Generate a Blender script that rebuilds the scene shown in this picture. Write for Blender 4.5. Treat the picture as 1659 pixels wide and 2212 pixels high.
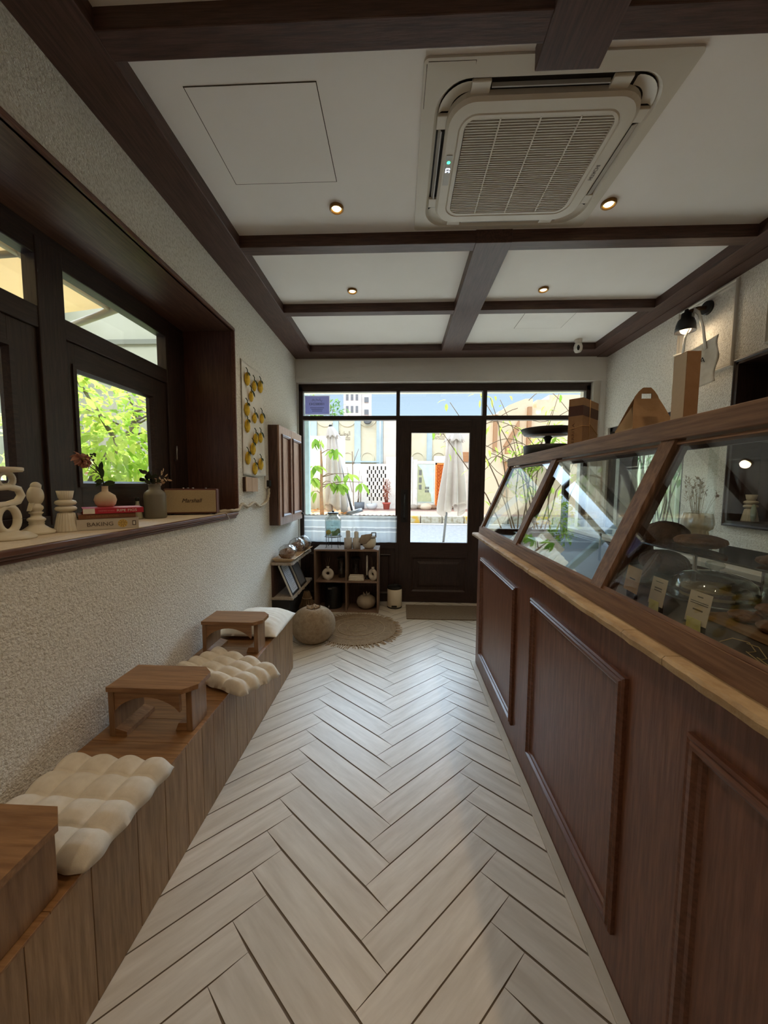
import bpy, bmesh, math, random
from mathutils import Vector, Matrix, noise as mnoise
random.seed(7)
SC = bpy.context.scene
COL = SC.collection
for o in list(bpy.data.objects):
    bpy.data.objects.remove(o, do_unlink=True)

# ------------------------------------------------------------ camera
cam_d = bpy.data.cameras.new('camera')
cam = bpy.data.objects.new('camera', cam_d); COL.objects.link(cam)
cam_d.sensor_fit = 'HORIZONTAL'; cam_d.sensor_width = 36.0
cam_d.lens = 774.55 / 1659.0 * 36.0
cam_d.clip_start = 0.02; cam_d.clip_end = 500
YAW, PITCH, ROLL = -0.0419, -0.0761, 0.006
_f = Vector((math.sin(YAW)*math.cos(PITCH), math.cos(YAW)*math.cos(PITCH), math.sin(PITCH)))
_r = Vector((math.cos(YAW), -math.sin(YAW), 0)); _u = _r.cross(_f)
_r2 = _r*math.cos(ROLL)+_u*math.sin(ROLL); _u2 = -_r*math.sin(ROLL)+_u*math.cos(ROLL)
cam.matrix_world = Matrix(((_r2.x,_u2.x,-_f.x,0),(_r2.y,_u2.y,-_f.y,0),(_r2.z,_u2.z,-_f.z,1.5),(0,0,0,1)))
SC.camera = cam

# ------------------------------------------------------------ exposure, world, sun
vs = SC.view_settings
vs.view_transform = 'Standard'; vs.look = 'None'; vs.gamma = 1.0; vs.use_curve_mapping = False
vs.exposure = EXPOSURE = 2.0
SC.cycles.use_denoising = True
SC.cycles.max_bounces = 10; SC.cycles.diffuse_bounces = 6; SC.cycles.transparent_max_bounces = 24
SC.cycles.sample_clamp_indirect = 6.0
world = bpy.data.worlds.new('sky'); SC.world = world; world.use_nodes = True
wn = world.node_tree; wn.nodes.clear()
wo = wn.nodes.new('ShaderNodeOutputWorld'); bg = wn.nodes.new('ShaderNodeBackground')
sky = wn.nodes.new('ShaderNodeTexSky'); sky.sky_type = 'NISHITA'; sky.sun_disc = False
sky.sun_elevation = math.radians(50); sky.sun_rotation = math.radians(195); sky.dust_density = 2.0; sky.air_density = 1.0; sky.ozone_density = 1.5
mixw = wn.nodes.new('ShaderNodeMix'); mixw.data_type = 'RGBA'; mixw.inputs[0].default_value = 0.45
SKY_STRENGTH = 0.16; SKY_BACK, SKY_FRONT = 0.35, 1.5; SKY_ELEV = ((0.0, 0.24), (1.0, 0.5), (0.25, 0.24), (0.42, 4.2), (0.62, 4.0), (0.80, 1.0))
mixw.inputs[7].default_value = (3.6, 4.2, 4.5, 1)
wn.links.new(sky.outputs[0], mixw.inputs[6])
# sky shaped to light the room: extra brightness sits above the part in view
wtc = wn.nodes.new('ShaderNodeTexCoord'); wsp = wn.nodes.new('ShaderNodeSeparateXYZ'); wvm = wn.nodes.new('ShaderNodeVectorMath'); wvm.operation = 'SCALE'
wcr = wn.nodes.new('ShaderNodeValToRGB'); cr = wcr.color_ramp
for k, (p, v) in enumerate(SKY_ELEV):   # brightness by height (sine of elevation), bright band added to light the room
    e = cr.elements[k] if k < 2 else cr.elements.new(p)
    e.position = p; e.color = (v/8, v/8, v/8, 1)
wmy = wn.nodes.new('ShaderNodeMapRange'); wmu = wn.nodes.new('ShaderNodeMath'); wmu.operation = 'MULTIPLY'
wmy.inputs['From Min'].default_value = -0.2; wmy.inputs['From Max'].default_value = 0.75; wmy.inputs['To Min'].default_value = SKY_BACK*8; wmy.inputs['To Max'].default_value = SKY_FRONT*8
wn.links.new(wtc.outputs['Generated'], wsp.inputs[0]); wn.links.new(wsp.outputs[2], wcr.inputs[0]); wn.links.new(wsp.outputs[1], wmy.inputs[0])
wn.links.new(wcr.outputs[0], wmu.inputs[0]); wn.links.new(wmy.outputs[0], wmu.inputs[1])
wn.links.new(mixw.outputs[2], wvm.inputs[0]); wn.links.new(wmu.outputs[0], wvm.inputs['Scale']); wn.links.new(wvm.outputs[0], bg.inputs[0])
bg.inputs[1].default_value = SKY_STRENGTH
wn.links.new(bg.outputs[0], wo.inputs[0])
def lamp(kind, name, loc, energy, color, **kw):
    d = bpy.data.lights.new(name, kind); d.energy = energy; d.color = color
    for k, v in kw.items(): setattr(d, k, v)
    o = bpy.data.objects.new(name, d); COL.objects.link(o); o.location = loc
    return o
sun = lamp('SUN', 'sun', (0, 0, 20), 2.0, (1.0, 0.96, 0.90), angle=math.radians(0.6))
sun.rotation_euler = Vector((0.10, -0.40, -0.91)).to_track_quat('-Z', 'Y').to_euler()
WARM = (1.0, 0.76, 0.50)
# ceiling lamps of the room behind the camera (same downlights as the visible ones)
ROOM_LAMPS = [((-0.4, 0.75, 3.0), 4), ((1.15, 0.75, 3.0), 4), ((-0.4, -0.9, 3.0), 7), ((1.15, -0.9, 3.0), 7)]
SPOT_E = (3.5, 2.5); SCONCE_E = 0.5

# ------------------------------------------------------------ materials
def _nt(name):
    m = bpy.data.materials.new(name); m.use_nodes = True
    nt = m.node_tree; b = nt.nodes['Principled BSDF']
    return m, nt, b
def _n(nt, t, **kw):
    n = nt.nodes.new('ShaderNode'+t)
    for k, v in kw.items(): setattr(n, k, v)
    return n
def C3(c): return (c[0], c[1], c[2], 1.0)
def srgb(r, g, b):
    f = lambda v: (v/255/12.92) if v/255 <= 0.04045 else ((v/255+0.055)/1.055)**2.4
    return (f(r), f(g), f(b))
def mat(name, col, rough=0.6, metal=0.0, col2=None, scale=8.0, stretch=(1,1,1), bump=0.0, bscale=60.0, bdist=0.004, island=0.0, spec=0.5, emit=None, estr=0.0, alpha=None, sheen=0.0, coat=0.0, detail=4.0, contrast=(0.3,0.7), uv=False, trans=0.0, bstretch=(1,1,1)):
    m, nt, b = _nt(name); L = nt.links
    b.inputs['Base Color'].default_value = C3(col); b.inputs['Roughness'].default_value = rough
    b.inputs['Metallic'].default_value = metal; b.inputs['Specular IOR Level'].default_value = spec
    if coat: b.inputs['Coat Weight'].default_value = coat; b.inputs['Coat Roughness'].default_value = 0.15
    if sheen: b.inputs['Sheen Weight'].default_value = sheen
    if trans: b.inputs['Transmission Weight'].default_value = trans
    tc = _n(nt, 'TexCoord'); src = tc.outputs['UV' if uv else 'Object']
    colout = None
    geo = None
    if island or (uv and col2):
        geo = _n(nt, 'NewGeometry')
    if col2 is not None:
        mp = _n(nt, 'Mapping'); mp.inputs['Scale'].default_value = stretch
        L.new(src, mp.inputs[0])
        vec = mp.outputs[0]
        if geo is not None:
            add = _n(nt, 'VectorMath', operation='ADD'); mul = _n(nt, 'Math', operation='MULTIPLY'); mul.inputs[1].default_value = 37.0
            L.new(geo.outputs['Random Per Island'], mul.inputs[0]); L.new(vec, add.inputs[0]); L.new(mul.outputs[0], add.inputs[1]); vec = add.outputs[0]
        nz = _n(nt, 'TexNoise'); nz.inputs['Scale'].default_value = scale; nz.inputs['Detail'].default_value = detail; nz.inputs['Roughness'].default_value = 0.6
        L.new(vec, nz.inputs['Vector'])
        rp = _n(nt, 'ValToRGB'); rp.color_ramp.elements[0].position = contrast[0]; rp.color_ramp.elements[1].position = contrast[1]
        rp.color_ramp.elements[0].color = C3(col); rp.color_ramp.elements[1].color = C3(col2)
        L.new(nz.outputs['Fac'], rp.inputs[0]); colout = rp.outputs[0]
    if island:
        hs = _n(nt, 'HueSaturation'); mr = _n(nt, 'MapRange'); mr.inputs['To Min'].default_value = 1-island; mr.inputs['To Max'].default_value = 1+island
        L.new(geo.outputs['Random Per Island'], mr.inputs[0]); L.new(mr.outputs[0], hs.inputs['Value'])
        if colout is not None: L.new(colout, hs.inputs['Color'])
        else: hs.inputs['Color'].default_value = C3(col)
        colout = hs.outputs[0]
    if colout is not None: L.new(colout, b.inputs['Base Color'])
    if bump:
        nb = _n(nt, 'TexNoise'); nb.inputs['Scale'].default_value = bscale; nb.inputs['Detail'].default_value = 3.0
        mp2 = _n(nt, 'Mapping'); mp2.inputs['Scale'].default_value = bstretch; L.new(src, mp2.inputs[0]); L.new(mp2.outputs[0], nb.inputs['Vector'])
        bp = _n(nt, 'Bump'); bp.inputs['Strength'].default_value = bump; bp.inputs['Distance'].default_value = bdist
        L.new(nb.outputs['Fac'], bp.inputs['Height']); L.new(bp.outputs[0], b.inputs['Normal'])
    if emit is not None:
        b.inputs['Emission Color'].default_value = C3(emit); b.inputs['Emission Strength'].default_value = estr
    return m
def wood(name, c1, c2, axis='z', rough=0.45, scale=7.0, bump=0.15, island=0.0, spec=0.4, k=14.0):
    st = {'x': (1, k, k), 'y': (k, 1, k), 'z': (k, k, 1)}[axis]
    return mat(name, c1, rough, col2=c2, scale=scale, stretch=st, bump=bump, bscale=scale*2.2, bstretch=st, bdist=0.003, island=island, spec=spec, detail=6.0, contrast=(0.35, 0.68))
def glass(name, tint=(1,1,1), ior=1.5, rough=0.0, refl=1.0):
    m = bpy.data.materials.new(name); m.use_nodes = True; nt = m.node_tree; nt.nodes.clear(); L = nt.links
    out = _n(nt, 'OutputMaterial'); mx = _n(nt, 'MixShader'); tr = _n(nt, 'BsdfTransparent'); gl = _n(nt, 'BsdfGlossy')
    tr.inputs[0].default_value = C3(tint); gl.inputs['Roughness'].default_value = rough
    geo = _n(nt, 'NewGeometry'); fr = _n(nt, 'Fresnel'); mi = _n(nt, 'MapRange')
    mi.inputs['To Min'].default_value = ior; mi.inputs['To Max'].default_value = 1.0/ior
    L.new(geo.outputs['Backfacing'], mi.inputs[0]); L.new(mi.outputs[0], fr.inputs['IOR'])
    ml = _n(nt, 'Math', operation='MULTIPLY'); ml.inputs[1].default_value = refl; L.new(fr.outputs[0], ml.inputs[0])
    L.new(ml.outputs[0], mx.inputs[0]); L.new(tr.outputs[0], mx.inputs[1]); L.new(gl.outputs[0], mx.inputs[2]); L.new(mx.outputs[0], out.inputs[0])
    return m
def cloth_thin(name, col, translucent=0.5, alpha=1.0):
    m = bpy.data.materials.new(name); m.use_nodes = True; nt = m.node_tree; nt.nodes.clear(); L = nt.links
    out = _n(nt, 'OutputMaterial'); mx = _n(nt, 'MixShader'); d = _n(nt, 'BsdfDiffuse'); t = _n(nt, 'BsdfTranslucent')
    d.inputs[0].default_value = C3(col); t.inputs[0].default_value = C3(col); mx.inputs[0].default_value = translucent
    L.new(d.outputs[0], mx.inputs[1]); L.new(t.outputs[0], mx.inputs[2])
    if alpha < 1:
        mx2 = _n(nt, 'MixShader'); tp = _n(nt, 'BsdfTransparent'); mx2.inputs[0].default_value = alpha
        L.new(tp.outputs[0], mx2.inputs[1]); L.new(mx.outputs[0], mx2.inputs[2]); L.new(mx2.outputs[0], out.inputs[0])
    else: L.new(mx.outputs[0], out.inputs[0])
    return m

M = {}
dk1, dk2 = srgb(62, 42, 36), srgb(92, 66, 57)
M['dark_x'] = wood('dark stained timber along x', dk1, dk2, 'x')
M['dark_y'] = wood('dark stained timber along y', dk1, dk2, 'y')
M['dark_z'] = wood('dark stained timber along z', dk1, dk2, 'z')
M['frame_z'] = wood('dark brown window timber upright', srgb(38, 27, 24), srgb(62, 45, 39), 'z')
M['frame_y'] = wood('dark brown window timber along y', srgb(38, 27, 24), srgb(62, 45, 39), 'y')
M['frame_x'] = wood('dark brown window timber along x', srgb(38, 27, 24), srgb(62, 45, 39), 'x')
M['reveal_y'] = wood('window reveal timber', srgb(74, 50, 40), srgb(104, 75, 60), 'y')
M['reveal_z'] = wood('window reveal timber upright', srgb(74, 48, 40), srgb(98, 66, 54), 'z')
M['counter'] = wood('red brown counter veneer', srgb(92, 58, 44), srgb(122, 82, 64), 'z', rough=0.38, scale=6)
M['counter_y'] = wood('red brown counter moulding', srgb(86, 54, 42), srgb(116, 78, 62), 'y', rough=0.3, scale=6)
M['case_y'] = wood('worn brown case timber', srgb(104, 74, 56), srgb(146, 112, 88), 'y', rough=0.5, scale=4, k=18)
M['case_s'] = wood('worn brown case post timber', srgb(100, 72, 55), srgb(142, 110, 88), 'z', rough=0.5, scale=4, k=18)
M['pine_y'] = wood('stained pine along y', srgb(132, 98, 64), srgb(166, 130, 92), 'y', rough=0.42, scale=5, island=0.12)
M['pine_x'] = wood('stained pine along x', srgb(122, 86, 52), srgb(160, 118, 76), 'x', rough=0.36, scale=5, island=0.1)
M['pine_z'] = wood('stained pine upright', srgb(124, 96, 66), srgb(162, 130, 96), 'z', rough=0.5, scale=5, island=0.12)
M['table_x'] = wood('oiled pine table top', srgb(124, 88, 56), srgb(158, 118, 80), 'x', rough=0.35, scale=5)
M['table_z'] = wood('oiled pine table leg', srgb(122, 90, 60), srgb(152, 116, 82), 'z', rough=0.4, scale=5)
M['plaster'] = mat('rough plaster', srgb(204, 198, 184), 0.9, col2=srgb(238, 234, 224), scale=75, contrast=(0.3, 0.55), bump=1.0, bscale=125, bdist=0.009, spec=0.2)
M['plaster_fine'] = mat('painted plaster', srgb(222, 219, 212), 0.9, col2=srgb(230, 227, 221), scale=2, bump=0.5, bscale=60, bdist=0.006, spec=0.2, bstretch=(0.4,1,1.6))
M['white_ceiling'] = mat('white ceiling paint', srgb(238, 236, 231), 0.85, col2=srgb(243, 241, 237), scale=2, bump=0.1, bscale=150, bdist=0.002, spec=0.2)
M['white_trim'] = mat('white painted trim', srgb(206, 200, 188), 0.6)
M['tile'] = mat('wood look porcelain tile', srgb(190, 179, 162), 0.34, col2=srgb(212, 203, 188), scale=3.0, stretch=(1.2, 9, 1), uv=True, island=0.05, bump=0.12, bscale=14, bdist=0.002, spec=0.5)
M['grout'] = mat('grey brown grout', srgb(110, 98, 84), 0.9)
M['stone'] = mat('travertine', srgb(150, 122, 88), 0.6, col2=srgb(190, 166, 130), scale=18, stretch=(1,0.5,1.5), bump=0.7, bscale=45, bdist=0.006)
M['glass'] = glass('window glass', (0.97, 0.99, 0.98))
M['glass_case'] = glass('display case glass', (0.96, 0.98, 0.97), ior=1.52)
M['glass_clear'] = glass('clear glassware', (0.93, 0.95, 0.94), ior=1.55, refl=2.2)
M['black'] = mat('matt black metal', srgb(22, 22, 24), 0.45)
M['black_soft'] = mat('black plastic', srgb(26, 25, 25), 0.6)
M['white_plastic'] = mat('white plastic', srgb(214, 208, 198), 0.5)
M['cream'] = mat('cream ceramic', srgb(216, 206, 184), 0.35)
M['brass'] = mat('brass trim', srgb(150, 112, 62), 0.35, metal=0.8)
M['steel'] = mat('brushed steel', srgb(170, 170, 170), 0.3, metal=1.0)
M['linen'] = mat('unbleached cotton', srgb(212, 203, 186), 0.95, col2=srgb(224, 216, 201), scale=30, bump=0.25, bscale=350, bdist=0.001, sheen=0.2, spec=0.15)
M['linen_white'] = mat('off white cotton', srgb(226, 222, 210), 0.95, col2=srgb(235, 231, 221), scale=30, bump=0.25, bscale=350, bdist=0.001, sheen=0.2, spec=0.15)
M['kraft'] = mat('kraft card', srgb(152, 118, 82), 0.8, col2=srgb(166, 132, 96), scale=25)
M['kraft_paper'] = mat('kraft paper', srgb(196, 156, 108), 0.8, col2=srgb(208, 170, 124), scale=25)
M['jute'] = mat('braided jute', srgb(128, 108, 84), 0.95, col2=srgb(158, 136, 108), scale=40, bump=0.9, bscale=160, bdist=0.006)
M['paper'] = mat('white paper', srgb(226, 222, 212), 0.8)

# ------------------------------------------------------------ mesh builder
class MB:
    def __init__(self): self.v = []; self.f = []; self.mi = []; self.sm = []; self.m = 0; self.smooth = False; self.uv = {}
    def add(self, vs, fs, smooth=None):
        b = len(self.v); self.v += [Vector(p) for p in vs]
        for q in fs:
            self.f.append([b+i for i in q]); self.mi.append(self.m); self.sm.append(self.smooth if smooth is None else smooth)
        return b
    def box(self, x0, x1, y0, y1, z0, z1, bev=0.0, mtx=None):
        if x0 > x1: x0, x1 = x1, x0
        if y0 > y1: y0, y1 = y1, y0
        if z0 > z1: z0, z1 = z1, z0
        if bev:
            bm = bmesh.new(); bmesh.ops.create_cube(bm, size=1.0)
            for v in bm.verts: v.co = Vector(((x0+x1)/2+v.co.x*(x1-x0), (y0+y1)/2+v.co.y*(y1-y0), (z0+z1)/2+v.co.z*(z1-z0)))
            bmesh.ops.bevel(bm, geom=list(bm.edges), offset=min(bev, 0.45*min(x1-x0, y1-y0, z1-z0)), segments=2, profile=0.5, affect='EDGES')
            bm.verts.index_update(); vs = [v.co.copy() for v in bm.verts]; fs = [[v.index for v in f.verts] for f in bm.faces]; bm.free()
        else:
            vs = [Vector(p) for p in ((x0,y0,z0),(x1,y0,z0),(x1,y1,z0),(x0,y1,z0),(x0,y0,z1),(x1,y0,z1),(x1,y1,z1),(x0,y1,z1))]
            fs = [[0,3,2,1],[4,5,6,7],[0,1,5,4],[1,2,6,5],[2,3,7,6],[3,0,4,7]]
        if mtx is not None: vs = [mtx @ p for p in vs]
        self.add(vs, fs, False); return self
    def prism(self, poly, off):
        n = len(poly); off = Vector(off); vs = [Vector(p) for p in poly]+[Vector(p)+off for p in poly]
        nrm = Vector((0,0,0))
        for i in range(n):
            a, b2 = vs[i], vs[(i+1)%n]; nrm += a.cross(b2)
        fs = [list(range(n)), list(range(n, 2*n))[::-1]]
        fs += [[(i+1)%n, i, n+i, n+(i+1)%n] for i in range(n)]
        if nrm.dot(off) > 0: fs = [q[::-1] for q in fs]
        self.add(vs, fs, False); return self
    def lathe(self, prof, c=(0,0,0), n=32, mtx=None, smooth=True, rfun=None, close=False):
        c = Vector(c); vs = []; fs = []
        k = len(prof)
        for j, (r, z) in enumerate(prof):
            for i in range(n):
                a = 2*math.pi*i/n; rr = r*(rfun(a, z) if rfun else 1.0)
                p = Vector((rr*math.cos(a), rr*math.sin(a), z))
                vs.append((mtx @ p if mtx is not None else p)+c)
        for j in range(k-1):
            for i in range(n):
                fs.append([j*n+i, j*n+(i+1)%n, (j+1)*n+(i+1)%n, (j+1)*n+i])
        if prof[0][0] > 1e-6: fs.append(list(range(n))[::-1])
        if prof[-1][0] > 1e-6 and not close: fs.append([(k-1)*n+i for i in range(n)])
        self.add(vs, fs, smooth); return self
    def tube(self, pts, r, n=8, smooth=True, caps=True, flat=None):
        pts = [Vector(p) for p in pts]; k = len(pts)
        rs = r if isinstance(r, (list, tuple)) else [r]*k
        t0 = (pts[1]-pts[0]).normalized(); up = Vector((0,0,1)) if abs(t0.z) < 0.9 else Vector((1,0,0))
        nx = t0.cross(up).normalized(); vs = []; fs = []
        for j in range(k):
            t = (pts[min(j+1, k-1)]-pts[max(j-1, 0)])
            if t.length < 1e-9: t = t0
            t.normalize(); nx = (nx-t*nx.dot(t))
            if nx.length < 1e-6: nx = t.orthogonal()
            nx.normalize(); ny = t.cross(nx)
            for i in range(n):
                a = 2*math.pi*i/n
                vs.append(pts[j]+(nx*math.cos(a)+ny*math.sin(a)*(flat or 1.0))*rs[j])
        for j in range(k-1):
            for i in range(n): fs.append([j*n+i, j*n+(i+1)%n, (j+1)*n+(i+1)%n, (j+1)*n+i])
        if caps: fs.append(list(range(n))[::-1]); fs.append([(k-1)*n+i for i in range(n)])
        self.add(vs, fs, smooth); return self
    def cyl(self, p0, p1, r0, r1=None, n=24, smooth=True):
        p0, p1 = Vector(p0), Vector(p1); r1 = r0 if r1 is None else r1
        t = (p1-p0).normalized(); a = t.orthogonal().normalized(); b2 = t.cross(a); vs = []
        for p, r in ((p0, r0), (p1, r1)):
            for i in range(n):
                g = 2*math.pi*i/n; vs.append(p+(a*math.cos(g)+b2*math.sin(g))*r)
        b0 = self.add(vs, [[i, (i+1)%n, n+(i+1)%n, n+i] for i in range(n)], smooth)
        self.add([], [], False)
        for q in (list(range(n))[::-1], [n+i for i in range(n)]):
            self.f.append([b0+i for i in q]); self.mi.append(self.m); self.sm.append(False)
        return self
    def grid(self, nu, nv, fn, smooth=True, wrap=False):
        vs = [fn(i/(nu), j/(nv)) for j in range(nv+1) for i in range(nu+1)]
        w = nu+1
        self.add(vs, [[j*w+i, j*w+i+1, (j+1)*w+i+1, (j+1)*w+i] for j in range(nv) for i in range(nu)], smooth); return self
    def ball(self, c, r, n=16, m=10, mtx=None, fn=None):
        c = Vector(c); R = Vector(r) if hasattr(r, '__len__') else Vector((r, r, r)); vs = []; fs = []
        for j in range(m+1):
            th = math.pi*j/m
            for i in range(n):
                a = 2*math.pi*i/n
                d = Vector((math.sin(th)*math.cos(a), math.sin(th)*math.sin(a), -math.cos(th)))
                k = fn(d) if fn else 1.0
                p = Vector((d.x*R.x*k, d.y*R.y*k, d.z*R.z*k))
                vs.append((mtx @ p if mtx is not None else p)+c)
        for j in range(m):
            for i in range(n): fs.append([j*n+i, j*n+(i+1)%n, (j+1)*n+(i+1)%n, (j+1)*n+i])
        self.add(vs, fs, True); return self
    def leaf(self, base, d, up, ln, wd, droop=0.3, seg=4, fold=0.25):
        base = Vector(base); d = Vector(d).normalized(); up = Vector(up); up = (up-d*up.dot(d))
        if up.length < 1e-4: up = d.orthogonal()
        up.normalize(); s = d.cross(up); vs = []; fs = []
        for j in range(seg+1):
            t = j/seg; w = wd*0.5*math.sin(math.pi*min(1, t*0.92+0.06))**0.8
            p = base+d*ln*t-up*droop*ln*t*t
            vs += [p-s*w+up*w*fold, p, p+s*w+up*w*fold]
        for j in range(seg):
            a = j*3; fs += [[a, a+1, a+4, a+3], [a+1, a+2, a+5, a+4]]
        self.add(vs, fs, True); return self
    def mold(self, ring, profile, up):
        # picture-frame moulding: ring of corner points (closed), profile list of (inward, height) offsets
        n = len(ring); ring = [Vector(p) for p in ring]; up = Vector(up).normalized(); cen = sum(ring, Vector())/n
        vs = []; k = len(profile)
        for i in range(n):
            p = ring[i]; a = (ring[i]-ring[i-1]).normalized(); b2 = (ring[(i+1)%n]-ring[i]).normalized()
            na = up.cross(a); nb = up.cross(b2)
            if na.dot(cen-p) < 0: na = -na
            if nb.dot(cen-p) < 0: nb = -nb
            mt = (na+nb); mt = mt/ (mt.dot(na))
            for (w, h) in profile: vs.append(p+mt*w+up*h)
        fs = []
        for i in range(n):
            for j in range(k-1):
                a = i*k+j; b3 = ((i+1)%n)*k+j
                fs.append([a, b3, b3+1, a+1])
        # orient outward
        p0, p1, p2 = vs[fs[0][0]], vs[fs[0][1]], vs[fs[0][2]]
        self.add(vs, fs, False); return self

WM = {}
def mesh_obj(name, mb, mats, inv):
    me = bpy.data.meshes.new(name)
    me.from_pydata([inv @ v for v in mb.v], [], mb.f)
    if not isinstance(mats, (list, tuple)): mats = [mats]
    for m in mats: me.materials.append(m)
    for i, p in enumerate(me.polygons):
        p.material_index = min(mb.mi[i], len(mats)-1); p.use_smooth = mb.sm[i]
    if mb.uv:
        ul = me.uv_layers.new(name='UVMap')
        for i, p in enumerate(me.polygons):
            if i in mb.uv:
                for li, q in zip(p.loop_indices, mb.uv[i]): ul.data[li].uv = q
    me.update()
    o = bpy.data.objects.new(name, me); COL.objects.link(o)
    return o
def tag(o, label=None, cat=None, group=None, kind=None):
    if label: o['label'] = label
    if cat: o['category'] = cat
    if group: o['group'] = group
    if kind: o['kind'] = kind
    return o
def thing(name, label, cat, loc, group=None, rz=0.0):
    o = bpy.data.objects.new(name, None); COL.objects.link(o); o.location = loc; o.rotation_euler = (0, 0, rz)
    o.empty_display_size = 0.05
    WM[o.name] = Matrix.Translation(loc) @ Matrix.Rotation(rz, 4, 'Z')
    return tag(o, label, cat, group)
def part(name, mb, mats, parent, label=None, kind=None, local=False):
    w = WM[parent.name]
    o = mesh_obj(name, mb, mats, Matrix.Identity(4) if local else w.inverted())
    o.parent = parent; WM[o.name] = w
    return tag(o, label, None, None, kind)
def solid(name, mb, mats, label, cat, loc, group=None, kind=None):
    o = mesh_obj(name, mb, mats, Matrix.Translation(loc).inverted()); o.location = loc; WM[o.name] = Matrix.Translation(loc)
    return tag(o, label, cat, group, kind)
def struct(name, mb, mats, label=None, cat=None):
    o = mesh_obj(name, mb, mats, Matrix.Identity(4)); WM[o.name] = Matrix.Identity(4)
    return tag(o, label, cat, None, 'structure')
def copy_tree(root, loc, rz=None, label=None, scale=None, group=None):
    def rec(o, par):
        c = o.copy(); COL.objects.link(c); c.parent = par
        for ch in [x for x in bpy.data.objects if x.parent == o]: rec(ch, c)
        return c
    r = rec(root, None); r.location = loc
    if rz is not None: r.rotation_euler = (0, 0, rz)
    if scale: r.scale = scale if hasattr(scale, '__len__') else (scale,)*3
    if label: r['label'] = label
    if group: r['group'] = group
    WM[r.name] = Matrix.Translation(loc) @ Matrix.Rotation(r.rotation_euler.z, 4, 'Z')
    return r
def text(name, body, parent, loc, right, up, size, m, extrude=0.0006, shear=0.0, align='CENTER', width=None):
    cu = bpy.data.curves.new(name, 'FONT'); cu.body = body; cu.size = 1.0; cu.align_x = align; cu.align_y = 'CENTER'; cu.shear = shear
    to = bpy.data.objects.new('tmp', cu); COL.objects.link(to)
    dg = bpy.context.evaluated_depsgraph_get(); me = bpy.data.meshes.new_from_object(to.evaluated_get(dg))
    bpy.data.objects.remove(to, do_unlink=True)
    right = Vector(right).normalized(); up = Vector(up).normalized(); nr = right.cross(up)
    xs = [v.co.x for v in me.vertices]
    sx = size
    if width and xs: sx = width/max(1e-6, max(xs)-min(xs))
    mb = MB()
    pv = [Vector(loc)+right*v.co.x*sx+up*v.co.y*size for v in me.vertices]
    fs = [list(p.vertices) for p in me.polygons]
    nv = len(pv)
    mb.add(pv+[p+nr*extrude for p in pv], [q[::-1] for q in fs]+[[i+nv for i in q] for q in fs])
    ec = {}
    for q in fs:
        for i in range(len(q)):
            e = (q[i], q[(i+1)%len(q)]); ec[e] = 1
    mb.add([], [])
    for (a, b2) in ec:
        if (b2, a) not in ec:
            mb.f.append([a, b2, b2+nv, a+nv]); mb.mi.append(0); mb.sm.append(False)
    return part(name, mb, m, parent)
def arc(c, r, a0, a1, n, ax=(1,0,0), ay=(0,0,1)):
    c = Vector(c); ax = Vector(ax); ay = Vector(ay)
    return [c+ax*r*math.cos(a0+(a1-a0)*i/n)+ay*r*math.sin(a0+(a1-a0)*i/n) for i in range(n+1)]
XL, XR, YB, ZB, ZC = -1.268, 2.415, 4.417, 3.008, 3.08
# ============================================================ ROOM SHELL
# floor: herringbone tiles, each tile its own island so that its tint varies
fm = MB(); fm.m = 1
fm.box(-1.7, 2.8, -3.2, 4.75, -0.08, -0.0022)
fm.m = 0
B0 = Vector((-0.024, 0.99)); dr = Vector((0.441, 0.395)); dl = Vector((-0.447, 0.355)); sr = Vector((-0.088, 0.078)); sl = Vector((0.088, 0.0835)); TT = sr+sl
def tile(a, b, c, d):   # a-b long edge
    cen = (a+b+c+d)/4
    if not (-1.9 < cen.x < 2.9 and -3.3 < cen.y < 4.8): return
    q = [cen+(p-cen)*(1-0.001/(p-cen).length) for p in (a, b, c, d)]
    # shrink across the short side as well
    g = 0.0007
    e1 = (b-a).normalized(); e2 = (d-a).normalized()
    q = [a+e1*g+e2*g, b-e1*g+e2*g, c-e1*g-e2*g, d+e1*g-e2*g]
    for p in q:
        p.x = min(max(p.x, -1.69), 2.79); p.y = min(max(p.y, -3.19), 4.74)
    vs = [Vector((p.x, p.y, 0.0)) for p in q]
    n = (vs[1]-vs[0]).cross(vs[2]-vs[0])
    order = [0,1,2,3] if n.z > 0 else [3,2,1,0]
    if abs(n.z) < 1e-7: return
    lu = (b-a).length; uvq = [(0,0),(lu,0),(lu,0.113),(0,0.113)]
    fm.uv[len(fm.f)] = [uvq[i] for i in order]
    fm.add(vs, [order], False)
NR = range(-40, 60)
bR = B0.copy()
for col in range(0, 8):
    for n in NR:
        o = bR+TT*n
        if col % 2 == 0: tile(o, o+dr, o+dr+sr, o+sr)
        else:
            c = o+sr; tile(c, c-dl, c-dl+sl, c+sl)
    bR = bR+dr if col % 2 == 0 else bR+sr-dl+sl
bL = B0.copy()
for col in range(0, 8):
    for n in NR:
        o = bL+TT*n
        if col % 2 == 0:
            c = o+sr; tile(c, c+dl, c+dl+sl, c+sl)
        else: tile(o, o-dr, o-dr+sr, o+sr)
    bL = bL+sr+dl+sl if col % 2 == 0 else bL-dr
struct('floor', fm, [M['tile'], M['grout']])

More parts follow.
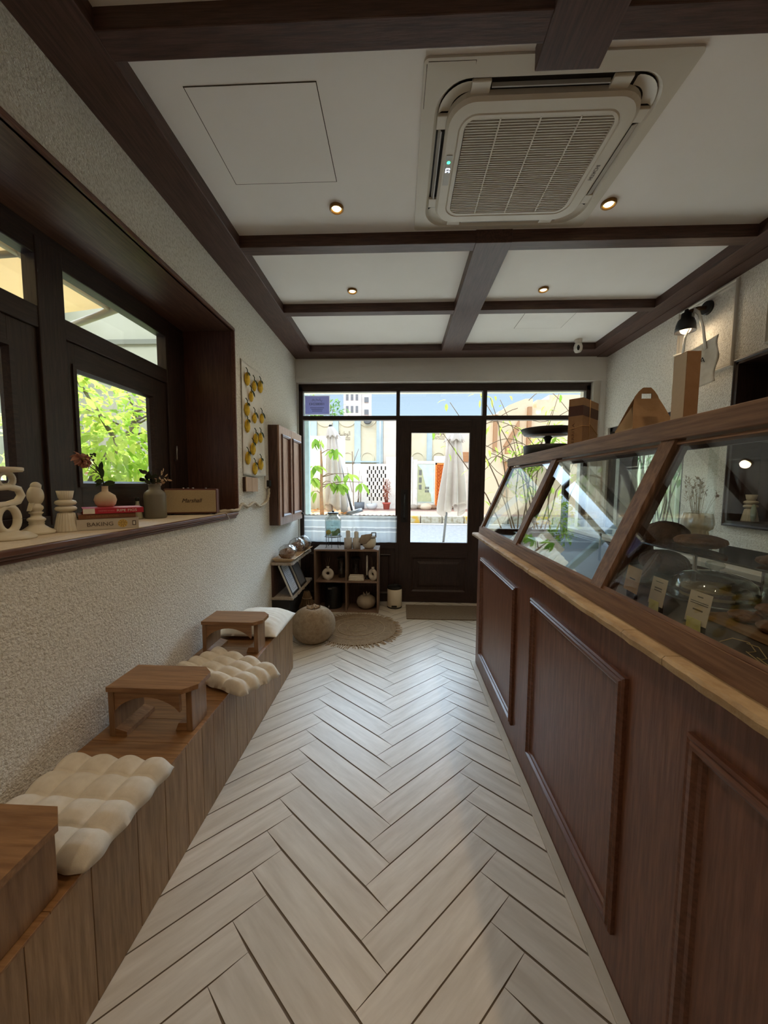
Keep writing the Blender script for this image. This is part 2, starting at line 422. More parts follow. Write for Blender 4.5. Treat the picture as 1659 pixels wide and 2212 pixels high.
w = MB()
WY0, WY1, WZ0, WZ1 = -0.06, 2.735, 1.262, 2.653
w.box(-1.70, XL, -3.2, 4.75, -0.08, WZ0); w.box(-1.70, XL, -3.2, 4.75, WZ1, 3.3)
w.box(-1.70, XL, -3.2, WY0, WZ0, WZ1); w.box(-1.70, XL, WY1, 4.75, WZ0, WZ1)
struct('wall_left', w, M['plaster'])
w = MB()
w.box(XL, XR, YB, 4.75, 2.735, 3.3); w.box(2.364, XR, YB, 4.75, -0.08, 2.735)
struct('wall_front', w, M['plaster_fine'])
RW0, RW1, RZ0, RZ1 = 3.18, 4.33, 1.0, 2.17      # side window behind the counter
NY0, NY1, NZ0, NZ1 = 2.0, 2.735, 1.235, 2.385    # shelf niche
w = MB()
w.box(XR, 2.75, -3.2, 4.75, -0.08, RZ0); w.box(XR, 2.75, -3.2, 4.75, NZ1, 3.3)
w.box(XR, 2.75, RW1, 4.75, RZ0, NZ1); w.box(XR, 2.75, NY1, RW0, RZ0, NZ1); w.box(XR, 2.75, RW0, RW1, RZ1, NZ1)
w.box(XR, 2.75, -3.2, NY0, RZ0, NZ1); w.box(XR, 2.75, NY0, NY1, RZ0, NZ0); w.box(2.62, 2.75, NY0, NY1, NZ0, NZ1)
struct('wall_right', w, M['plaster'])
w = MB(); w.box(-1.7, 2.75, -3.5, -3.2, -0.08, 3.3); struct('wall_back', w, M['plaster'])
w = MB(); w.box(-1.7, 2.75, -3.5, 4.75, ZC, 3.45); struct('ceiling', w, M['white_ceiling'])

# ceiling timbers
def beam(i, m, *b):
    t = MB(); t.box(*b, bev=0.004); struct('trim_%d' % i, t, M[m])
beam(1, 'dark_y', XL, -1.035, -3.2, YB, ZB, ZC+0.01)
beam(2, 'dark_y', 2.15, XR, -3.2, YB, ZB, ZC+0.01)
beam(3, 'dark_x', -1.036, 2.151, 4.185, YB, ZB, ZC+0.01)
beam(4, 'dark_x', -1.036, 2.151, 1.275, 1.368, ZB, ZC+0.01)
beam(5, 'dark_x', -1.036, 2.151, 2.377, 2.462, ZB, ZC+0.01)
beam(6, 'dark_x', -1.036, 2.151, 3.25, 3.327, ZB, ZC+0.01)
beam(7, 'dark_y', 0.462, 0.688, 2.372, 4.19, 3.003, ZC+0.01)
beam(8, 'dark_y', 0.478, 0.708, -3.2, 1.447, 3.003, ZC+0.01)
beam(9, 'dark_x', -1.036, 2.151, -0.05, 0.045, ZB, ZC+0.01)
beam(10, 'dark_x', -1.036, 2.151, -1.45, -1.355, ZB, ZC+0.01)
for i, e in ((11, 0.0),):   # thin lip along the wall beams
    t = MB(); t.box(XR-0.12, XR, -3.2, YB, ZB-0.006, ZB+0.002); struct('trim_%d' % i, t, M['dark_y'])

# ------------------------------------------------------------ left window
XW = -1.655
sill = MB(); sill.box(-1.70, XL+0.004, WY0, WY1, 1.245, 1.2835); struct('trim_12', sill, mat('pale stone sill', srgb(206, 190, 166), 0.7, col2=srgb(220, 206, 184), scale=12, bump=0.4, bscale=90))
t = MB()
for (dx, z0, z1) in ((0.030, 1.262, 1.2835), (0.020, 1.250, 1.264), (0.012, 1.236, 1.251)):
    t.box(XL-0.002, XL+dx, WY0-0.03, WY1-0.02+0.0, z0, z1, bev=0.004)
struct('trim_13', t, M['counter_y'])
t = MB()   # reveal lining: soffit and jamb boards
t.box(-1.70, XL+0.012, WY0, WY1+0.001, WZ1-0.014, WZ1+0.001); struct('trim_14', t, M['reveal_y'])
t = MB(); t.box(-1.70, XL+0.012, WY1-0.014, WY1+0.001, 1.2835, WZ1-0.013); struct('trim_15', t, M['reveal_z'])
t = MB()   # outer architrave
for (o0, o1, h) in ((0.0, 0.016, 0.026), (0.016, 0.030, 0.018)):
    t.box(XL-0.002, XL+h, WY0, WY1-0.014+o1, WZ1-0.014+o0, WZ1-0.014+o1, bev=0.003)
    t.box(XL-0.002, XL+h, WY1-0.016+o0, WY1-0.016+o1, 1.2835, WZ1-0.014+o1, bev=0.003)
struct('trim_16', t, M['counter_y'])
win = bpy.data.objects.new('window_2', None); COL.objects.link(win); win['kind'] = 'structure'; WM['window_2'] = Matrix.Identity(4)
F = MB(); x0, x1 = XW-0.045, XW+0.02
F.box(x0, x1, WY0, WY1-0.013, 2.52, WZ1-0.013, bev=0.004); F.box(x0, x1, WY0, WY1-0.013, 2.20, 2.295, bev=0.004); F.box(x0, x1, WY0, WY1-0.013, 1.2835, 1.345, bev=0.004)
part('window_frame', F, M['frame_y'], win)
Fz = MB()
posts = [(2.51, WY1-0.013), (1.612, 1.745), (0.72, 0.85), (WY0, -0.03)]
for a, b in posts: Fz.box(x0, x1+0.004, a, b, 1.30, 2.60, bev=0.004)
part('mullion', Fz, M['frame_z'], win)
for k, (a, b) in enumerate(((1.745, 2.51), (0.85, 1.612), (-0.03, 0.72))):
    S = MB()   # casement: wide stiles and rails
    ya, yb = a+0.055, b-0.14 if k == 0 else b-0.13
    S.box(x0+0.005, x1-0.012, a-0.001, ya, 1.345, 2.20, bev=0.003); S.box(x0+0.005, x1-0.012, yb, b+0.001, 1.345, 2.20, bev=0.003)
    part('casement_stile', S, M['frame_z'], win)
    S = MB(); S.box(x0+0.005, x1-0.012, ya-0.002, yb+0.002, 2.075, 2.20, bev=0.003); S.box(x0+0.005, x1-0.012, ya-0.002, yb+0.002, 1.345, 1.497, bev=0.003)
    S.mold([(x1-0.012, ya, 1.497), (x1-0.012, yb, 1.497), (x1-0.012, yb, 2.075), (x1-0.012, ya, 2.075)], [(-0.02, 0), (-0.02, 0.008), (0.0, 0.008), (0.012, -0.015), (0.012, -0.03)], (1,0,0))
    part('casement_rail', S, M['frame_y'], win)
    g = MB(); g.box(XW-0.018, XW-0.012, ya-0.005, yb+0.005, 1.49, 2.08); part('pane', g, M['glass'], win)
    g = MB(); g.box(XW-0.018, XW-0.012, a-0.004, b+0.004, 2.29, 2.525); part('pane', g, M['glass'], win)
hd = MB(); hd.box(XW+0.008, XW+0.022, 2.545, 2.562, 1.62, 1.72, bev=0.003); hd.tube([(XW+0.022, 2.553, 1.67), (XW+0.045, 2.553, 1.67), (XW+0.048, 2.55, 1.77)], [0.006, 0.006, 0.005], 8)
part('handle', hd, M['steel'], win)

# ------------------------------------------------------------ shop front
YF = 4.50
win1 = bpy.data.objects.new('window_1', None); COL.objects.link(win1); win1['kind'] = 'structure'; WM['window_1'] = Matrix.Identity(4)
F = MB(); a, b = YF, YF+0.07
for bx in ((-1.258, -1.206), (2.236, 2.286)): F.box(bx[0], bx[1], a, b, 0.0, 2.705, bev=0.004)
F.box(-0.045, 0.0, a, b, 0.0, 2.66, bev=0.002); F.box(1.008, 1.058, a, b, 0.0, 2.66, bev=0.002); F.box(-0.01, 0.014, a+0.054, b+0.002, 0.0, 2.30); F.box(0.994, 1.02, a+0.054, b+0.002, 0.0, 2.30)
part('post', F, M['frame_z'], win1)
F = MB(); F.box(-1.258, 2.286, a, b, 2.644, 2.735, bev=0.004); F.box(-1.21, 2.24, a-0.003, b, 2.297, 2.349, bev=0.004)
F.box(-1.21, -0.044, a-0.003, b, 0.69, 0.775, bev=0.004); F.box(1.056, 2.24, a-0.003, b, 0.69, 0.775, bev=0.004)
part('rail', F, M['frame_x'], win1)
F = MB(); F.box(-1.21, -0.044, a+0.02, b-0.01, -0.01, 0.70); F.box(1.056, 2.24, a+0.02, b-0.01, -0.01, 0.70)
for xa, xb in ((-1.15, -0.66), (-0.58, -0.10)):
    F.mold([(xa, a+0.02, 0.1), (xb, a+0.02, 0.1), (xb, a+0.02, 0.62), (xa, a+0.02, 0.62)], [(0,0),(0.0,0.012),(0.012,0.018),(0.025,0.01),(0.032,0)], (0,-1,0))
part('lower_panel', F, M['frame_z'], win1)
for gx in ((-1.21, -0.04), (-0.005, 1.012), (1.054, 2.24)):
    g = MB(); g.box(gx[0], gx[1], YF+0.035, YF+0.041, 2.345, 2.65); part('pane', g, M['glass'], win1)
for gx in ((-1.21, -0.04), (1.054, 2.24)):
    g = MB(); g.box(gx[0], gx[1], YF+0.035, YF+0.041, 0.77, 2.30); part('pane', g, M['glass'], win1)
# white jamb liner beside the frame
t = MB(); t.box(2.286, 2.366, YB+0.02, 4.75, 0.0, 2.74); t.box(-1.2685, -1.257, YB+0.03, 4.75, 0.0, 2.74); struct('trim_17', t, M['white_trim'])

dr1 = bpy.data.objects.new('door_1', None); COL.objects.link(dr1); dr1['kind'] = 'structure'; WM['door_1'] = Matrix.Identity(4)
D = MB(); a, b = YF+0.004, YF+0.052
D.box(0.001, 0.146, a, b, 0.004, 2.296, bev=0.001); D.box(0.862, 1.007, a, b, 0.004, 2.296, bev=0.001); part('stile', D, M['frame_z'], dr1)
D = MB(); D.box(0.144, 0.864, a, b, 2.142, 2.294, bev=0.003); D.box(0.144, 0.864, a, b, 0.60, 0.775, bev=0.003); D.box(0.144, 0.864, a, b, 0.004, 0.13, bev=0.003); part('rail', D, M['frame_x'], dr1)
D = MB(); D.box(0.144, 0.864, a+0.012, b-0.008, 0.12, 0.61)
D.mold([(0.165, a+0.012, 0.145), (0.845, a+0.012, 0.145), (0.845, a+0.012, 0.585), (0.165, a+0.012, 0.585)], [(-0.02,0.0),(-0.02,0.016),(0.0,0.016),(0.02,0.004),(0.02,0)], (0,-1,0))
D.mold([(0.235, a+0.012, 0.20), (0.775, a+0.012, 0.20), (0.775, a+0.012, 0.53), (0.235, a+0.012, 0.53)], [(0,0),(0.03,0.012),(0.15,0.012)], (0,-1,0))
part('lower_panel', D, M['frame_z'], dr1)
g = MB(); g.box(0.14, 0.868, YF+0.025, YF+0.031, 0.77, 2.147); part('pane', g, M['glass'], dr1)
h = MB(); h.box(0.022, 0.108, a-0.012, a+0.001, 1.03, 1.44, bev=0.004); h.tube([(0.065, a-0.01, 1.08), (0.065, a-0.045, 1.10), (0.065, a-0.045, 1.37), (0.065, a-0.01, 1.39)], 0.009, 10)
part('handle', h, M['black'], dr1)

# ------------------------------------------------------------ side window behind the counter
win3 = bpy.data.objects.new('window_3', None); COL.objects.link(win3); win3['kind'] = 'structure'; WM['window_3'] = Matrix.Identity(4)
F = MB()
for y0, y1 in ((RW0, RW0+0.05), (3.90, 4.12), (RW1-0.05, RW1)): F.box(2.44, 2.50, y0, y1, RZ0, RZ1, bev=0.003)
for z0, z1 in ((RZ0, RZ0+0.06), (RZ1-0.05, RZ1)): F.box(2.44, 2.50, RW0, RW1, z0, z1, bev=0.003)
part('window_frame', F, M['frame_z'], win3)
g = MB(); g.box(2.467, 2.473, RW0+0.03, 3.92, RZ0+0.04, RZ1-0.03); part('pane', g, M['glass'], win3)
g = MB(); g.box(2.467, 2.473, 4.10, RW1-0.03, RZ0+0.04, RZ1-0.03); part('pane', g, M['glass'], win3)

# wall panel mouldings on the right wall
for i, (y0, y1, z0, z1) in ((18, (2.775, 3.322, 2.374, 2.988)), (19, (2.02, 2.55, 2.44, 2.988)), (20, (1.2, 1.8, 2.374, 2.988))):
    t = MB(); t.mold([(XR, y0, z0), (XR, y1, z0), (XR, y1, z1), (XR, y0, z1)], [(0,-0.002),(0,0.016),(0.008,0.022),(0.016,0.012),(0.028,0.012),(0.034,0.006),(0.038,-0.002)], (-1,0,0))
    struct('trim_%d' % i, t, M['white_trim'])
# niche lining and frame
t = MB()
t.box(XR-0.02, 2.61, NY0, NY0+0.018, NZ0, NZ1); t.box(XR-0.02, 2.61, NY1-0.018, NY1, NZ0, NZ1); t.box(XR-0.02, 2.61, NY0, NY1, NZ0, NZ0+0.02); t.box(XR-0.02, 2.61, NY0, NY1, NZ1-0.018, NZ1); t.box(2.60, 2.619, NY0, NY1, NZ0, NZ1)
t.mold([(XR-0.001, NY0-0.02, NZ0-0.02), (XR-0.001, NY1+0.02, NZ0-0.02), (XR-0.001, NY1+0.02, NZ1+0.02), (XR-0.001, NY0-0.02, NZ1+0.02)], [(0,0),(0,0.022),(0.01,0.026),(0.03,0.012),(0.03,0.0)], (-1,0,0))
struct('trim_21', t, M['frame_z'])
t = MB(); t.box(2.44, 2.60, 2.02, 2.56, 1.80, 1.825); struct('trim_22', t, M['frame_y'])
# ============================================================ CEILING LAMPS
def downlight(loc, label, energy, visible_group='recessed ceiling spotlights'):
    x, y, z = loc
    r = thing('ceiling_spotlight', label, 'spotlight', (x, y, z), visible_group)
    t = MB(); t.lathe([(0.040, 0.002), (0.040, -0.012), (0.036, -0.016), (0.029, -0.014), (0.027, 0.002)], (x, y, z), 28); part('trim_ring', t, M['brass'], r)
    b = MB(); b.lathe([(0.0265, -0.003), (0.022, -0.009), (0.012, -0.012), (0.0, -0.013)], (x, y, z), 24); part('bulb', b, M['bulb'], r)
    l = lamp('SPOT', 'spot_light', (0, 0, -0.03), energy, WARM, spot_size=math.radians(140), spot_blend=0.9, shadow_soft_size=0.03)
    l.parent = r
    return r
M['bulb'] = mat('lit warm bulb', (1, 0.85, 0.5), 0.5, emit=(1.0, 0.78, 0.36), estr=7.0)
downlight((-0.373, 2.164, ZC), 'ceiling spotlight beside the hatch on the left, large bright pair with the unit', SPOT_E[0])
downlight((1.157, 2.183, ZC), 'ceiling spotlight just beyond the far right corner of the air conditioner', SPOT_E[0])
downlight((-0.397, 3.041, ZC), 'small ceiling spotlight in the far left ceiling bay', SPOT_E[1])
downlight((1.146, 3.067, ZC), 'small ceiling spotlight in the far right ceiling bay', SPOT_E[1])
for (p, e) in ROOM_LAMPS:
    lamp('SPOT', 'room_spot', (p[0], p[1], 3.03), e, WARM, spot_size=math.radians(150), spot_blend=0.9, shadow_soft_size=0.04)
# ============================================================ OUTSIDE
TRUNK = [(-3.6, 4.25, 1.75), (-3.6, 4.5, 1.98), (-3.6, 4.77, 2.2), (-3.6, 4.98, 2.72)]
def leafmat(name, c1, c2, tr=0.45):
    m = bpy.data.materials.new(name); m.use_nodes = True; nt = m.node_tree; nt.nodes.clear(); L = nt.links
    out = _n(nt, 'OutputMaterial'); mx = _n(nt, 'MixShader'); d = _n(nt, 'BsdfDiffuse'); t = _n(nt, 'BsdfTranslucent'); mx.inputs[0].default_value = tr
    g = _n(nt, 'NewGeometry'); rp = _n(nt, 'ValToRGB'); rp.color_ramp.elements[0].color = C3(c1); rp.color_ramp.elements[1].color = C3(c2)
    L.new(g.outputs['Random Per Island'], rp.inputs[0]); L.new(rp.outputs[0], d.inputs[0]); L.new(rp.outputs[0], t.inputs[0])
    L.new(d.outputs[0], mx.inputs[1]); L.new(t.outputs[0], mx.inputs[2]); L.new(mx.outputs[0], out.inputs[0]); return m
M['leaf'] = leafmat('fresh green leaves', srgb(96, 140, 50), srgb(170, 200, 92))
M['leaf_dk'] = leafmat('deep green leaves', srgb(70, 112, 62), srgb(130, 164, 96))
M['leaf_yel'] = leafmat('yellow green leaves', srgb(130, 165, 60), srgb(205, 215, 110))
M['leaf_sun'] = leafmat('sunlit lime leaves', srgb(150, 190, 70), srgb(220, 232, 120), 0.5)
M['leaf_sun2'] = leafmat('pale sunlit leaves', srgb(190, 206, 130), srgb(232, 236, 180), 0.5)
M['leaf_red'] = leafmat('reddish dry leaves', srgb(150, 84, 62), srgb(196, 120, 92))
M['bark'] = mat('grey brown bark', srgb(116, 96, 78), 0.9, col2=srgb(150, 128, 104), scale=20, bump=0.6, bscale=60)
M['twig'] = mat('thin brown twigs', srgb(120, 98, 78), 0.9)
M['facade'] = mat('cream rendered facade', srgb(206, 196, 168), 0.9, col2=srgb(218, 208, 184), scale=1.5, bump=0.3, bscale=40)
M['pilaster'] = mat('blue grey painted pilaster', srgb(172, 188, 194), 0.8, col2=srgb(188, 202, 206), scale=2)
M['plainwall'] = mat('pinkish grey rendered wall', srgb(214, 202, 190), 0.9, col2=srgb(226, 210, 196), scale=1.2)
M['whitewall'] = mat('flaking white painted wall', srgb(226, 222, 214), 0.9, col2=srgb(206, 198, 186), scale=5, bump=0.4, bscale=30, contrast=(0.5, 0.75))
M['sandstone'] = mat('sandy rendered house', srgb(216, 190, 156), 0.9, col2=srgb(226, 204, 174), scale=1.2)
M['shadewood'] = mat('brown painted drain', srgb(176, 130, 92), 0.7)
M['orange'] = mat('orange painted lattice', srgb(226, 138, 58), 0.6)
M['orange_dk'] = mat('orange board behind lattice', srgb(190, 100, 36), 0.7)
M['asphalt'] = mat('pale worn asphalt', srgb(96, 100, 106), 0.9, col2=srgb(124, 128, 134), scale=9, bump=0.3, bscale=50)
M['pink'] = mat('pink paving', srgb(156, 126, 116), 0.9, col2=srgb(176, 146, 136), scale=3, bump=0.2, bscale=30)
M['sand'] = mat('sandy soil', srgb(204, 176, 140), 0.95, col2=srgb(222, 196, 160), scale=6, bump=0.5, bscale=25)
M['corr'] = mat('white corrugated sheet', srgb(232, 230, 208), 0.6, col2=srgb(240, 238, 224), scale=2)
M['canvas'] = mat('grey beige parasol canvas', srgb(190, 178, 172), 0.9, col2=srgb(200, 189, 182), scale=3)
M['pole'] = mat('grey metal pole', srgb(96, 98, 100), 0.4, metal=0.6)

t = MB(); t.box(-40, 40, 4.75, 14.9, -0.3, -0.1); t.box(-40, -1.75, -20, 4.75, -0.3, -0.1); t.box(2.75, 40, -20, 4.75, -0.3, -0.1); struct('road', t, M['asphalt'])
t = MB(); t.box(-40, 40, 4.75, 9.6, -0.2, -0.092); struct('trim_32', t, mat('added pale bounce ground', srgb(222, 218, 208), 0.9, col2=srgb(232, 228, 220), scale=2))  # unseen pale ground added to bounce daylight up through the windows
t = MB()
for i in range(-16, 17):
    t.m = 1 if i % 3 == 0 else 0
    t.box(i*0.9+0.02, i*0.9+0.88, 14.9, 15.18, -0.11, 0.2, bev=0.02)
struct('kerb', t, [mat('worn white kerb paint', srgb(176, 170, 154), 0.9, col2=srgb(140, 128, 104), scale=8, contrast=(0.45, 0.65)), mat('worn yellow kerb paint', srgb(190, 150, 58), 0.9, col2=srgb(176, 168, 146), scale=6, contrast=(0.45, 0.6))])
t = MB(); t.box(-40, 40, 14.35, 14.91, -0.2, -0.085); struct('trim_30', t, mat('pale gutter strip', srgb(150, 150, 146), 0.9))
t = MB(); t.box(-60, 60, 15.18, 90, -0.3, 0.2); struct('sidewalk', t, M['pink'])

# facade of the villa opposite
fa = thing('villa_facade', 'cream arched villa facade with blue grey pilasters across the street', 'house', (-1.5, 20, 0.2))
t = MB(); t.box(-7.5, 3.25, 20.05, 23, 0.2, 5.14); part('wall', t, M['facade'], fa)
t = MB(); t.box(-0.9, 0.62, 20.0, 20.06, 0.2, 5.12); t.box(2.52, 4.2, 20.0, 23, 0.2, 5.12); part('plain_wall', t, M['plainwall'], fa)
for xa, xb in ((-4.88, -4.59), (-3.63, -3.38), (-2.44, -2.15), (-1.22, -0.92), (1.55, 1.78)):
    t = MB(); t.box(xa, xb, 19.93, 20.06, 0.2, 5.13); t.box(xa-0.06, xa, 19.97, 20.06, 2.6, 5.13); part('pilaster', t, M['pilaster'], fa)
for xc in (-4.12, -2.9, -1.78, 1.0, 2.15):
    t = MB(); pts = arc((xc, 20.03, 2.92), 0.36, 0.0, math.pi, 14); t.tube([(xc+0.36, 20.03, 2.3)]+pts+[(xc-0.36, 20.03, 2.3)], 0.04, 6); part('arch_moulding', t, M['facade'], fa)
    t = MB(); pts = arc((xc, 20.03, 5.2), 0.50, math.pi, 2*math.pi, 14); t.tube(pts, 0.045, 6); part('round_moulding', t, M['facade'], fa)
for lb in ((-3.3, -0.92, 2.72), (0.62, 1.52, 2.64)): t = MB(); t.box(lb[0], lb[1], 19.9, 20.06, lb[2], lb[2]+0.08); part('ledge', t, M['pilaster'], fa)
AR = '\ufe94\ufef4\ufee8\ufec3\ufeee\ufedf\ufe8d'
ink = mat('painted sign lettering', srgb(120, 104, 90), 0.8)
text('lettering', AR, fa, (-3.06, 20.04, 4.30), (1,0,0), (0,0,1), 0.34, ink, width=0.64)
text('lettering', '24675222', fa, (-3.06, 20.04, 4.02), (1,0,0), (0,0,1), 0.24, ink, width=0.64)
text('lettering', AR, fa, (2.12, 20.04, 4.36), (1,0,0), (0,0,1), 0.34, ink, width=0.66)
text('lettering', '21675222', fa, (2.12, 20.04, 4.07), (1,0,0), (0,0,1), 0.24, ink, width=0.66)
t = MB(); t.tube([(-1.06, 19.88, 0.3), (-1.06, 19.88, 5.1)], 0.05, 8); part('drain_pipe', t, M['pilaster'], fa)
t = MB(); t.cyl((-1.75, 19.8, 4.95), (-1.75, 19.7, 5.0), 0.22); t.cyl((-1.75, 20.03, 4.95), (-1.75, 19.8, 4.95), 0.05); part('wall_lamp', t, M['pole'], fa)

# low garden wall with a pierced screen
gw = thing('garden_wall', 'low flaking white garden wall with a pierced block screen', 'wall', (-1.6, 19.5, 0.2))
t = MB(); t.box(-6.5, -1.80, 19.5, 19.75, 0.2, 2.62); t.box(-0.72, 0.72, 19.5, 19.75, 0.2, 3.0); t.box(-1.8, -0.72, 19.5, 19.75, 2.50, 2.62); t.box(-1.8, -0.72, 19.5, 19.75, 0.2, 0.62); part('wall', t, M['whitewall'], gw)
t = MB()
nr, nc = 9, 5; hgt = (2.50-0.62)/nr; wid = 1.08/nc
for r_ in range(nr):
    for c_ in range(nc+1):
        xa = -1.80+(c_-0.5*(r_ % 2))*wid
        a0, a1 = max(-1.80, xa), min(-0.72, xa+wid*0.66)
        if a1 > a0+0.02: t.box(a0, a1, 19.51, 19.74, 0.62+r_*hgt, 0.62+(r_+1)*hgt)
part('pierced_screen', t, M['whitewall'], gw)
t = MB(); t.box(-1.8, -0.72, 19.9, 19.95, 0.2, 2.5); part('dark_backing', t, mat('shade dark backing', srgb(92, 90, 86), 0.9), gw)  # dark sheet behind the screen gives its holes their shade
# gate zone seen through the door
gz = thing('painted_mural', 'green and blue painted mural panel on the gate wall', 'mural', (1.4, 19.4, 0.2))
mb_ = MB(); mb_.box(0.97, 1.86, 19.42, 19.5, 0.55, 2.60); part('panel', mb_, mat('pale blue mural ground', srgb(186, 210, 204), 0.9, col2=srgb(208, 222, 216), scale=3), gz)
mb_ = MB(); mb_.prism([(0.99, 19.41, 0.6), (1.75, 19.41, 0.6), (1.70, 19.41, 1.0), (1.45, 19.41, 1.35), (1.30, 19.41, 1.9), (1.22, 19.41, 2.3), (0.99, 19.41, 2.56)], (0, 0.015, 0)); part('painted_tower', mb_, mat('mural sage green', srgb(170, 178, 138), 0.9, col2=srgb(190, 194, 158), scale=4), gz)
for (xx, zz, ww, hh) in ((1.05, 2.02, 0.15, 0.28), (1.05, 1.62, 0.15, 0.28), (1.05, 1.25, 0.15, 0.26), (1.38, 1.28, 0.10, 0.12), (1.50, 1.28, 0.1, 0.12), (1.38, 1.10, 0.1, 0.12), (1.5, 1.1, 0.1, 0.12)):
    mb_ = MB(); mb_.box(xx, xx+ww, 19.395, 19.41, zz, zz+hh); part('painted_window', mb_, mat('mural grey', srgb(112, 116, 110), 0.9), gz)
gp = MB(); gp.box(0.73, 0.97, 19.35, 19.75, 0.2, 2.85, bev=0.02); gp.box(0.97, 1.86, 19.4, 19.75, 2.61, 2.78); gp.box(1.86, 2.95, 19.5, 19.75, 2.67, 3.05, bev=0.02); gp.box(1.865, 1.915, 19.35, 19.7, 0.2, 2.8); gp.box(0.97, 1.86, 19.52, 19.75, 0.2, 2.61); gp.box(0.97, 1.86, 19.44, 19.52, 0.2, 0.54)
solid('gate_pier', gp, M['whitewall'], 'white plastered gate surround framing the mural and orange lattice', 'gate pier', (1.3, 19.5, 0.2))
def lattice(name, x0, x1, y, label):
    r = thing('lattice_panel', label, 'lattice', ((x0+x1)/2, y, 0.2), 'orange lattice panels across the street')
    t = MB(); t.box(x0, x1, y+0.05, y+0.07, 0.28, 2.66); part('back_board', t, M['orange_dk'], r)
    t = MB(); t.box(x0, x0+0.09, y, y+0.08, 0.28, 2.66); t.box(x1-0.07, x1, y, y+0.08, 0.28, 2.66); t.box(x0, x1, y, y+0.08, 2.58, 2.66); t.box(x0, x1, y, y+0.08, 0.28, 0.36); part('frame', t, M['orange'], r)
    t = MB(); st = 0.19; n = int((x1-x0)/st)+18
    for k in range(-16, n):
        for sgn in (1, -1):
            # diagonal slats clipped to the frame
            xa = x0+k*st; pts = []
            za, zb = 0.34, 2.60; xs0, xs1 = (xa, xa+(zb-za)*1.0) if sgn > 0 else (xa+(zb-za), xa)
            # clip in x
            def clip(xp, zp, xq, zq):
                lo, hi = 0.0, 1.0; dx = xq-xp
                for bound, s_ in ((x0+0.03, 1), (x1-0.03, -1)):
                    if abs(dx) < 1e-9: continue
                    tt = (bound-xp)/dx
                    if dx*s_ > 0: lo = max(lo, tt)
                    else: hi = min(hi, tt)
                return (lo, hi) if hi > lo+0.01 else None
            c_ = clip(xs0, za, xs1, zb)
            if c_:
                p0 = Vector((xs0+(xs1-xs0)*c_[0], y+0.03+0.008*sgn, za+(zb-za)*c_[0])); p1 = Vector((xs0+(xs1-xs0)*c_[1], y+0.03+0.008*sgn, za+(zb-za)*c_[1]))
                t.tube([p0, p1], 0.042, 4, smooth=False, flat=0.3)
    part('slats', t, M['orange'], r)
lattice('l', 1.92, 2.95, 19.4, 'orange diagonal lattice panel seen through the door behind the parasol')
lattice('l', 4.72, 5.95, 19.4, 'orange diagonal lattice panel seen right of the door above the counter')
t = MB(); t.box(3.0, 4.7, 19.5, 19.75, 0.2, 2.75); t.m = 1; t.box(3.3, 4.75, 19.4, 19.5, 2.75, 3.25); solid('gate_post', t, [M['whitewall'], M['shadewood']], 'white wall section with a brown brick cap right of the parasol', 'wall', (3.8, 19.5, 0.2))
for k, (rx, ry, s_, lb) in enumerate(((0.76, 19, 0.20, 'grey boulder at the left end of the rubble under the mural'), (1.1, 19.2, 0.17, 'small grey brown rock lying against the mural foot'), (1.4, 18.8, 0.27, 'broad pale flat block in front of the mural'), (1.8, 19.2, 0.19, 'brown stone at the foot of the orange lattice'))):
    t = MB(); t.ball((rx, ry, 0.2+s_*0.62), (s_*1.2, s_, s_*0.7), 10, 7, fn=lambda d: 1+0.16*mnoise.noise(d*2.3+Vector((k*5.1,0,0))))
    solid('rock', t, mat('rock %d' % k, (srgb(160, 150, 138), srgb(150, 132, 112), srgb(214, 200, 176), srgb(150, 120, 96))[k], 0.9, bump=0.5, bscale=20), lb, 'rock', (rx, ry, 0.2), 'rubble at the foot of the mural')

# sand coloured house on the right with stepped roof line
sh = thing('sandy_house', 'sand coloured house with stepped parapet and brown drain pipes', 'house', (6, 14, 0.2))
t = MB()
prof = [(3.3, 0.2), (14, 0.2), (14, 4.9), (5.6, 4.9), (5.6, 4.72), (5.15, 4.72), (5.15, 4.42), (5.0, 4.42), (5.0, 4.76), (4.72, 4.76), (4.45, 4.66), (4.1, 4.52), (3.9, 4.36), (3.75, 4.3), (3.72, 4.2), (3.3, 4.15)]
t.prism([(x+0.0, 16.2, z*1.0+0.0) for x, z in [(p[0]*16.2/14, 1.5+(p[1]-1.5)*16.2/14 if p[1] > 1 else 0.2) for p in prof]], (0, 3, 0)); part('wall', t, M['sandstone'], sh)
for (xx, z0, z1) in ((4.10, 3.0, 4.55), (4.65, 1.0, 3.2), (5.55, 2.4, 4.9)):
    t = MB(); t.box(xx, xx+0.16, 16.05, 16.2, z0, z1); part('drain', t, M['shadewood'], sh)
t = MB(); t.prism([(4.55, 16.05, 3.2), (4.75, 16.05, 3.2), (5.2, 16.05, 3.95), (5.2, 16.05, 4.35)], (0, 0.15, 0)); part('bracket', t, M['shadewood'], sh)
t = MB(); t.box(4.5, 4.85, 15.9, 16.2, 2.55, 2.85); part('box', t, M['sandstone'], sh)

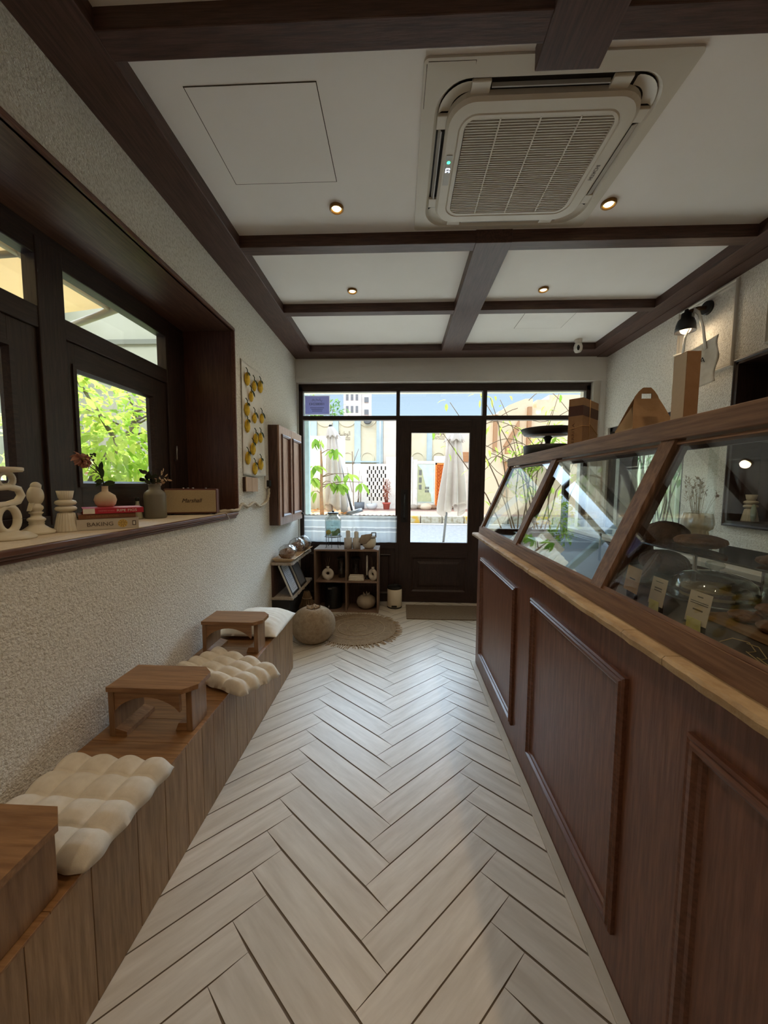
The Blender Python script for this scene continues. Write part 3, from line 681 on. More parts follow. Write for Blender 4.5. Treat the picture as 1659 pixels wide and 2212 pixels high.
# distant tower and trees
tw = thing('apartment_tower', 'distant white apartment tower above the villa roof', 'building', (-6.9, 60, 0))
t = MB(); t.box(-9.3, -6.4, 60, 66, 0, 24); t.box(-6.4, -5.15, 60.6, 66, 0, 24); part('wall', t, mat('white tower render', srgb(228, 226, 220), 0.9), tw)
wm = mat('tower window glass', srgb(122, 128, 132), 0.4)
for zz in range(11, 23, 2):
    for xx in (-8.9, -8.1, -7.3):
        t = MB(); t.box(xx, xx+0.42, 59.93, 60.02, zz+0.3, zz+1.4); part('window', t, wm, tw)
    t = MB(); t.box(-5.9, -5.2, 60.4, 60.62, zz+0.1, zz+0.9); part('balcony', t, wm, tw)
def foliage(mb, c, rad, n, ln, wd, up=0.3, rnd=random):
    c = Vector(c)
    for _ in range(n):
        d = Vector((rnd.gauss(0,1), rnd.gauss(0,1), rnd.gauss(0,1))).normalized(); rr = rnd.random()**0.4
        p = c+Vector((d.x*rad[0], d.y*rad[1], d.z*rad[2]))*rr
        dd = (d+Vector((rnd.uniform(-.8,.8), rnd.uniform(-.8,.8), rnd.uniform(-.9,.4)))).normalized()
        s_ = rnd.uniform(0.7, 1.3)
        mb.leaf(p, dd, (rnd.uniform(-.5,.5), rnd.uniform(-.5,.5), 1), ln*s_, wd*s_, 0.35, 2)
def street_tree(x, y, z0, zc, rad, n, m, label, ln=0.5):
    r = thing('street_tree', label, 'tree', (x, y, z0), 'trees beyond the villa')
    t = MB(); t.tube([(x, y, z0), (x+0.1, y, (z0+zc)/2), (x, y, zc)], [0.22, 0.17, 0.06], 8)
    for k in range(5): a = k*1.3; t.tube([(x, y, (z0+zc)/2+0.3*k), (x+math.cos(a)*rad[0]*0.8, y+math.sin(a)*rad[1]*0.8, zc+0.4*math.sin(k*2))], [0.08, 0.02], 6)
    part('trunk', t, M['bark'], r)
    f = MB(); foliage(f, (x, y, zc), rad, n, ln, ln*0.5); part('foliage', f, m, r)
street_tree(-9.0, 30, 0.2, 8.0, (2.6, 2.2, 2.0), 900, M['leaf'], 'bright green tree rising behind the notice in the top pane', 0.34)
street_tree(-5.6, 28, 0.2, 6.6, (1.7, 1.6, 1.6), 520, M['leaf_dk'], 'blue green tree in front of the distant tower', 0.3)

# post, parasols, tree and raised bed near the front window
t = MB(); t.box(-1.60, -1.505, 5.97, 6.06, -0.1, 3.3, bev=0.004); solid('porch_post', t, mat('pale blue painted post', srgb(176, 196, 200), 0.8, col2=srgb(160, 182, 188), scale=10), 'pale blue porch post just outside the left shop window', 'post', (-1.55, 6.0, -0.1))
t = MB(); t.box(-2.6, 3.4, 4.75, 5.5, 2.90, 3.15); t.box(-2.6, 3.4, 5.5, 5.6, 2.88, 3.15); struct('trim_31', t, mat('pale painted eave', srgb(214, 212, 202), 0.8))
bed = MB(); bed.box(-4.5, -1.12, 7.8, 9.95, -0.1, 0.78); bed.m = 1; bed.grid(24, 12, lambda u, v: Vector((-4.48+3.34*u, 7.82+2.1*v, 0.80+0.035*mnoise.noise(Vector((u*9, v*6, 1)))))); struct('terrain_bed', bed, [M['whitewall'], M['sand']])
fc = MB(); nn = 70
def corr(u, v): x = -4.6+3.12*u; return Vector((x, 9.8+0.03*math.sin(x*2*math.pi/0.16), 0.70+2.11*v))
fc.grid(320, 1, corr)
fo = solid('corrugated_fence', fc, M['corr'], 'white corrugated sheet fence behind the raised bed', 'fence', (-3, 9.8, 0.78)); fo.modifiers.new('thick', 'SOLIDIFY').thickness = 0.012
def parasol(label, base, ztop, zbot, rt, rb, lean=(0, 0), seed=0, off=0.0):
    x, y, z = base
    r = thing('parasol', label, 'parasol', base, 'closed parasols outside')
    rnd = random.Random(seed)
    axis = Vector((lean[0], lean[1], 1)).normalized()
    P = lambda h: Vector((x, y, z))+axis*((h-z)/axis.z)
    t = MB(); t.tube([P(z), P(ztop+0.02)], 0.026, 10); part('pole', t, M['pole'], r)
    t = MB(); t.cyl(P(z), P(z+0.08), 0.26, 0.24); part('base', t, M['pole'], r)
    ph = [rnd.uniform(0, 6.28) for _ in range(8)]
    def cov(u, v):
        h = ztop-0.16+(zbot-ztop+0.16)*v; a = 2*math.pi*u
        rad = rt*0.75+(rb-rt*0.75)*min(1, v*1.08)**0.8
        fold = 1+(0.24+0.1*v)*math.sin(8*a+ph[0]+1.2*math.sin(2*v+ph[1]))+0.12*math.sin(3*a+ph[2]+v*2)
        edge = 0.10*math.sin(a*2+ph[3])*v**6+0.05*math.sin(8*a+ph[0])*v**6
        c = P(h+edge); return c+Vector((math.cos(a)*rad*fold+off*v, math.sin(a)*rad*fold*0.75, 0))
    t = MB(); t.grid(96, 18, cov); o = part('canopy', t, M['canvas'], r); o.modifiers.new('thick', 'SOLIDIFY').thickness = 0.004
    def cap(u, v):
        h = ztop-0.26*v; a = 2*math.pi*u
        rad = 0.03+(rt*1.35)*v**0.7; fold = 1+0.16*v*math.sin(8*a+ph[4]); e = 0.03*math.sin(8*a+ph[4])*v**4
        return P(h-e)+Vector((math.cos(a)*rad*fold, math.sin(a)*rad*fold*0.8, 0))
    t = MB(); t.grid(64, 6, cap); o = part('vent_cap', t, M['canvas'], r); o.modifiers.new('thick', 'SOLIDIFY').thickness = 0.004
    t = MB(); t.cyl(P(ztop-0.01), P(ztop+0.03), 0.05, 0.03); part('finial', t, M['black'], r)
parasol('tall closed grey parasol standing upright outside the door', (0.90, 7.5, -0.1), 2.66, 1.0, 0.12, 0.225, (0.088, 0), 3, 0.115)
parasol('closed grey parasol leaning in the raised bed behind the left window', (-1.10, 8.5, 0.80), 2.87, 0.92, 0.10, 0.215, (-0.255, 0), 5, -0.36)
# young tree with large leaves in the bed
yt = thing('young_tree', 'young tree with large drooping leaves and bare orange trunk in raised bed', 'tree', (-1.70, 8.0, 0.8))
TY = 8.0; tk = 8.0/9.0
Q = lambda x, z, dy=0.0: (x*tk, TY+dy, 1.5+(z-1.5)*tk)
t = MB(); t.tube([(-1.95*tk, TY, 0.80), Q(-1.97, 1.3), Q(-1.95, 1.9), Q(-1.97, 2.34)], [0.05, 0.036, 0.03, 0.02], 8); part('trunk', t, mat('orange brown trunk', srgb(176, 128, 88), 0.9, col2=srgb(140, 112, 88), scale=14), yt)
rnd = random.Random(11)
for (px_, pz_, nl) in ((-2.02, 2.58, 8), (-1.62, 2.33, 10), (-2.12, 1.92, 7), (-2.16, 1.62, 7), (-1.60, 1.74, 4), (-1.48, 1.48, 12), (-1.25, 1.74, 5), (-0.90, 1.54, 4), (-2.15, 1.3, 2), (-1.72, 1.55, 4)):
    b_ = MB(); b_.tube([Q(-1.96, min(2.3, pz_-0.06)), Q((px_-1.96)/2, pz_+0.03, -0.04), Q(px_, pz_+0.02, -0.06)], [0.012, 0.009, 0.005], 5); bo = part('branch', b_, M['twig'], yt)
    f = MB(); c_ = Vector(Q(px_, pz_, -0.06))
    for k in range(nl):
        a = rnd.uniform(0, 6.28); f.leaf(c_+Vector((rnd.uniform(-.07,.07), rnd.uniform(-.05,.05), rnd.uniform(-.04,.04))), (math.cos(a), math.sin(a)*0.6-0.2, -0.25-rnd.random()*0.9), (0, -0.4, 1), rnd.uniform(0.18, 0.28), rnd.uniform(0.09, 0.12), 0.35, 4)
    lo = part('leaves', f, M['leaf'], bo)
dl_ = MB(); rnd = random.Random(4)
for _ in range(90): dl_.leaf((rnd.uniform(-2.6, -1.2), rnd.uniform(7.9, 9.6), 0.84), (rnd.uniform(-1,1), rnd.uniform(-1,1), 0.1), (rnd.uniform(-.4,.4), 0, 1), 0.11, 0.06, 0.1, 2)
solid('fallen_leaves', dl_, leafmat('fallen orange leaves', srgb(196, 120, 58), srgb(222, 160, 90), 0.2), 'fallen orange leaves scattered on the sandy bed', 'leaves', (-1.9, 8.7, 0.8), kind='stuff')
# pots on the pavement across the street
def pot(name, x, y, prof, m, label, soil=0.9):
    r = thing(name, label, 'flower pot', (x, y, 0.2), 'plant pots on the pavement opposite')
    t = MB(); t.lathe(prof, (x, y, 0.2), 24); part('pot', t, m, r); return r
p1 = pot('flower_pot', -2.1, 18.9, [(0.20, 0), (0.26, 0.02), (0.27, 0.36), (0.24, 0.37), (0.23, 0.30), (0, 0.30)], mat('slate blue pot', srgb(104, 112, 120), 0.6), 'slate grey round pot with bare tall sticks')
t = MB(); rnd = random.Random(3)
for k in range(6): xx = -2.1+rnd.uniform(-.12,.12); t.tube([(xx, 18.9, 0.5), (xx+rnd.uniform(-.2,.25), 18.9, rnd.uniform(1.2, 2.4))], [0.016, 0.006], 5)
part('stems', t, M['twig'], p1)
p2 = pot('flower_pot', -1.44, 18.85, [(0.15, 0), (0.24, 0.06), (0.30, 0.18), (0.29, 0.29), (0.27, 0.30), (0.25, 0.24), (0, 0.24)], mat('pale blue bowl pot', srgb(206, 212, 214), 0.5), 'pale bowl shaped pot with one dry stem')
t = MB(); t.tube([(-1.44, 18.85, 0.42), (-1.48, 18.85, 0.8), (-1.42, 18.85, 1.5)], [0.012, 0.01, 0.005], 5); part('stems', t, M['twig'], p2)
p3 = pot('flower_pot', -0.66, 18.8, [(0.15, 0), (0.19, 0.30), (0.22, 0.30), (0.22, 0.37), (0.19, 0.37), (0.18, 0.32), (0, 0.32)], mat('terracotta red pot', srgb(188, 92, 80), 0.7), 'red plastic pot with a dry reddish shrub')
t = MB(); rnd = random.Random(8)
for k in range(14): t.tube([(-0.66+rnd.uniform(-.08,.08), 18.8, 0.5), (-0.66+rnd.uniform(-.22,.22), 18.8+rnd.uniform(-.2,.2), rnd.uniform(1.2, 1.85))], [0.012, 0.004], 4)
so = part('stems', t, M['leaf_red'], p3)
f = MB(); foliage(f, (-0.66, 18.8, 1.25), (0.2, 0.2, 0.6), 260, 0.08, 0.035); part('leaves', f, M['leaf_red'], so)
t = MB(); t.ball((-1.28, 9.1, 0.92), (0.13, 0.1, 0.14), 14, 9, fn=lambda d: 1+0.35*mnoise.noise(d*3.0)); solid('plastic_bag', t, mat('white thin plastic', srgb(232, 234, 238), 0.4), 'crumpled white plastic bag beside the leaning parasol', 'bag', (-1.28, 9.1, 0.8))
t = MB(); t.tube([(-1.18, 9.3, 0.8), (-1.22, 9.3, 2.35)], 0.012, 6); t.tube([(-1.21, 9.3, 2.0), (-1.05, 9.3, 2.42)], [0.01, 0.006], 5); t.tube([(-1.22, 9.3, 1.3), (-1.36, 9.3, 1.95)], [0.008, 0.005], 5); solid('garden_stake', t, M['twig'], 'thin forked garden stake right of the leaning parasol', 'stake', (-1.2, 9.3, 0.8))

# climbing shrub outside the window right of the door
cs = thing('climbing_shrub', 'leafy climbing shrub outside the window right of the door', 'shrub', (2.2, 6.2, -0.1))
rnd = random.Random(21); t = MB(); tips = []
for k in range(15):
    x = rnd.uniform(1.95, 2.7); y = rnd.uniform(6.0, 6.5); z = -0.1; pts = [(x, y, z)]; dx = rnd.uniform(-0.16, 0.1)
    H = rnd.uniform(1.9, 3.05)
    for s_ in range(1, 8):
        q = s_/7; x += dx*(0.4+1.4*q)+rnd.uniform(-.07,.07); y += rnd.uniform(-.04,.04); pts.append((x, y, -0.1+(H+0.1)*q)); tips.append(pts[-1])
    t.tube(pts, [0.018-0.0018*i for i in range(8)], 5)
for k in range(14):
    a = rnd.uniform(1.4, 2.6); z = rnd.uniform(1.7, 2.9); y = rnd.uniform(5.9, 6.3)
    t.tube([(a+0.5*u-0.25, y, z+0.28*math.sin(u*2.2+k)*(1 if k % 2 else 0.5)) for u in [i/8*1.6 for i in range(9)]], 0.006, 4)
so = part('stems', t, M['twig'], cs)
f = MB()
for p in tips:
    if p[2] < 1.3: continue
    for k in range(rnd.choice((2, 3, 4))): f.leaf(Vector(p)+Vector((rnd.uniform(-.15,.15), rnd.uniform(-.1,.1), rnd.uniform(-.1,.1))), (rnd.uniform(-1,1), rnd.uniform(-.6,.6), rnd.uniform(-1,.3)), (0,0,1), rnd.uniform(.09,.17), rnd.uniform(.035,.06), 0.4, 3)
foliage(f, (2.6, 6.3, 2.25), (0.35, 0.25, 0.25), 90, 0.13, 0.05); foliage(f, (2.15, 6.2, 1.95), (0.35, 0.25, 0.18), 70, 0.12, 0.05)
part('leaves', f, M['leaf_yel'], so)

# garden outside the left window
TR1, TR2, TR3, TR4 = TRUNK
lg = thing('garden_tree', 'leafy tree with dark leaning trunk outside the left window', 'tree', (-3.9, 4.4, -0.1))
t = MB(); t.tube([(-3.5, 3.6, -0.1), (-3.55, 3.75, 1.0), TR1, TR2, TR3, TR4], [0.09, 0.075, 0.065, 0.06, 0.055, 0.045], 10)
t.tube([TR2, (-3.6, TR2[1]-0.4, TR2[2]+0.5), (-3.5, TR2[1]-0.9, TR2[2]+0.9)], [0.03, 0.02, 0.01], 6)
for k in range(12): a = random.uniform(0, 6.28); t.tube([(TR3[0], TR3[1], TR3[2]-0.3+0.06*k), (TR3[0]+math.cos(a)*0.8, TR3[1]+math.sin(a)*0.8, TR3[2]-0.2+0.1*k)], [0.014, 0.004], 5)
so = part('trunk', t, mat('dark mottled bark', srgb(92, 80, 68), 0.9, col2=srgb(122, 108, 92), scale=14, bump=0.5, bscale=60), lg)
f = MB(); rnd = random.Random(31)
foliage(f, (-3.3, 4.0, 2.0), (0.5, 0.7, 0.75), 620, 0.11, 0.075, rnd=rnd); foliage(f, (-3.2, 4.4, 1.45), (0.5, 0.8, 0.4), 460, 0.10, 0.07, rnd=rnd); foliage(f, (-3.9, 4.6, 2.5), (0.7, 0.7, 0.35), 200, 0.10, 0.06, rnd=rnd)
part('foliage', f, M['leaf_sun'], so)
hb = thing('garden_hedge', 'pale green hedge filling the garden behind the tree', 'hedge', (-5.6, 4.6, -0.1))
f = MB(); foliage(f, (-5.6, 5.2, 1.2), (0.7, 2.6, 1.3), 1500, 0.13, 0.08, rnd=rnd); part('foliage', f, M['leaf_sun2'], hb)
t = MB(); t.box(-7.2, -7.0, 0.0, 11.0, -0.1, 1.7); t.m = 1; t.box(-7.22, -6.95, 0.0, 11.0, 1.7, 1.78); solid('boundary_wall', t, [M['whitewall'], mat('brick coping', srgb(170, 110, 84), 0.9)], 'white garden boundary wall with brick coping beyond the left window', 'wall', (-7.1, 5, -0.1))
aw = thing('garden_awning', 'cream fabric awning with thin ribs over the left window', 'awning', (-3.6, 0.6, 2.95))
t = MB(); t.grid(12, 8, lambda u, v: Vector((-1.76-4.2*u, -2.5+5.62*v+0.42*(u*4.2-0.73)/0.74*0.34*(1 if v > 0.99 else v), 3.02-0.02*math.sin(math.pi*v*3)))); o = part('fabric', t, cloth_thin('sunlit cream awning cloth', srgb(232, 214, 178), 0.45), aw); o.modifiers.new('thick', 'SOLIDIFY').thickness = 0.004
t = MB()
for x_ in (-1.78, -2.5, -3.9, -5.9): t.tube([(x_, -2.5, 2.99), (x_, 3.10, 2.99)], 0.022, 8)
for v_ in (-1.2, 0.6, 2.3): t.tube([(-1.72, v_, 2.99), (-5.96, v_+0.3, 2.99)], 0.022, 8)
t.tube([(-1.72, 2.78, 2.98), (-2.4, 3.07, 2.98), (-3.15, 3.40, 2.98), (-5.96, 4.6, 2.98)], 0.03, 8)
part('ribs', t, mat('beige awning rib', srgb(150, 138, 112), 0.6), aw)
hw = thing('neighbour_house', 'pale cream neighbouring house above the garden hedge', 'house', (-8.5, 10, -0.1))
t = MB(); t.box(-16, -4.7, 9.5, 9.9, -0.1, 7.5); t.box(-16, -9, 2.5, 9.5, -0.1, 6.5); part('wall', t, mat('pale cream render', srgb(186, 184, 160), 0.9, col2=srgb(196, 194, 172), scale=1), hw)
t = MB(); t.box(-16, -4.7, 9.42, 9.5, 5.14, 5.26); part('string_course', t, mat('grey string course', srgb(140, 140, 124), 0.8), hw)
# fence and vine outside the side window
fc = MB(); fc.grid(300, 1, lambda u, v: Vector((3.5+0.025*math.sin((2.5+4.5*u)*2*math.pi/0.12), 2.5+4.5*u, -0.1+2.9*v)))
fo = solid('metal_fence', fc, mat('pale green corrugated sheet', srgb(206, 214, 188), 0.7), 'pale green corrugated fence outside the side window', 'fence', (3.5, 4.5, -0.1)); fo.modifiers.new('thick', 'SOLIDIFY').thickness = 0.01
vn = thing('dry_vine', 'tangle of thin dry vine stems hanging on the green fence', 'vine', (3.3, 4.0, -0.1))
t = MB(); rnd = random.Random(77)
for k in range(34):
    y = rnd.uniform(3.0, 5.3); pts = []
    for s_ in range(9): y += rnd.uniform(-.09,.09); pts.append((3.33+rnd.uniform(-.06,.06), y, -0.1+2.8*s_/8))
    t.tube(pts, rnd.uniform(0.006, 0.014), 4)
so = part('stems', t, mat('dark vine stem', srgb(84, 74, 60), 0.9), vn)
f = MB(); foliage(f, (3.28, 4.3, 2.1), (0.12, 1.0, 0.6), 130, 0.09, 0.045, rnd=rnd); part('leaves', f, M['leaf_dk'], so)
# ============================================================ BENCH, BENCH TABLES, CUSHIONS
BX, BZ = -0.855, 0.44
bench = thing('wall_bench', 'long low pine plank bench built along the left wall', 'bench', (-1.06, 1.0, 0))
rnd = random.Random(2)
t = MB(); y = -1.4
while y < 2.79:
    wdt = min(rnd.uniform(0.095, 0.18), 2.80-y)
    if 2.80-y-wdt < 0.04: wdt = 2.80-y
    t.box(BX-0.022, BX, y+0.0008, y+wdt-0.0008, 0.002, BZ-0.0085, bev=0.0015); y += wdt
part('front_boards', t, M['pine_z'], bench)
t = MB(); t.box(XL+0.006, BX-0.0225, 2.782, 2.80, 0.002, BZ-0.0085, bev=0.0015); part('end_panel', t, M['pine_z'], bench)
t = MB(); y = -1.4
while y < 2.80:
    wdt = min(0.145, 2.80-y); t.box(XL+0.006, BX+0.001, y+0.0006, y+wdt-0.0006, BZ-0.008, BZ, bev=0.0012); y += wdt
part('top_boards', t, M['pine_x'], bench)

def bench_table(y0, y1, label):
    x0, x1 = -1.205, -0.838; zt = 0.658; th = 0.02; yc = (y0+y1)/2
    r = thing('bench_table', label, 'small table', ((x0+x1)/2, yc, BZ), 'small pine tables standing on the bench')
    zb = BZ+0.0015; c = 0.045
    t = MB(); t.prism([(x0, y0, zt), (x1-c, y0, zt), (x1, y0+c, zt), (x1, y1-c, zt), (x1-c, y1, zt), (x0, y1, zt)], (0, 0, -th)); part('top', t, M['table_x'], r)
    t = MB(); t.box(x0+0.002, x0+0.026, y0+0.006, y1-0.006, zb, zt-th, bev=0.002); part('leg', t, M['table_z'], r, 'full width wall side leg board')
    t = MB(); t.box(x1-0.062, x1-0.036, y0+0.052, y1-0.02, zb, zt-th, bev=0.002); part('leg', t, M['table_z'], r, 'front leg board')
    for ya in (y0+0.010, y1-0.026):
        t = MB(); xa, xb = x0+0.027, x1-0.063 if ya > yc else x1-0.05
        if ya < yc: xb = x1-0.063; 
        z1 = zt-th-0.001; poly = [(xa, ya, z1), (xa, ya, z1-0.085)]
        n = 12
        for i in range(1, n): q = i/n; poly.append((xa+(xb-xa)*q, ya, z1-0.085+0.062*math.sin(math.pi*q)**0.7))
        poly += [(xb, ya, z1-0.085), (xb, ya, z1)]
        # split into convex strips
        for i in range(1, n+1):
            qa, qb = (i-1)/n, i/n; za = z1-0.085+0.062*max(0, math.sin(math.pi*qa))**0.7; zb2 = z1-0.085+0.062*max(0, math.sin(math.pi*qb))**0.7
            t.prism([(xa+(xb-xa)*qa, ya, z1), (xa+(xb-xa)*qa, ya, za), (xa+(xb-xa)*qb, ya, zb2), (xa+(xb-xa)*qb, ya, z1)], (0, 0.016, 0))
        part('apron', t, M['table_x'], r)
    t = MB(); t.prism([(x0+0.027, y0+0.008, zb), (x0+0.075, y0+0.008, zb), (x0+0.075, y0+0.008, zb+0.02), (x0+0.027, y0+0.008, zb+0.034)], (0, y1-y0-0.016, 0)); part('foot', t, M['table_x'], r)
    t = MB(); t.prism([(x1-0.063, y0+0.054, zb), (x1-0.063, y0+0.054, zb+0.036), (x1-0.098, y0+0.054, zb+0.034), (x1-0.112, y0+0.054, zb)], (0, y1-y0-0.076, 0)); part('foot', t, M['table_x'], r)
    return r
bench_table(1.372, 1.56, 'small pine table between the tufted cushions, middle of the three on the bench')
bench_table(2.088, 2.278, 'small pine table beside the plain white pillow at the far bench end')
bench_table(0.60, 0.838, 'small dark pine table cut off at the lower left, near end of bench')

def cushion(name, label, c, e1, e2, th, nx, ny, m, tuft=True, seed=0, group='seat cushions on the bench', edge=0.16, droop=None):
    c = Vector(c); e1 = Vector(e1+(0,)); e2 = Vector(e2+(0,)); N = 64
    def H(u, v):
        a = min(u, 1-u)*2; b2 = min(v, 1-v)*2
        ed = (1-(1-min(1, a/edge))**2.4)**0.55*(1-(1-min(1, b2/edge))**2.4)**0.55
        if tuft:
            su = abs(math.sin(math.pi*u*nx)); sv = abs(math.sin(math.pi*v*ny))
            pil = 0.56+0.44*(min(1, su*1.1)*min(1, sv*1.1))**0.55
            # deep buttons at the inner crossings
            return ed*pil
        wr = 1+0.05*mnoise.noise(Vector((u*3+seed, v*14, 0)))+0.03*mnoise.noise(Vector((u*6, v*30+seed, 2)))
        dome = 0.45+0.55*(math.sin(math.pi*u)*math.sin(math.pi*v))**0.5
        return ed*wr*dome
    def pos(u, v):
        uu, vv = u-0.5, v-0.5
        # pinch the sides a little between the seams
        k = 1-0.02*math.cos(uu*math.pi*nx*2)*abs(vv)*2 if tuft else 1-0.10*(4*uu*uu-1)*(-1)*abs(vv)*0.5
        k2 = 1-0.02*math.cos(vv*math.pi*ny*2)*abs(uu)*2 if tuft else 1.0
        return c+e1*uu*k2+e2*vv*k
    zoff = droop or (lambda p: 0.0)
    t = MB()
    def top(u, v):
        p = pos(u, v); return Vector((p.x, p.y, p.z+th*0.22+th*0.78*H(u, v)+0.0025*mnoise.noise(Vector((u*9, v*9, seed)))+zoff(p)))
    def bot(u, v):
        p = pos(u, v); return Vector((p.x, p.y, p.z+th*0.22*(1-min(1, 8*min(u, 1-u, v, 1-v)))+zoff(p)))
    t.grid(N, N, top)
    t.grid(N, N, lambda u, v: bot(1-u, v))
    o = solid(name, t, m, label, 'cushion', tuple(c), group)
    bm = bmesh.new(); bm.from_mesh(o.data); bmesh.ops.remove_doubles(bm, verts=bm.verts, dist=0.0008); bmesh.ops.recalc_face_normals(bm, faces=bm.faces); bm.to_mesh(o.data); bm.free()
    return o
cushion('seat_cushion', 'beige tufted cushion nearest the camera, lying flat across the bench', (-1.025, 1.035, BZ+0.0025), (0.41, -0.01), (0.012, 0.372), 0.072, 4, 4, M['linen'], seed=1, edge=0.2)
dro = lambda p: -max(0, p.x+0.83)*0.10+0.0
cushion('seat_cushion', 'cream tufted cushion lying askew over the bench front edge', (-0.945, 1.875, BZ+0.003), (0.475, -0.20), (0.125, 0.245), 0.075, 4, 4, M['linen'], seed=4, droop=dro, edge=0.2)
cushion('seat_cushion', 'plain white plump pillow without tufts at the far bench end', (-1.03, 2.545, BZ+0.003), (0.42, 0.0), (0.0, 0.46), 0.115, 1, 1, M['linen_white'], tuft=False, seed=7, edge=0.55)
# ============================================================ THINGS ON THE WINDOW SILL
SZ = 1.2842
# looped stoneware candle holder
r = thing('candle_holder', 'sculpted cream candle holder of stacked loops on sill', 'candle holder', (-1.492, 1.30, SZ), 'ceramic candle holders on the sill')
cx, cy = -1.492, 1.30
t = MB(); t.lathe([(0.0, 0), (0.078, 0), (0.082, 0.006), (0.060, 0.022), (0.03, 0.03), (0, 0.03)], (cx, cy, SZ), 36); part('base', t, M['cream'], r)
def strip(pts, w, th, closed=False):
    # flat band following a curve in the y-z plane
    t = MB(); t.tube([(cx, p[0], p[1]) for p in pts], th, 12); 
    return t
L1 = [(cy+0.0+0.036*math.cos(a), SZ+0.075+0.050*math.sin(a)) for a in [i/24*2*math.pi for i in range(25)]]
t = MB(); t.tube([(cx, *p) for p in L1], 0.0135, 10, caps=False)
L2 = [(cy-0.050, SZ+0.165), (cy-0.054, SZ+0.14), (cy-0.035, SZ+0.128), (cy+0.0, SZ+0.13), (cy+0.04, SZ+0.142), (cy+0.055, SZ+0.165), (cy+0.045, SZ+0.19), (cy+0.01, SZ+0.20), (cy-0.03, SZ+0.196), (cy-0.05, SZ+0.165)]
t.tube([(cx, *p) for p in L2], 0.0135, 10, caps=False)
L3 = [(cy+0.028*math.cos(a), SZ+0.226+0.028*math.sin(a)) for a in [i/20*2*math.pi for i in range(21)]]
t.tube([(cx, *p) for p in L3], 0.011, 10, caps=False)
part('loops', t, M['cream'], r)
t = MB(); t.lathe([(0.0, 0.252), (0.05, 0.256), (0.054, 0.262), (0.054, 0.272), (0.05, 0.274), (0.0, 0.268)], (cx, cy, SZ), 32); part('cup', t, M['cream'], r)
# bird finial candle stick
r = thing('bird_figure', 'cream ceramic bird perched on a turned pedestal', 'figurine', (-1.525, 1.44, SZ)); cx, cy = -1.525, 1.44
t = MB(); t.lathe([(0, 0), (0.056, 0), (0.060, 0.006), (0.058, 0.012), (0.040, 0.024), (0.026, 0.036), (0.024, 0.042), (0.026, 0.046), (0.024, 0.052), (0.030, 0.058), (0.030, 0.064), (0.026, 0.068), (0.018, 0.074), (0.017, 0.082), (0.023, 0.088), (0.024, 0.091), (0.017, 0.095), (0.020, 0.099), (0.025, 0.107), (0.024, 0.116), (0.017, 0.124), (0.016, 0.128), (0, 0.128)], (cx, cy, SZ), 32); part('pedestal', t, M['cream'], r)
t = MB(); t.ball((cx, cy+0.002, SZ+0.165), (0.026, 0.029, 0.042), 18, 14, fn=lambda d: 1+0.10*(-d.z)*(1-d.z*0.2)); t.ball((cx, cy+0.006, SZ+0.200), (0.017, 0.019, 0.019), 16, 10); t.cyl((cx, cy+0.020, SZ+0.206), (cx, cy+0.032, SZ+0.205), 0.004, 0.0008, 8)
t.prism([(cx-0.012, cy-0.012, SZ+0.145), (cx+0.012, cy-0.012, SZ+0.145), (cx+0.009, cy-0.030, SZ+0.098), (cx-0.009, cy-0.030, SZ+0.098)], (0, 0.008, 0.006)); part('bird', t, M['cream'], r)
# ribbed candle holder
def ribbed_holder(x, y, z, label, s=1.0, group='ceramic candle holders on the sill'):
    r = thing('candle_holder', label, 'candle holder', (x, y, z), group)
    rib = lambda a, zz: 1+0.035*math.cos(22*a)
    t = MB(); t.lathe([(0, 0), (0.044*s, 0), (0.044*s, 0.004*s), (0.036*s, 0.05*s), (0.030*s, 0.080*s), (0.018*s, 0.088*s), (0, 0.088*s)], (x, y, z), 88, rfun=rib); part('skirt', t, M['cream'], r)
    t = MB(); t.lathe([(0, 0.086*s), (0.020*s, 0.087*s), (0.036*s, 0.094*s), (0.039*s, 0.102*s), (0.034*s, 0.110*s), (0.020*s, 0.115*s), (0.034*s, 0.119*s), (0.039*s, 0.127*s), (0.035*s, 0.136*s), (0.022*s, 0.141*s), (0, 0.141*s)], (x, y, z), 40); part('rings', t, M['cream'], r)
    t = MB(); t.lathe([(0.020*s, 0.140*s), (0.025*s, 0.150*s), (0.030*s, 0.180*s), (0.026*s, 0.180*s), (0.021*s, 0.150*s), (0, 0.148*s)], (x, y, z), 66, rfun=rib); part('cup', t, M['cream'], r)
    return r
ribbed_holder(-1.482, 1.532, SZ, 'cream ribbed candle holder with two round rings left of books')
# books
def book(x0, x1, y0, y1, z0, z1, cover, label, spine_txt=None, rz=0.0):
    # spine faces the room (+x)
    cxb, cyb = (x0+x1)/2, (y0+y1)/2
    r = thing('book', label, 'book', (cxb, cyb, z0), 'stack of cook books on the sill', rz)
    w, d, h = (x1-x0)/2, (y1-y0)/2, z1-z0
    t = MB(); c = 0.0025
    t.box(-w, w, -d, d, 0, c); t.box(-w, w, -d, d, h-c, h); t.box(w-c, w, -d, d, 0, h, bev=0.001); part('cover', t, cover, r, local=True)
    t = MB(); t.box(-w+0.004, w-c-0.0004, -d+0.004, d-0.004, c+0.0003, h-c-0.0003); part('pages', t, M['paper'], r, local=True)
    return r
WMr = WM
ink = mat('dark printed ink', srgb(88, 76, 66), 0.7)
BKX = -1.37
b1 = book(-1.50, -1.33, 1.559, 1.791, SZ, SZ+0.050, mat('pale grey cloth cover', srgb(196, 186, 170), 0.7), 'thick pale cook book with a lemon on its spine, lowest of the stack', rz=-0.80)
w1 = WM[b1.name]; R3 = w1.to_3x3()
text('title', 'BAKING', b1, w1 @ Vector((0.0856, -0.032, 0.025)), R3 @ Vector((0,1,0)), (0,0,1), 0.026, ink, width=0.095)
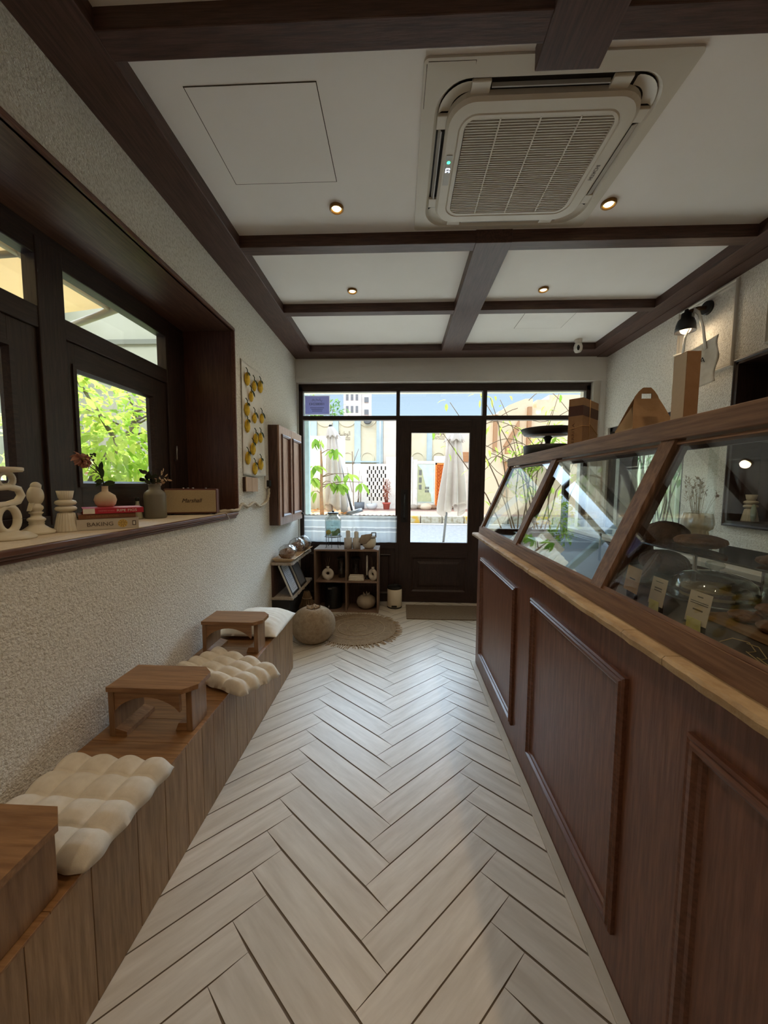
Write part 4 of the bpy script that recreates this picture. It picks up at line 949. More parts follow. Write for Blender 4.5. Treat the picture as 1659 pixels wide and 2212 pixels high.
t = MB(); t.cyl((0.0848, 0.052, 0.025), (0.0858, 0.052, 0.025), 0.019, n=24); lm = part('lemon_print', t, mat('printed lemon', srgb(206, 172, 92), 0.7), b1, local=True)
t = MB()
for k in range(9): a = k*2*math.pi/9; t.tube([(0.0859, 0.052+0.004*math.cos(a), 0.025+0.004*math.sin(a)), (0.0859, 0.052+0.017*math.cos(a), 0.025+0.017*math.sin(a))], 0.0007, 4)
part('segment_lines', t, ink, lm, local=True)
t = MB(); t.box(0.0846, 0.0857, 0.090, 0.104, 0.013, 0.036); t.m = 1; t.box(0.0854, 0.0859, 0.093, 0.101, 0.017, 0.032); part('publisher_mark', t, [ink, M['paper']], b1, local=True)
b2 = book(-1.492, -1.337, 1.563, 1.777, SZ+0.0515, SZ+0.0725, mat('brown paper cover', srgb(128, 82, 56), 0.7), 'thin brown book in the middle of the sill stack', rz=-0.78)
w2 = WM[b2.name]; text('title', 'THE FIG AND OLIVE KITCHEN', b2, w2 @ Vector((0.0778, -0.02, 0.0105)), w2.to_3x3() @ Vector((0,1,0)), (0,0,1), 0.010, mat('gold foil title', srgb(166, 128, 84), 0.5), width=0.12)
b3 = book(-1.480, -1.315, 1.575, 1.805, SZ+0.074, SZ+0.099, mat('crimson book cover', srgb(190, 42, 62), 0.55), 'crimson cook book lying on top of the sill stack', rz=-0.80)
w3 = WM[b3.name]; text('title', 'RIPE FIGS', b3, w3 @ Vector((0.0827, 0.048, 0.0125)), w3.to_3x3() @ Vector((0,1,0)), (0,0,1), 0.017, M['linen_white'], width=0.078)
text('author', 'YASMIN KHAN', b3, w3 @ Vector((0.0827, -0.03, 0.0125)), w3.to_3x3() @ Vector((0,1,0)), (0,0,1), 0.008, mat('pale pink print', srgb(226, 150, 150), 0.6), width=0.06)
t = MB(); t.box(0.0818, 0.0829, -0.114, -0.072, 0.001, 0.024); part('pale_jacket_edge', t, M['linen_white'], b3, local=True)
# round cream vase with twig on the top book
vx, vy, vz = -1.440, 1.700, SZ+0.0995
r = thing('bud_vase', 'round cream bud vase with narrow neck standing on crimson book', 'vase', (vx, vy, vz))
t = MB(); t.lathe([(0, 0), (0.030, 0), (0.040, 0.012), (0.046, 0.034), (0.040, 0.056), (0.022, 0.070), (0.0135, 0.076), (0.0125, 0.098), (0.0145, 0.101), (0.011, 0.101), (0.009, 0.080), (0, 0.078)], (vx, vy, vz), 36); part('body', t, mat('matt cream clay', srgb(206, 184, 154), 0.8), r)
f = thing('leafy_twig', 'dark leafy twig with a dusty pink bloom in the bud vase', 'flower stem', (vx, vy, vz+0.085))
z0 = vz+0.082
t = MB(); t.tube([(vx, vy, z0), (vx+0.0, vy-0.012, z0+0.06), (vx, vy-0.03, z0+0.10), (vx, vy-0.075, z0+0.155)], [0.003, 0.0026, 0.002, 0.0014], 6); t.tube([(vx, vy-0.012, z0+0.06), (vx, vy-0.045, z0+0.11), (vx, vy-0.11, z0+0.15)], [0.0022, 0.002, 0.001], 5); t.tube([(vx, vy-0.02, z0+0.07), (vx, vy-0.06, z0+0.10), (vx, vy-0.12, z0+0.135)], [0.0022, 0.002, 0.001], 5)
part('stem', t, mat('dark twig', srgb(56, 52, 40), 0.8), f)
t = MB()
for (dy, dz, ddy, ddz, ln, wd) in ((-0.004, 0.03, 0.9, 0.15, 0.06, 0.026), (-0.01, 0.045, -1, -0.1, 0.055, 0.024), (-0.015, 0.055, -0.3, 1, 0.07, 0.034), (-0.02, 0.05, -0.9, -0.7, 0.05, 0.02), (-0.03, 0.09, 0.3, 1, 0.05, 0.024), (0.0, 0.035, 1.0, -0.25, 0.05, 0.018)): t.leaf((vx, vy+dy, z0+dz), (0.25, ddy, ddz), (1, 0, 0.3), ln, wd, 0.15, 5)
part('leaves', t, leafmat('dark green dry leaves', srgb(46, 54, 38), srgb(66, 76, 52), 0.15), f)
t = MB(); rnd = random.Random(12)
for (dy, dz, s_) in ((-0.125, 0.145, 1.0), (-0.10, 0.125, 0.7)):
    for k in range(22):
        d = Vector((rnd.gauss(0,1), rnd.gauss(0,1), rnd.gauss(0,1))).normalized(); t.leaf(Vector((vx, vy+dy, z0+dz))+d*0.006, d, (rnd.random(), rnd.random(), 1), 0.030*s_, 0.026*s_, 0.5, 4, 0.5)
part('bloom', t, leafmat('dusty pink petals', srgb(176, 124, 104), srgb(204, 156, 134), 0.3), f)
t = MB()
for k in range(16): a = k*2.4; t.ball((vx+0.02*math.cos(a), vy-0.075+0.020*math.sin(a), z0+0.155+0.015*math.cos(a*1.7)), 0.0045, 6, 5)
part('berries', t, mat('dark berries', srgb(44, 46, 34), 0.6), f)
# small glass bottle
r = thing('glass_bottle', 'small ribbed clear glass bottle with dark stopper', 'bottle', (-1.58, 2.10, SZ))
t = MB(); t.lathe([(0, 0), (0.025, 0), (0.027, 0.006), (0.022, 0.03), (0.020, 0.06), (0.012, 0.085), (0.009, 0.095), (0.009, 0.108)], (-1.58, 2.10, SZ), 24, rfun=lambda a, z: 1+0.06*math.cos(8*a+z*60)); part('body', t, mat('pale frosted glass', srgb(170, 166, 140), 0.15, spec=0.8), r)
t = MB(); t.lathe([(0.009, 0.108), (0.012, 0.112), (0.0125, 0.124), (0.007, 0.131), (0, 0.132)], (-1.58, 2.10, SZ), 16); part('stopper', t, M['black_soft'], r)
# grey vase and its sprig
gx, gy = -1.518, 2.17; gk = 1.3
r = thing('stoneware_vase', 'grey cylindrical stoneware vase beside the cream speaker', 'vase', (gx, gy, SZ))
t = MB(); t.lathe([(a*1.22, b*gk) for a, b in [(0, 0), (0.046, 0), (0.050, 0.004), (0.050, 0.110), (0.046, 0.122), (0.034, 0.132), (0.027, 0.137), (0.027, 0.158), (0.030, 0.162), (0.025, 0.162), (0.023, 0.14), (0, 0.135)]], (gx, gy, SZ), 36); part('body', t, mat('grey stoneware glaze', srgb(118, 112, 98), 0.45), r)
f = thing('dried_sprig', 'dried sprig with round dark leaves and pinkish blooms in grey vase', 'flower stem', (gx, gy, SZ+0.185))
t = MB(); z0 = SZ+0.182; rnd = random.Random(5); ends = []
for (dy, dz) in ((-0.125, 0.10), (-0.10, 0.055), (-0.05, 0.085), (-0.02, 0.06), (0.03, 0.05), (0.075, 0.075), (0.10, 0.055), (0.06, 0.105)):
    t.tube([(gx, gy, z0), (gx+0.01, gy+dy*0.4, z0+dz*0.65), (gx+0.015, gy+dy, z0+dz)], [0.002, 0.0016, 0.001], 5); ends.append((dy, dz))
part('stem', t, mat('thin brown stem', srgb(70, 56, 42), 0.8), f)
t = MB()
for (dy, dz) in ends[:4]:
    for k in range(4):
        q = 0.55+0.15*k; t.leaf((gx+0.012, gy+dy*q, z0+dz*q+0.004), (rnd.uniform(-.4,.6), rnd.uniform(-1,.3), rnd.uniform(-.2,.8)), (1, 0, .4), 0.036, 0.032, 0.1, 4, 0.1)
part('round_leaves', t, leafmat('almost black leaves', srgb(40, 42, 34), srgb(62, 62, 48), 0.1), f)
t = MB()
for (dy, dz) in ends[4:]:
    for k in range(3): t.leaf((gx+0.015, gy+dy*(0.8+0.12*k), z0+dz*(0.8+0.1*k)), (rnd.uniform(-.4,.6), rnd.uniform(-.3,.6), rnd.uniform(-.6,1)), (1, 0, .4), 0.028, 0.015, 0.1, 4, 0.1)
for k in range(20): d = Vector((rnd.gauss(0,1), rnd.gauss(0,1), rnd.gauss(0,1))).normalized(); t.leaf(Vector((gx+0.02, gy+0.012, z0+0.045))+d*0.012, d, (1, 0, 1), 0.018, 0.014, 0.3, 3, 0.4)
part('pale_blooms', t, leafmat('pinkish beige blooms', srgb(176, 140, 112), srgb(206, 178, 150), 0.3), f)
# speaker
r = thing('speaker', 'cream and brown retro speaker standing at the far sill end', 'speaker', (-1.452, 2.462, SZ), None, math.radians(-70))
hw, hd, hh = 0.166, 0.056, 0.172
def ro(t): return t
R_ = Matrix.Rotation(0, 4, 'Z')
t = MB(); t.box(-hd, hd, -hw, hw, 0.008, 0.008+hh, bev=0.010); part('cabinet', t, mat('brown leather vinyl', srgb(96, 54, 44), 0.5, bump=0.3, bscale=400, bdist=0.001), r, local=True)
t = MB(); t.box(hd-0.004, hd+0.003, -hw+0.009, hw-0.009, 0.019, 0.008+hh-0.010, bev=0.002); gr = part('grille', t, mat('cream woven grille cloth', srgb(172, 152, 118), 0.9, col2=srgb(186, 166, 132), scale=200, bump=0.4, bscale=600, bdist=0.001), r, local=True)
ww = WM[r.name]
text('logo', 'Marshall', r, ww @ Vector((hd+0.003, 0.005, 0.098)), ww.to_3x3() @ Vector((0,1,0)), (0,0,1), 0.040, mat('dark logo script', srgb(70, 54, 44), 0.4, metal=0.3), 0.002, shear=0.35, width=0.125)
for sy in (-1, 1): t = MB(); t.box(-hd+0.01, hd-0.01, sy*(hw-0.03)-0.012, sy*(hw-0.03)+0.012, 0.0, 0.008); part('foot', t, M['black_soft'], r, local=True)
for k, yy in enumerate((-0.05, -0.02, 0.01, 0.09)):
    t = MB(); t.cyl((0.025, yy, 0.180), (0.025, yy, 0.187), 0.007, n=12); part('knob', t, M['steel'], r, local=True)
# spiky plant behind the speaker
px, py = -1.50, 2.60
r = thing('spiky_plant', 'dark arching grass like plant in a small pot behind speaker', 'pot plant', (px, py, SZ))
t = MB(); t.lathe([(0, 0), (0.035, 0), (0.045, 0.10), (0.041, 0.10), (0.036, 0.09), (0, 0.09)], (px, py, SZ), 20); part('pot', t, M['black_soft'], r)
t = MB(); rnd = random.Random(9)
for k in range(70):
    a = rnd.uniform(0, 6.28); ln = rnd.uniform(0.10, 0.24); rise = rnd.uniform(0.3, 1.3); dx, dy = math.cos(a), math.sin(a)
    if dx < -0.2 : dx *= 0.4
    pts = []
    for i in range(7): q = i/6; pts.append((px+dx*ln*q*0.8, min(2.70, py+dy*ln*q), SZ+0.09+ln*rise*(q-0.62*q*q)))
    t.tube(pts, [0.0035*(1-i/6.3) for i in range(7)], 4, flat=0.4)
part('leaves', t, leafmat('dark blue green blades', srgb(40, 50, 44), srgb(74, 88, 78), 0.1), r)
# ============================================================ LEFT WALL AND FAR LEFT CORNER
# cloth hanging with crocheted lemons
M['hang'] = mat('white cotton hanging', srgb(222, 219, 210), 0.95, col2=srgb(230, 227, 219), scale=6, bump=0.3, bscale=300, bdist=0.001)
r = thing('wall_hanging', 'white cloth wall hanging on which yellow crochet lemons are pinned', 'wall hanging', (XL, 3.08, 1.575))
t = MB()
def hang(u, v): y = 2.868+0.425*u+0.03*(1-v)*u; z = 1.575+0.912*v-0.012*(1-v)*math.sin(3.1*u); return Vector((XL+0.006+0.004*math.sin(u*7+v*2)+0.004*math.sin(u*15)*(1-v)+0.012*(1-v)**3*u, y, z))
t.grid(40, 40, hang); o = part('cloth', t, M['hang'], r); o.modifiers.new('thick', 'SOLIDIFY').thickness = 0.0015
t = MB(); t.tube([(XL+0.004, 2.87, 2.487), (XL+0.004, 3.29, 2.487)], 0.004, 6); part('top_hem', t, M['hang'], r)
M['lemon_yarn'] = mat('yellow crochet yarn', srgb(214, 170, 40), 0.95, col2=srgb(232, 196, 70), scale=60, bump=0.8, bscale=220, bdist=0.003)
M['green_yarn'] = mat('dark green yarn', srgb(44, 62, 38), 0.95, bump=0.6, bscale=300, bdist=0.002)
lem = [(2.947,2.363,1,0),(3.087,2.344,0,1),(3.227,2.375,1,0),(3.018,2.24,0,1),(2.93,2.116,1,0),(3.082,2.074,0,1),(3.245,2.101,.6,1),(2.931,1.983,1,0),(3.097,1.901,.9,0),(3.209,1.923,.8,1),(3.036,1.808,1,0),(2.929,1.722,1,0),(3.068,1.642,1,0),(3.203,1.688,1,0)]
LROW = ['in the top row at the left edge', 'in the top row at the middle, half hidden by its leaf', 'in the top row at the right edge', 'turned sideways below the top row', 'second down at the left edge', 'turned sideways in the middle of the cloth', 'narrow, at the right edge halfway up', 'third down at the left edge', 'upper of the close pair right of centre', 'narrow, right of the close pair', 'just below the centre of the cloth', 'lowest one at the left edge', 'lowest and largest at the bottom middle', 'at the bottom right, touching the largest']
for k, (y, z, full, side) in enumerate(lem):
    rr = thing('crochet_lemon', 'yellow crochet lemon '+LROW[k], 'ornament', (XL+0.022, y, z), 'crochet lemons pinned to the hanging')
    s_ = (1.0 if full == 1 else 0.85); t = MB(); x = XL+0.022
    w_ = 0.040*s_*(0.72 if side else 1.0)
    t.ball((x, y, z-0.012), (0.017, w_, 0.048*s_), 20, 14, fn=lambda d: 1+0.12*abs(d.z)**6+0.05*math.sin(d.z*22)); part('fruit', t, M['lemon_yarn'], rr)
    t = MB(); dy = (-0.02 if not side else 0.018)
    t.leaf((x+0.010, y+dy*0.2, z+0.040), (0.3, dy*20, -0.9 if side else -0.35), (1, 0, 0), 0.058, 0.034, 0.1, 4, 0.1); t.leaf((x+0.008, y, z+0.042), (0.3, -dy*30, -0.5), (1, 0, 0), 0.034, 0.024, 0.1, 3, 0.1); part('leaf', t, M['green_yarn'], rr)
    t = MB(); t.tube([(x+0.003, y, z+0.035), (x+0.006, y-0.004, z+0.06), (x-0.006, y-0.006, z+0.08)], 0.0035, 6); part('stalk', t, M['green_yarn'], rr)
# wooden switch cover
r = thing('switch_cover', 'small split wooden switch cover below the lemon hanging', 'switch cover', (XL, 2.99, 1.435))
bx = mat('light oak veneer', srgb(176, 142, 108), 0.6, col2=srgb(196, 164, 130), scale=12, stretch=(10, 10, 1))
t = MB(); t.box(XL+0.001, XL+0.024, 2.862, 3.105, 1.437, 1.556, bev=0.002); part('box', t, mat('dark box edge', srgb(70, 48, 40), 0.6), r)
t = MB(); t.box(XL+0.0245, XL+0.030, 2.862, 2.978, 1.437, 1.556, bev=0.001); part('plate', t, bx, r)
t = MB(); t.box(XL+0.0245, XL+0.030, 2.982, 3.105, 1.434, 1.553, bev=0.001); part('plate', t, bx, r)
# socket, plug and wrapped cable
r = thing('wall_socket', 'white wall socket with black plug beside the wall cabinet', 'socket', (XL, 3.375, 1.45))
t = MB(); t.box(XL+0.001, XL+0.012, 3.335, 3.42, 1.455, 1.585, bev=0.003); part('plate', t, M['white_plastic'], r)
t = MB(); t.box(XL+0.0125, XL+0.045, 3.355, 3.40, 1.475, 1.535, bev=0.006); part('plug', t, M['black_soft'], r)
pts = [(XL+0.02, 3.39, 1.462), (XL+0.02, 3.39, 1.40), (XL+0.018, 3.37, 1.352), (XL+0.018, 3.32, 1.325), (XL+0.018, 3.25, 1.312), (XL+0.018, 3.19, 1.300), (XL+0.018, 3.13, 1.306), (XL+0.018, 3.07, 1.335), (XL+0.018, 3.02, 1.338), (XL+0.018, 2.95, 1.318), (XL+0.018, 2.90, 1.312), (XL+0.018, 2.84, 1.335), (XL+0.018, 2.80, 1.337), (XL+0.02, 2.755, 1.31), (XL+0.03, 2.71, 1.298), (XL+0.01, 2.64, 1.298), (-1.33, 2.58, 1.297)]
fine = []
for i in range(len(pts)-1):
    for q in range(6): fine.append(Vector(pts[i]).lerp(Vector(pts[i+1]), q/6))
fine.append(Vector(pts[-1]))
t = MB(); t.tube(fine, [0.0115+0.0022*math.sin(i*1.7) for i in range(len(fine))], 8); solid('wrapped_cable', t, mat('off white cloth wrapped cable', srgb(200, 190, 170), 0.9, bump=0.7, bscale=150), 'thick cloth wrapped cable waving from the socket to the sill', 'cable', (XL+0.018, 3.1, 1.31))
t = MB(); t.tube([(XL-0.01, 2.50, 1.30), (XL+0.030, 2.52, 1.287), (XL+0.036, 2.535, 1.26), (XL+0.034, 2.56, 1.225)], 0.0028, 6); solid('cable_end', t, M['white_plastic'], 'thin white cable end hanging over the sill moulding', 'cable', (XL+0.03, 2.53, 1.26))
# wall cabinet
CX, CY0, CY1, CZ0, CZ1 = -1.158, 3.445, 4.235, 1.094, 2.068
r = thing('wall_cabinet', 'dark wall cabinet with two panelled doors beside the shop window', 'cabinet', (XL, 3.84, CZ0))
t = MB(); t.box(XL+0.001, CX-0.019, CY0, CY1, CZ0, CZ1, bev=0.002); part('body', t, M['dark_z'], r)
prof = [(-0.012,0.0),(-0.012,0.008),(-0.002,0.012),(0.012,0.002),(0.016,-0.008),(0.016,-0.012)]
M['cab_front'] = wood('satin brown front lightened for sheen', srgb(128, 98, 84), srgb(164, 132, 116), 'z', rough=0.24, spec=0.7)  # door colour lightened to carry the window's reflected sheen
for k, (ya, yb) in enumerate(((CY0, (CY0+CY1)/2-0.0015), ((CY0+CY1)/2+0.0015, CY1))):
    t = MB(); a, b, c, d = ya+0.085, yb-0.06, CZ0+0.09, CZ1-0.09
    if k: a, b = ya+0.05, yb-0.05
    t.box(CX-0.018, CX, ya, a, CZ0, CZ1, bev=0.0015); t.box(CX-0.018, CX, b, yb, CZ0, CZ1, bev=0.0015); t.box(CX-0.018, CX, a-0.001, b+0.001, CZ0, c, bev=0.0015); t.box(CX-0.018, CX, a-0.001, b+0.001, d, CZ1, bev=0.0015); t.box(CX-0.017, CX-0.010, a-0.002, b+0.002, c-0.002, d+0.002)
    dd = part('door', t, M['cab_front'], r)
    t = MB(); t.mold([(CX, a, c), (CX, b, c), (CX, b, d), (CX, a, d)], prof, (1,0,0)); part('panel_moulding', t, M['counter_y'], dd)
t = MB(); t.cyl((CX, CY1-0.02, 1.155), (CX+0.02, CY1-0.02, 1.155), 0.012); part('knob', t, M['black'], r)

# corner shelf rack along the left wall
r = thing('wall_shelf', 'rough two tier board shelf on the left wall in the far corner', 'shelf', (-1.16, 3.85, 0))
M['board'] = mat('rough sawn pale board', srgb(150, 138, 124), 0.85, col2=srgb(176, 164, 150), scale=8, stretch=(6, 1, 6), bump=0.5, bscale=40)
def rough_board(z0, z1, x1, nm):
    t = MB(); n = 40
    ys = [3.455+0.80*i/n for i in range(n+1)]; rnd = random.Random(nm); xe = [x1+rnd.uniform(-.010, .008) for _ in ys]
    for i in range(n): t.add([(XL+0.003, ys[i], z0), (xe[i], ys[i], z0), (xe[i+1], ys[i+1], z0), (XL+0.003, ys[i+1], z0), (XL+0.003, ys[i], z1), (xe[i]-0.004, ys[i], z1), (xe[i+1]-0.004, ys[i+1], z1), (XL+0.003, ys[i+1], z1)], [[0,3,2,1],[4,5,6,7],[1,2,6,5]]+([[0,1,5,4]] if i == 0 else [])+([[2,3,7,6]] if i == n-1 else []))
    part(nm, t, M['board'], r)
rough_board(0.695, 0.718, -1.055, 'upper_board'); rough_board(0.345, 0.366, -1.045, 'lower_board')
t = MB(); t.box(XL+0.003, -1.085, 3.47, 4.24, 0.0, 0.344); part('base_box', t, M['black_soft'], r)
t = MB(); t.box(XL+0.003, XL+0.02, 3.47, 4.25, 0.366, 0.695); part('back_board', t, M['dark_z'], r)
def tray(y0, y1, label, z=0.7195):
    q = thing('serving_tray', label, 'tray', (-1.15, (y0+y1)/2, z), 'wooden trays on the corner shelf')
    x0, x1 = XL+0.012, -1.06; h = 0.036; fl = 0.03; t = MB()
    b_ = [(x0+0.02, y0+0.03), (x1-0.02, y0+0.03), (x1-0.02, y1-0.03), (x0+0.02, y1-0.03)]; tp = [(x0, y0), (x1+fl, y0), (x1+fl, y1), (x0, y1)]
    t.prism([(p[0], p[1], z) for p in b_], (0, 0, 0.006))
    for i in range(4):
        j = (i+1) % 4; n_ = 8; vs = []
        for s_ in range(n_+1):
            u = s_/n_; lb = Vector((b_[i][0]+(b_[j][0]-b_[i][0])*u, b_[i][1]+(b_[j][1]-b_[i][1])*u, z)); lt = Vector((tp[i][0]+(tp[j][0]-tp[i][0])*u, tp[i][1]+(tp[j][1]-tp[i][1])*u, z+h-0.010*math.sin(math.pi*u)*0)); vs += [lb, lt]
        t.add(vs, [[2*s_, 2*s_+2, 2*s_+3, 2*s_+1] for s_ in range(n_)], False)
    o = part('body', t, mat('pale wood tray', srgb(192, 162, 124), 0.6, col2=srgb(206, 178, 142), scale=10), q); o.modifiers.new('thick', 'SOLIDIFY').thickness = 0.005
    return q
tray(3.47, 3.82, 'pale wooden tray at the near end of the corner shelf'); tray(3.86, 4.22, 'pale wooden tray at the window end of the corner shelf')
M['film'] = glass('crumpled clear film', (0.95, 0.95, 0.95), ior=1.9, rough=0.12, refl=1.6)
M['crumb'] = mat('brown granola clusters', srgb(98, 66, 42), 0.9, col2=srgb(150, 108, 70), scale=50, bump=1.0, bscale=90, bdist=0.01)
def pack(c, rad, seed, label, z0=0.730):
    q = thing('wrapped_bag', label, 'bag', (c[0], c[1], z0), 'clear bags of brown granola on trays')
    t = MB(); t.ball((c[0], c[1], z0+rad[2]*0.72), (rad[0]*.9, rad[1]*.92, rad[2]*.72), 28, 18, fn=lambda d: 1+0.14*mnoise.noise(d*4+Vector((seed, 0, 0)))); part('contents', t, M['crumb'], q)
    t = MB(); t.ball((c[0]+0.012, c[1], z0+rad[2]*1.02), (rad[0]*1.06, rad[1]*1.02, rad[2]*1.0), 30, 20, fn=lambda d: 1+0.10*mnoise.noise(d*3.2+Vector((seed, 9, 0)))+0.07*abs(mnoise.noise(d*7+Vector((0, seed, 3))))); part('film', t, M['film'], q)
pack((-1.155, 3.62), (0.085, 0.105, 0.075), 1.0, 'clear bag of brown granola in the near tray')
pack((-1.15, 3.93), (0.085, 0.09, 0.085), 4.0, 'shiny clear bag of granola, middle of the three')
pack((-1.13, 4.12), (0.085, 0.085, 0.085), 8.0, 'clear bag of granola nearest the window curtain')
def menu(y0, y1, label, page, off=0.0):
    q = thing('menu_frame', label, 'menu', (-1.10, (y0+y1)/2, 0.368), 'framed menus leaning on the lower shelf')
    bx_, tx_, bz_, tz_ = -1.072+off, -1.205+off, 0.3685, 0.680
    U_ = Vector((tx_-bx_, 0, tz_-bz_)); nrm = Vector((U_.z, 0, -U_.x)).normalized()
    def slab(t, ya, yb, s0, s1, d0, d1):
        p0 = Vector((bx_, 0, bz_)); t.prism([p0+U_*s0+nrm*d0+Vector((0, ya, 0)), p0+U_*s0+nrm*d0+Vector((0, yb, 0)), p0+U_*s1+nrm*d0+Vector((0, yb, 0)), p0+U_*s1+nrm*d0+Vector((0, ya, 0))], nrm*(d1-d0))
    t = MB(); slab(t, y0, y1, 0.003, 1, 0.0, 0.010); part('frame', t, M['black_soft'], q)
    t = MB(); slab(t, y0-0.006, y0-0.0005, 0.003, 1, -0.004, 0.012); part('edge', t, M['paper'], q)
    t = MB(); slab(t, y0+0.03, y1-0.03, 0.07, 0.95, 0.0102, 0.0112); pg = part('page', t, page, q)
    if page is not M['menu_grey']:
        t = MB()
        for k in range(16): slab(t, y0+0.05, y1-0.05-0.03*((k*7) % 3), 0.86-0.048*k, 0.868-0.048*k, 0.0113, 0.0117)
        part('print_lines', t, ink, pg)
M['menu_grey'] = mat('grey glossy page', srgb(120, 124, 130), 0.15)
menu(3.50, 3.74, 'white edged framed menu page leaning in the corner shelf', mat('pale blue white menu page', srgb(206, 214, 226), 0.2))
menu(3.80, 4.05, 'grey fronted framed card leaning behind the white menu', M['menu_grey'])
# bundle of dried twigs behind the pouf
r = thing('twig_bundle', 'dried brown twig bundle standing behind the jute pouf', 'dried bundle', (-0.99, 3.78, 0)); t = MB(); rnd = random.Random(17)
for k in range(150):
    a = rnd.uniform(0, 6.28); q = math.sqrt(rnd.random()); R0 = 0.035*q; R1 = 0.085*q
    t.tube([(-0.99+R0*math.cos(a), 3.78+R0*math.sin(a), 0.001), (-0.99+R1*math.cos(a)*1.1, 3.78+R1*math.sin(a), 0.16), (-0.99+R0*0.9*math.cos(a), 3.78+R0*0.9*math.sin(a), 0.30+rnd.uniform(-.03,.05))], [0.003, 0.0028, 0.0014], 4)
part('twigs', t, mat('dry brown stalks', srgb(108, 84, 58), 0.9, island=0.3), r)
t = MB(); t.tube(arc((-0.99, 3.78, 0.27), 0.05, 0, 2*math.pi, 16, (1,0,0), (0,1,0)), 0.005, 6, caps=False); part('tie', t, M['jute'], r)

# notice in the top left pane, printed to be read from the street
r = thing('window_notice', 'lavender phone number notice stuck inside the top left pane', 'notice', (-1.035, 4.53, 2.36))
t = MB(); t.box(-1.192, -0.872, 4.5265, 4.5278, 2.362, 2.604); part('border', t, cloth_thin('translucent white paper', srgb(240, 240, 244), 0.8), r)
t = MB(); t.box(-1.183, -0.882, 4.5250, 4.5262, 2.376, 2.595); fl_ = part('field', t, cloth_thin('translucent lavender print', srgb(196, 198, 232), 0.85), r)
nink = mat('notice ink', srgb(70, 72, 104), 0.7)
text('number', '10080243', r, (-1.035, 4.5244, 2.497), (-1,0,0), (0,0,1), 0.042, nink, width=0.185)
text('heading', '\ufef2\ufedf\ufe8e\ufeb3\ufee0\ufe8d \ufee2\ufed7\ufead', r, (-1.035, 4.5244, 2.552), (-1,0,0), (0,0,1), 0.036, nink, width=0.13)
t = MB()
for zz, w_ in ((2.452, 0.17), (2.432, 0.14), (2.412, 0.12)):
    k = 0; x = -1.035-w_/2
    while x < -1.035+w_/2: t.box(x, x+0.012, 4.5240, 4.5246, zz-0.0035, zz+0.0035); x += 0.016
part('small_print', t, nink, fl_)
# cafe curtain
def curtain_mat():
    m = bpy.data.materials.new('striped sheer cotton'); m.use_nodes = True; nt = m.node_tree; nt.nodes.clear(); L = nt.links
    out = _n(nt, 'OutputMaterial'); mx = _n(nt, 'MixShader'); d = _n(nt, 'BsdfDiffuse'); tl = _n(nt, 'BsdfTranslucent'); tp = _n(nt, 'BsdfTransparent'); mx2 = _n(nt, 'MixShader')
    tc = _n(nt, 'TexCoord'); sp = _n(nt, 'SeparateXYZ'); L.new(tc.outputs['Object'], sp.inputs[0])
    rp = _n(nt, 'ValToRGB'); rp.color_ramp.interpolation = 'CONSTANT'; cr = rp.color_ramp
    base = C3(srgb(176, 182, 186)); wht = C3(srgb(220, 220, 216)); gry = C3(srgb(112, 108, 104))
    mr = _n(nt, 'MapRange'); mr.inputs['From Min'].default_value = 0.0; mr.inputs['From Max'].default_value = 0.35; L.new(sp.outputs[2], mr.inputs[0]); L.new(mr.outputs[0], rp.inputs[0])
    stops = [(0, base), (0.36, wht), (0.40, base), (0.44, gry), (0.455, base), (0.48, gry), (0.495, base), (0.52, wht), (0.56, base), (0.76, wht), (0.80, base), (0.83, gry), (0.85, base), (0.87, gry), (0.885, base), (0.91, wht), (0.935, base), (0.97, gry)]
    cr.elements[0].position = 0; cr.elements[0].color = base
    cr.elements[1].position = stops[1][0]; cr.elements[1].color = stops[1][1]
    for p, c in stops[2:]: e = cr.elements.new(p); e.color = c
    for nd in (d, tl): L.new(rp.outputs[0], nd.inputs[0])
    mx.inputs[0].default_value = 0.45; L.new(d.outputs[0], mx.inputs[1]); L.new(tl.outputs[0], mx.inputs[2]); mx2.inputs[0].default_value = 0.88
    L.new(tp.outputs[0], mx2.inputs[1]); L.new(mx.outputs[0], mx2.inputs[2]); L.new(mx2.outputs[0], out.inputs[0]); return m
r = thing('cafe_curtain', 'white striped cafe curtain over the lower left shop window', 'curtain', (-0.62, 4.47, 0.772))
t = MB()
def cur(u, v):
    x = -1.198+1.172*u; f = math.sin(u*2*math.pi*3.5)
    y = 4.470+0.010*f+0.008*math.sin(u*2*math.pi*11+1)*(1-v*0.5); z = 0.774+0.345*v+0.004*math.sin(u*2*math.pi*22)*v**6
    return Vector((x, y, z))
t.grid(200, 14, cur); part('cloth', t, curtain_mat(), r)
t = MB(); t.tube([(-1.205, 4.485, 1.112), (-0.02, 4.485, 1.112)], 0.004, 8); part('rod', t, M['brass'], r)
# ============================================================ CUBE SHELF AND ITS THINGS
SX0, SX1, SY0, SY1, SZT = -0.985, -0.230, 4.085, 4.40, 0.747
M['shelfwood'] = wood('dull brown shelf board', srgb(112, 90, 74), srgb(136, 112, 94), 'z', rough=0.5, scale=4)
M['shelfwood_x'] = wood('dull brown shelf top', srgb(124, 100, 84), srgb(150, 126, 108), 'x', rough=0.4, scale=4)
r = thing('cube_shelf', 'brown open shelf with four cubes below the curtained window', 'shelf', (-0.607, 4.24, 0))
t = MB(); t.box(SX0, SX1, SY0, SY1, SZT-0.02, SZT, bev=0.001); part('top', t, M['shelfwood_x'], r)
for x in (SX0, SX1-0.02): t = MB(); t.box(x, x+0.02, SY0, SY1, 0.001, SZT-0.0205); part('side_panel', t, M['shelfwood'], r)
t = MB(); t.box(-0.618, -0.600, SY0+0.002, SY1-0.008, 0.001, SZT-0.0205); part('divider', t, M['shelfwood'], r)
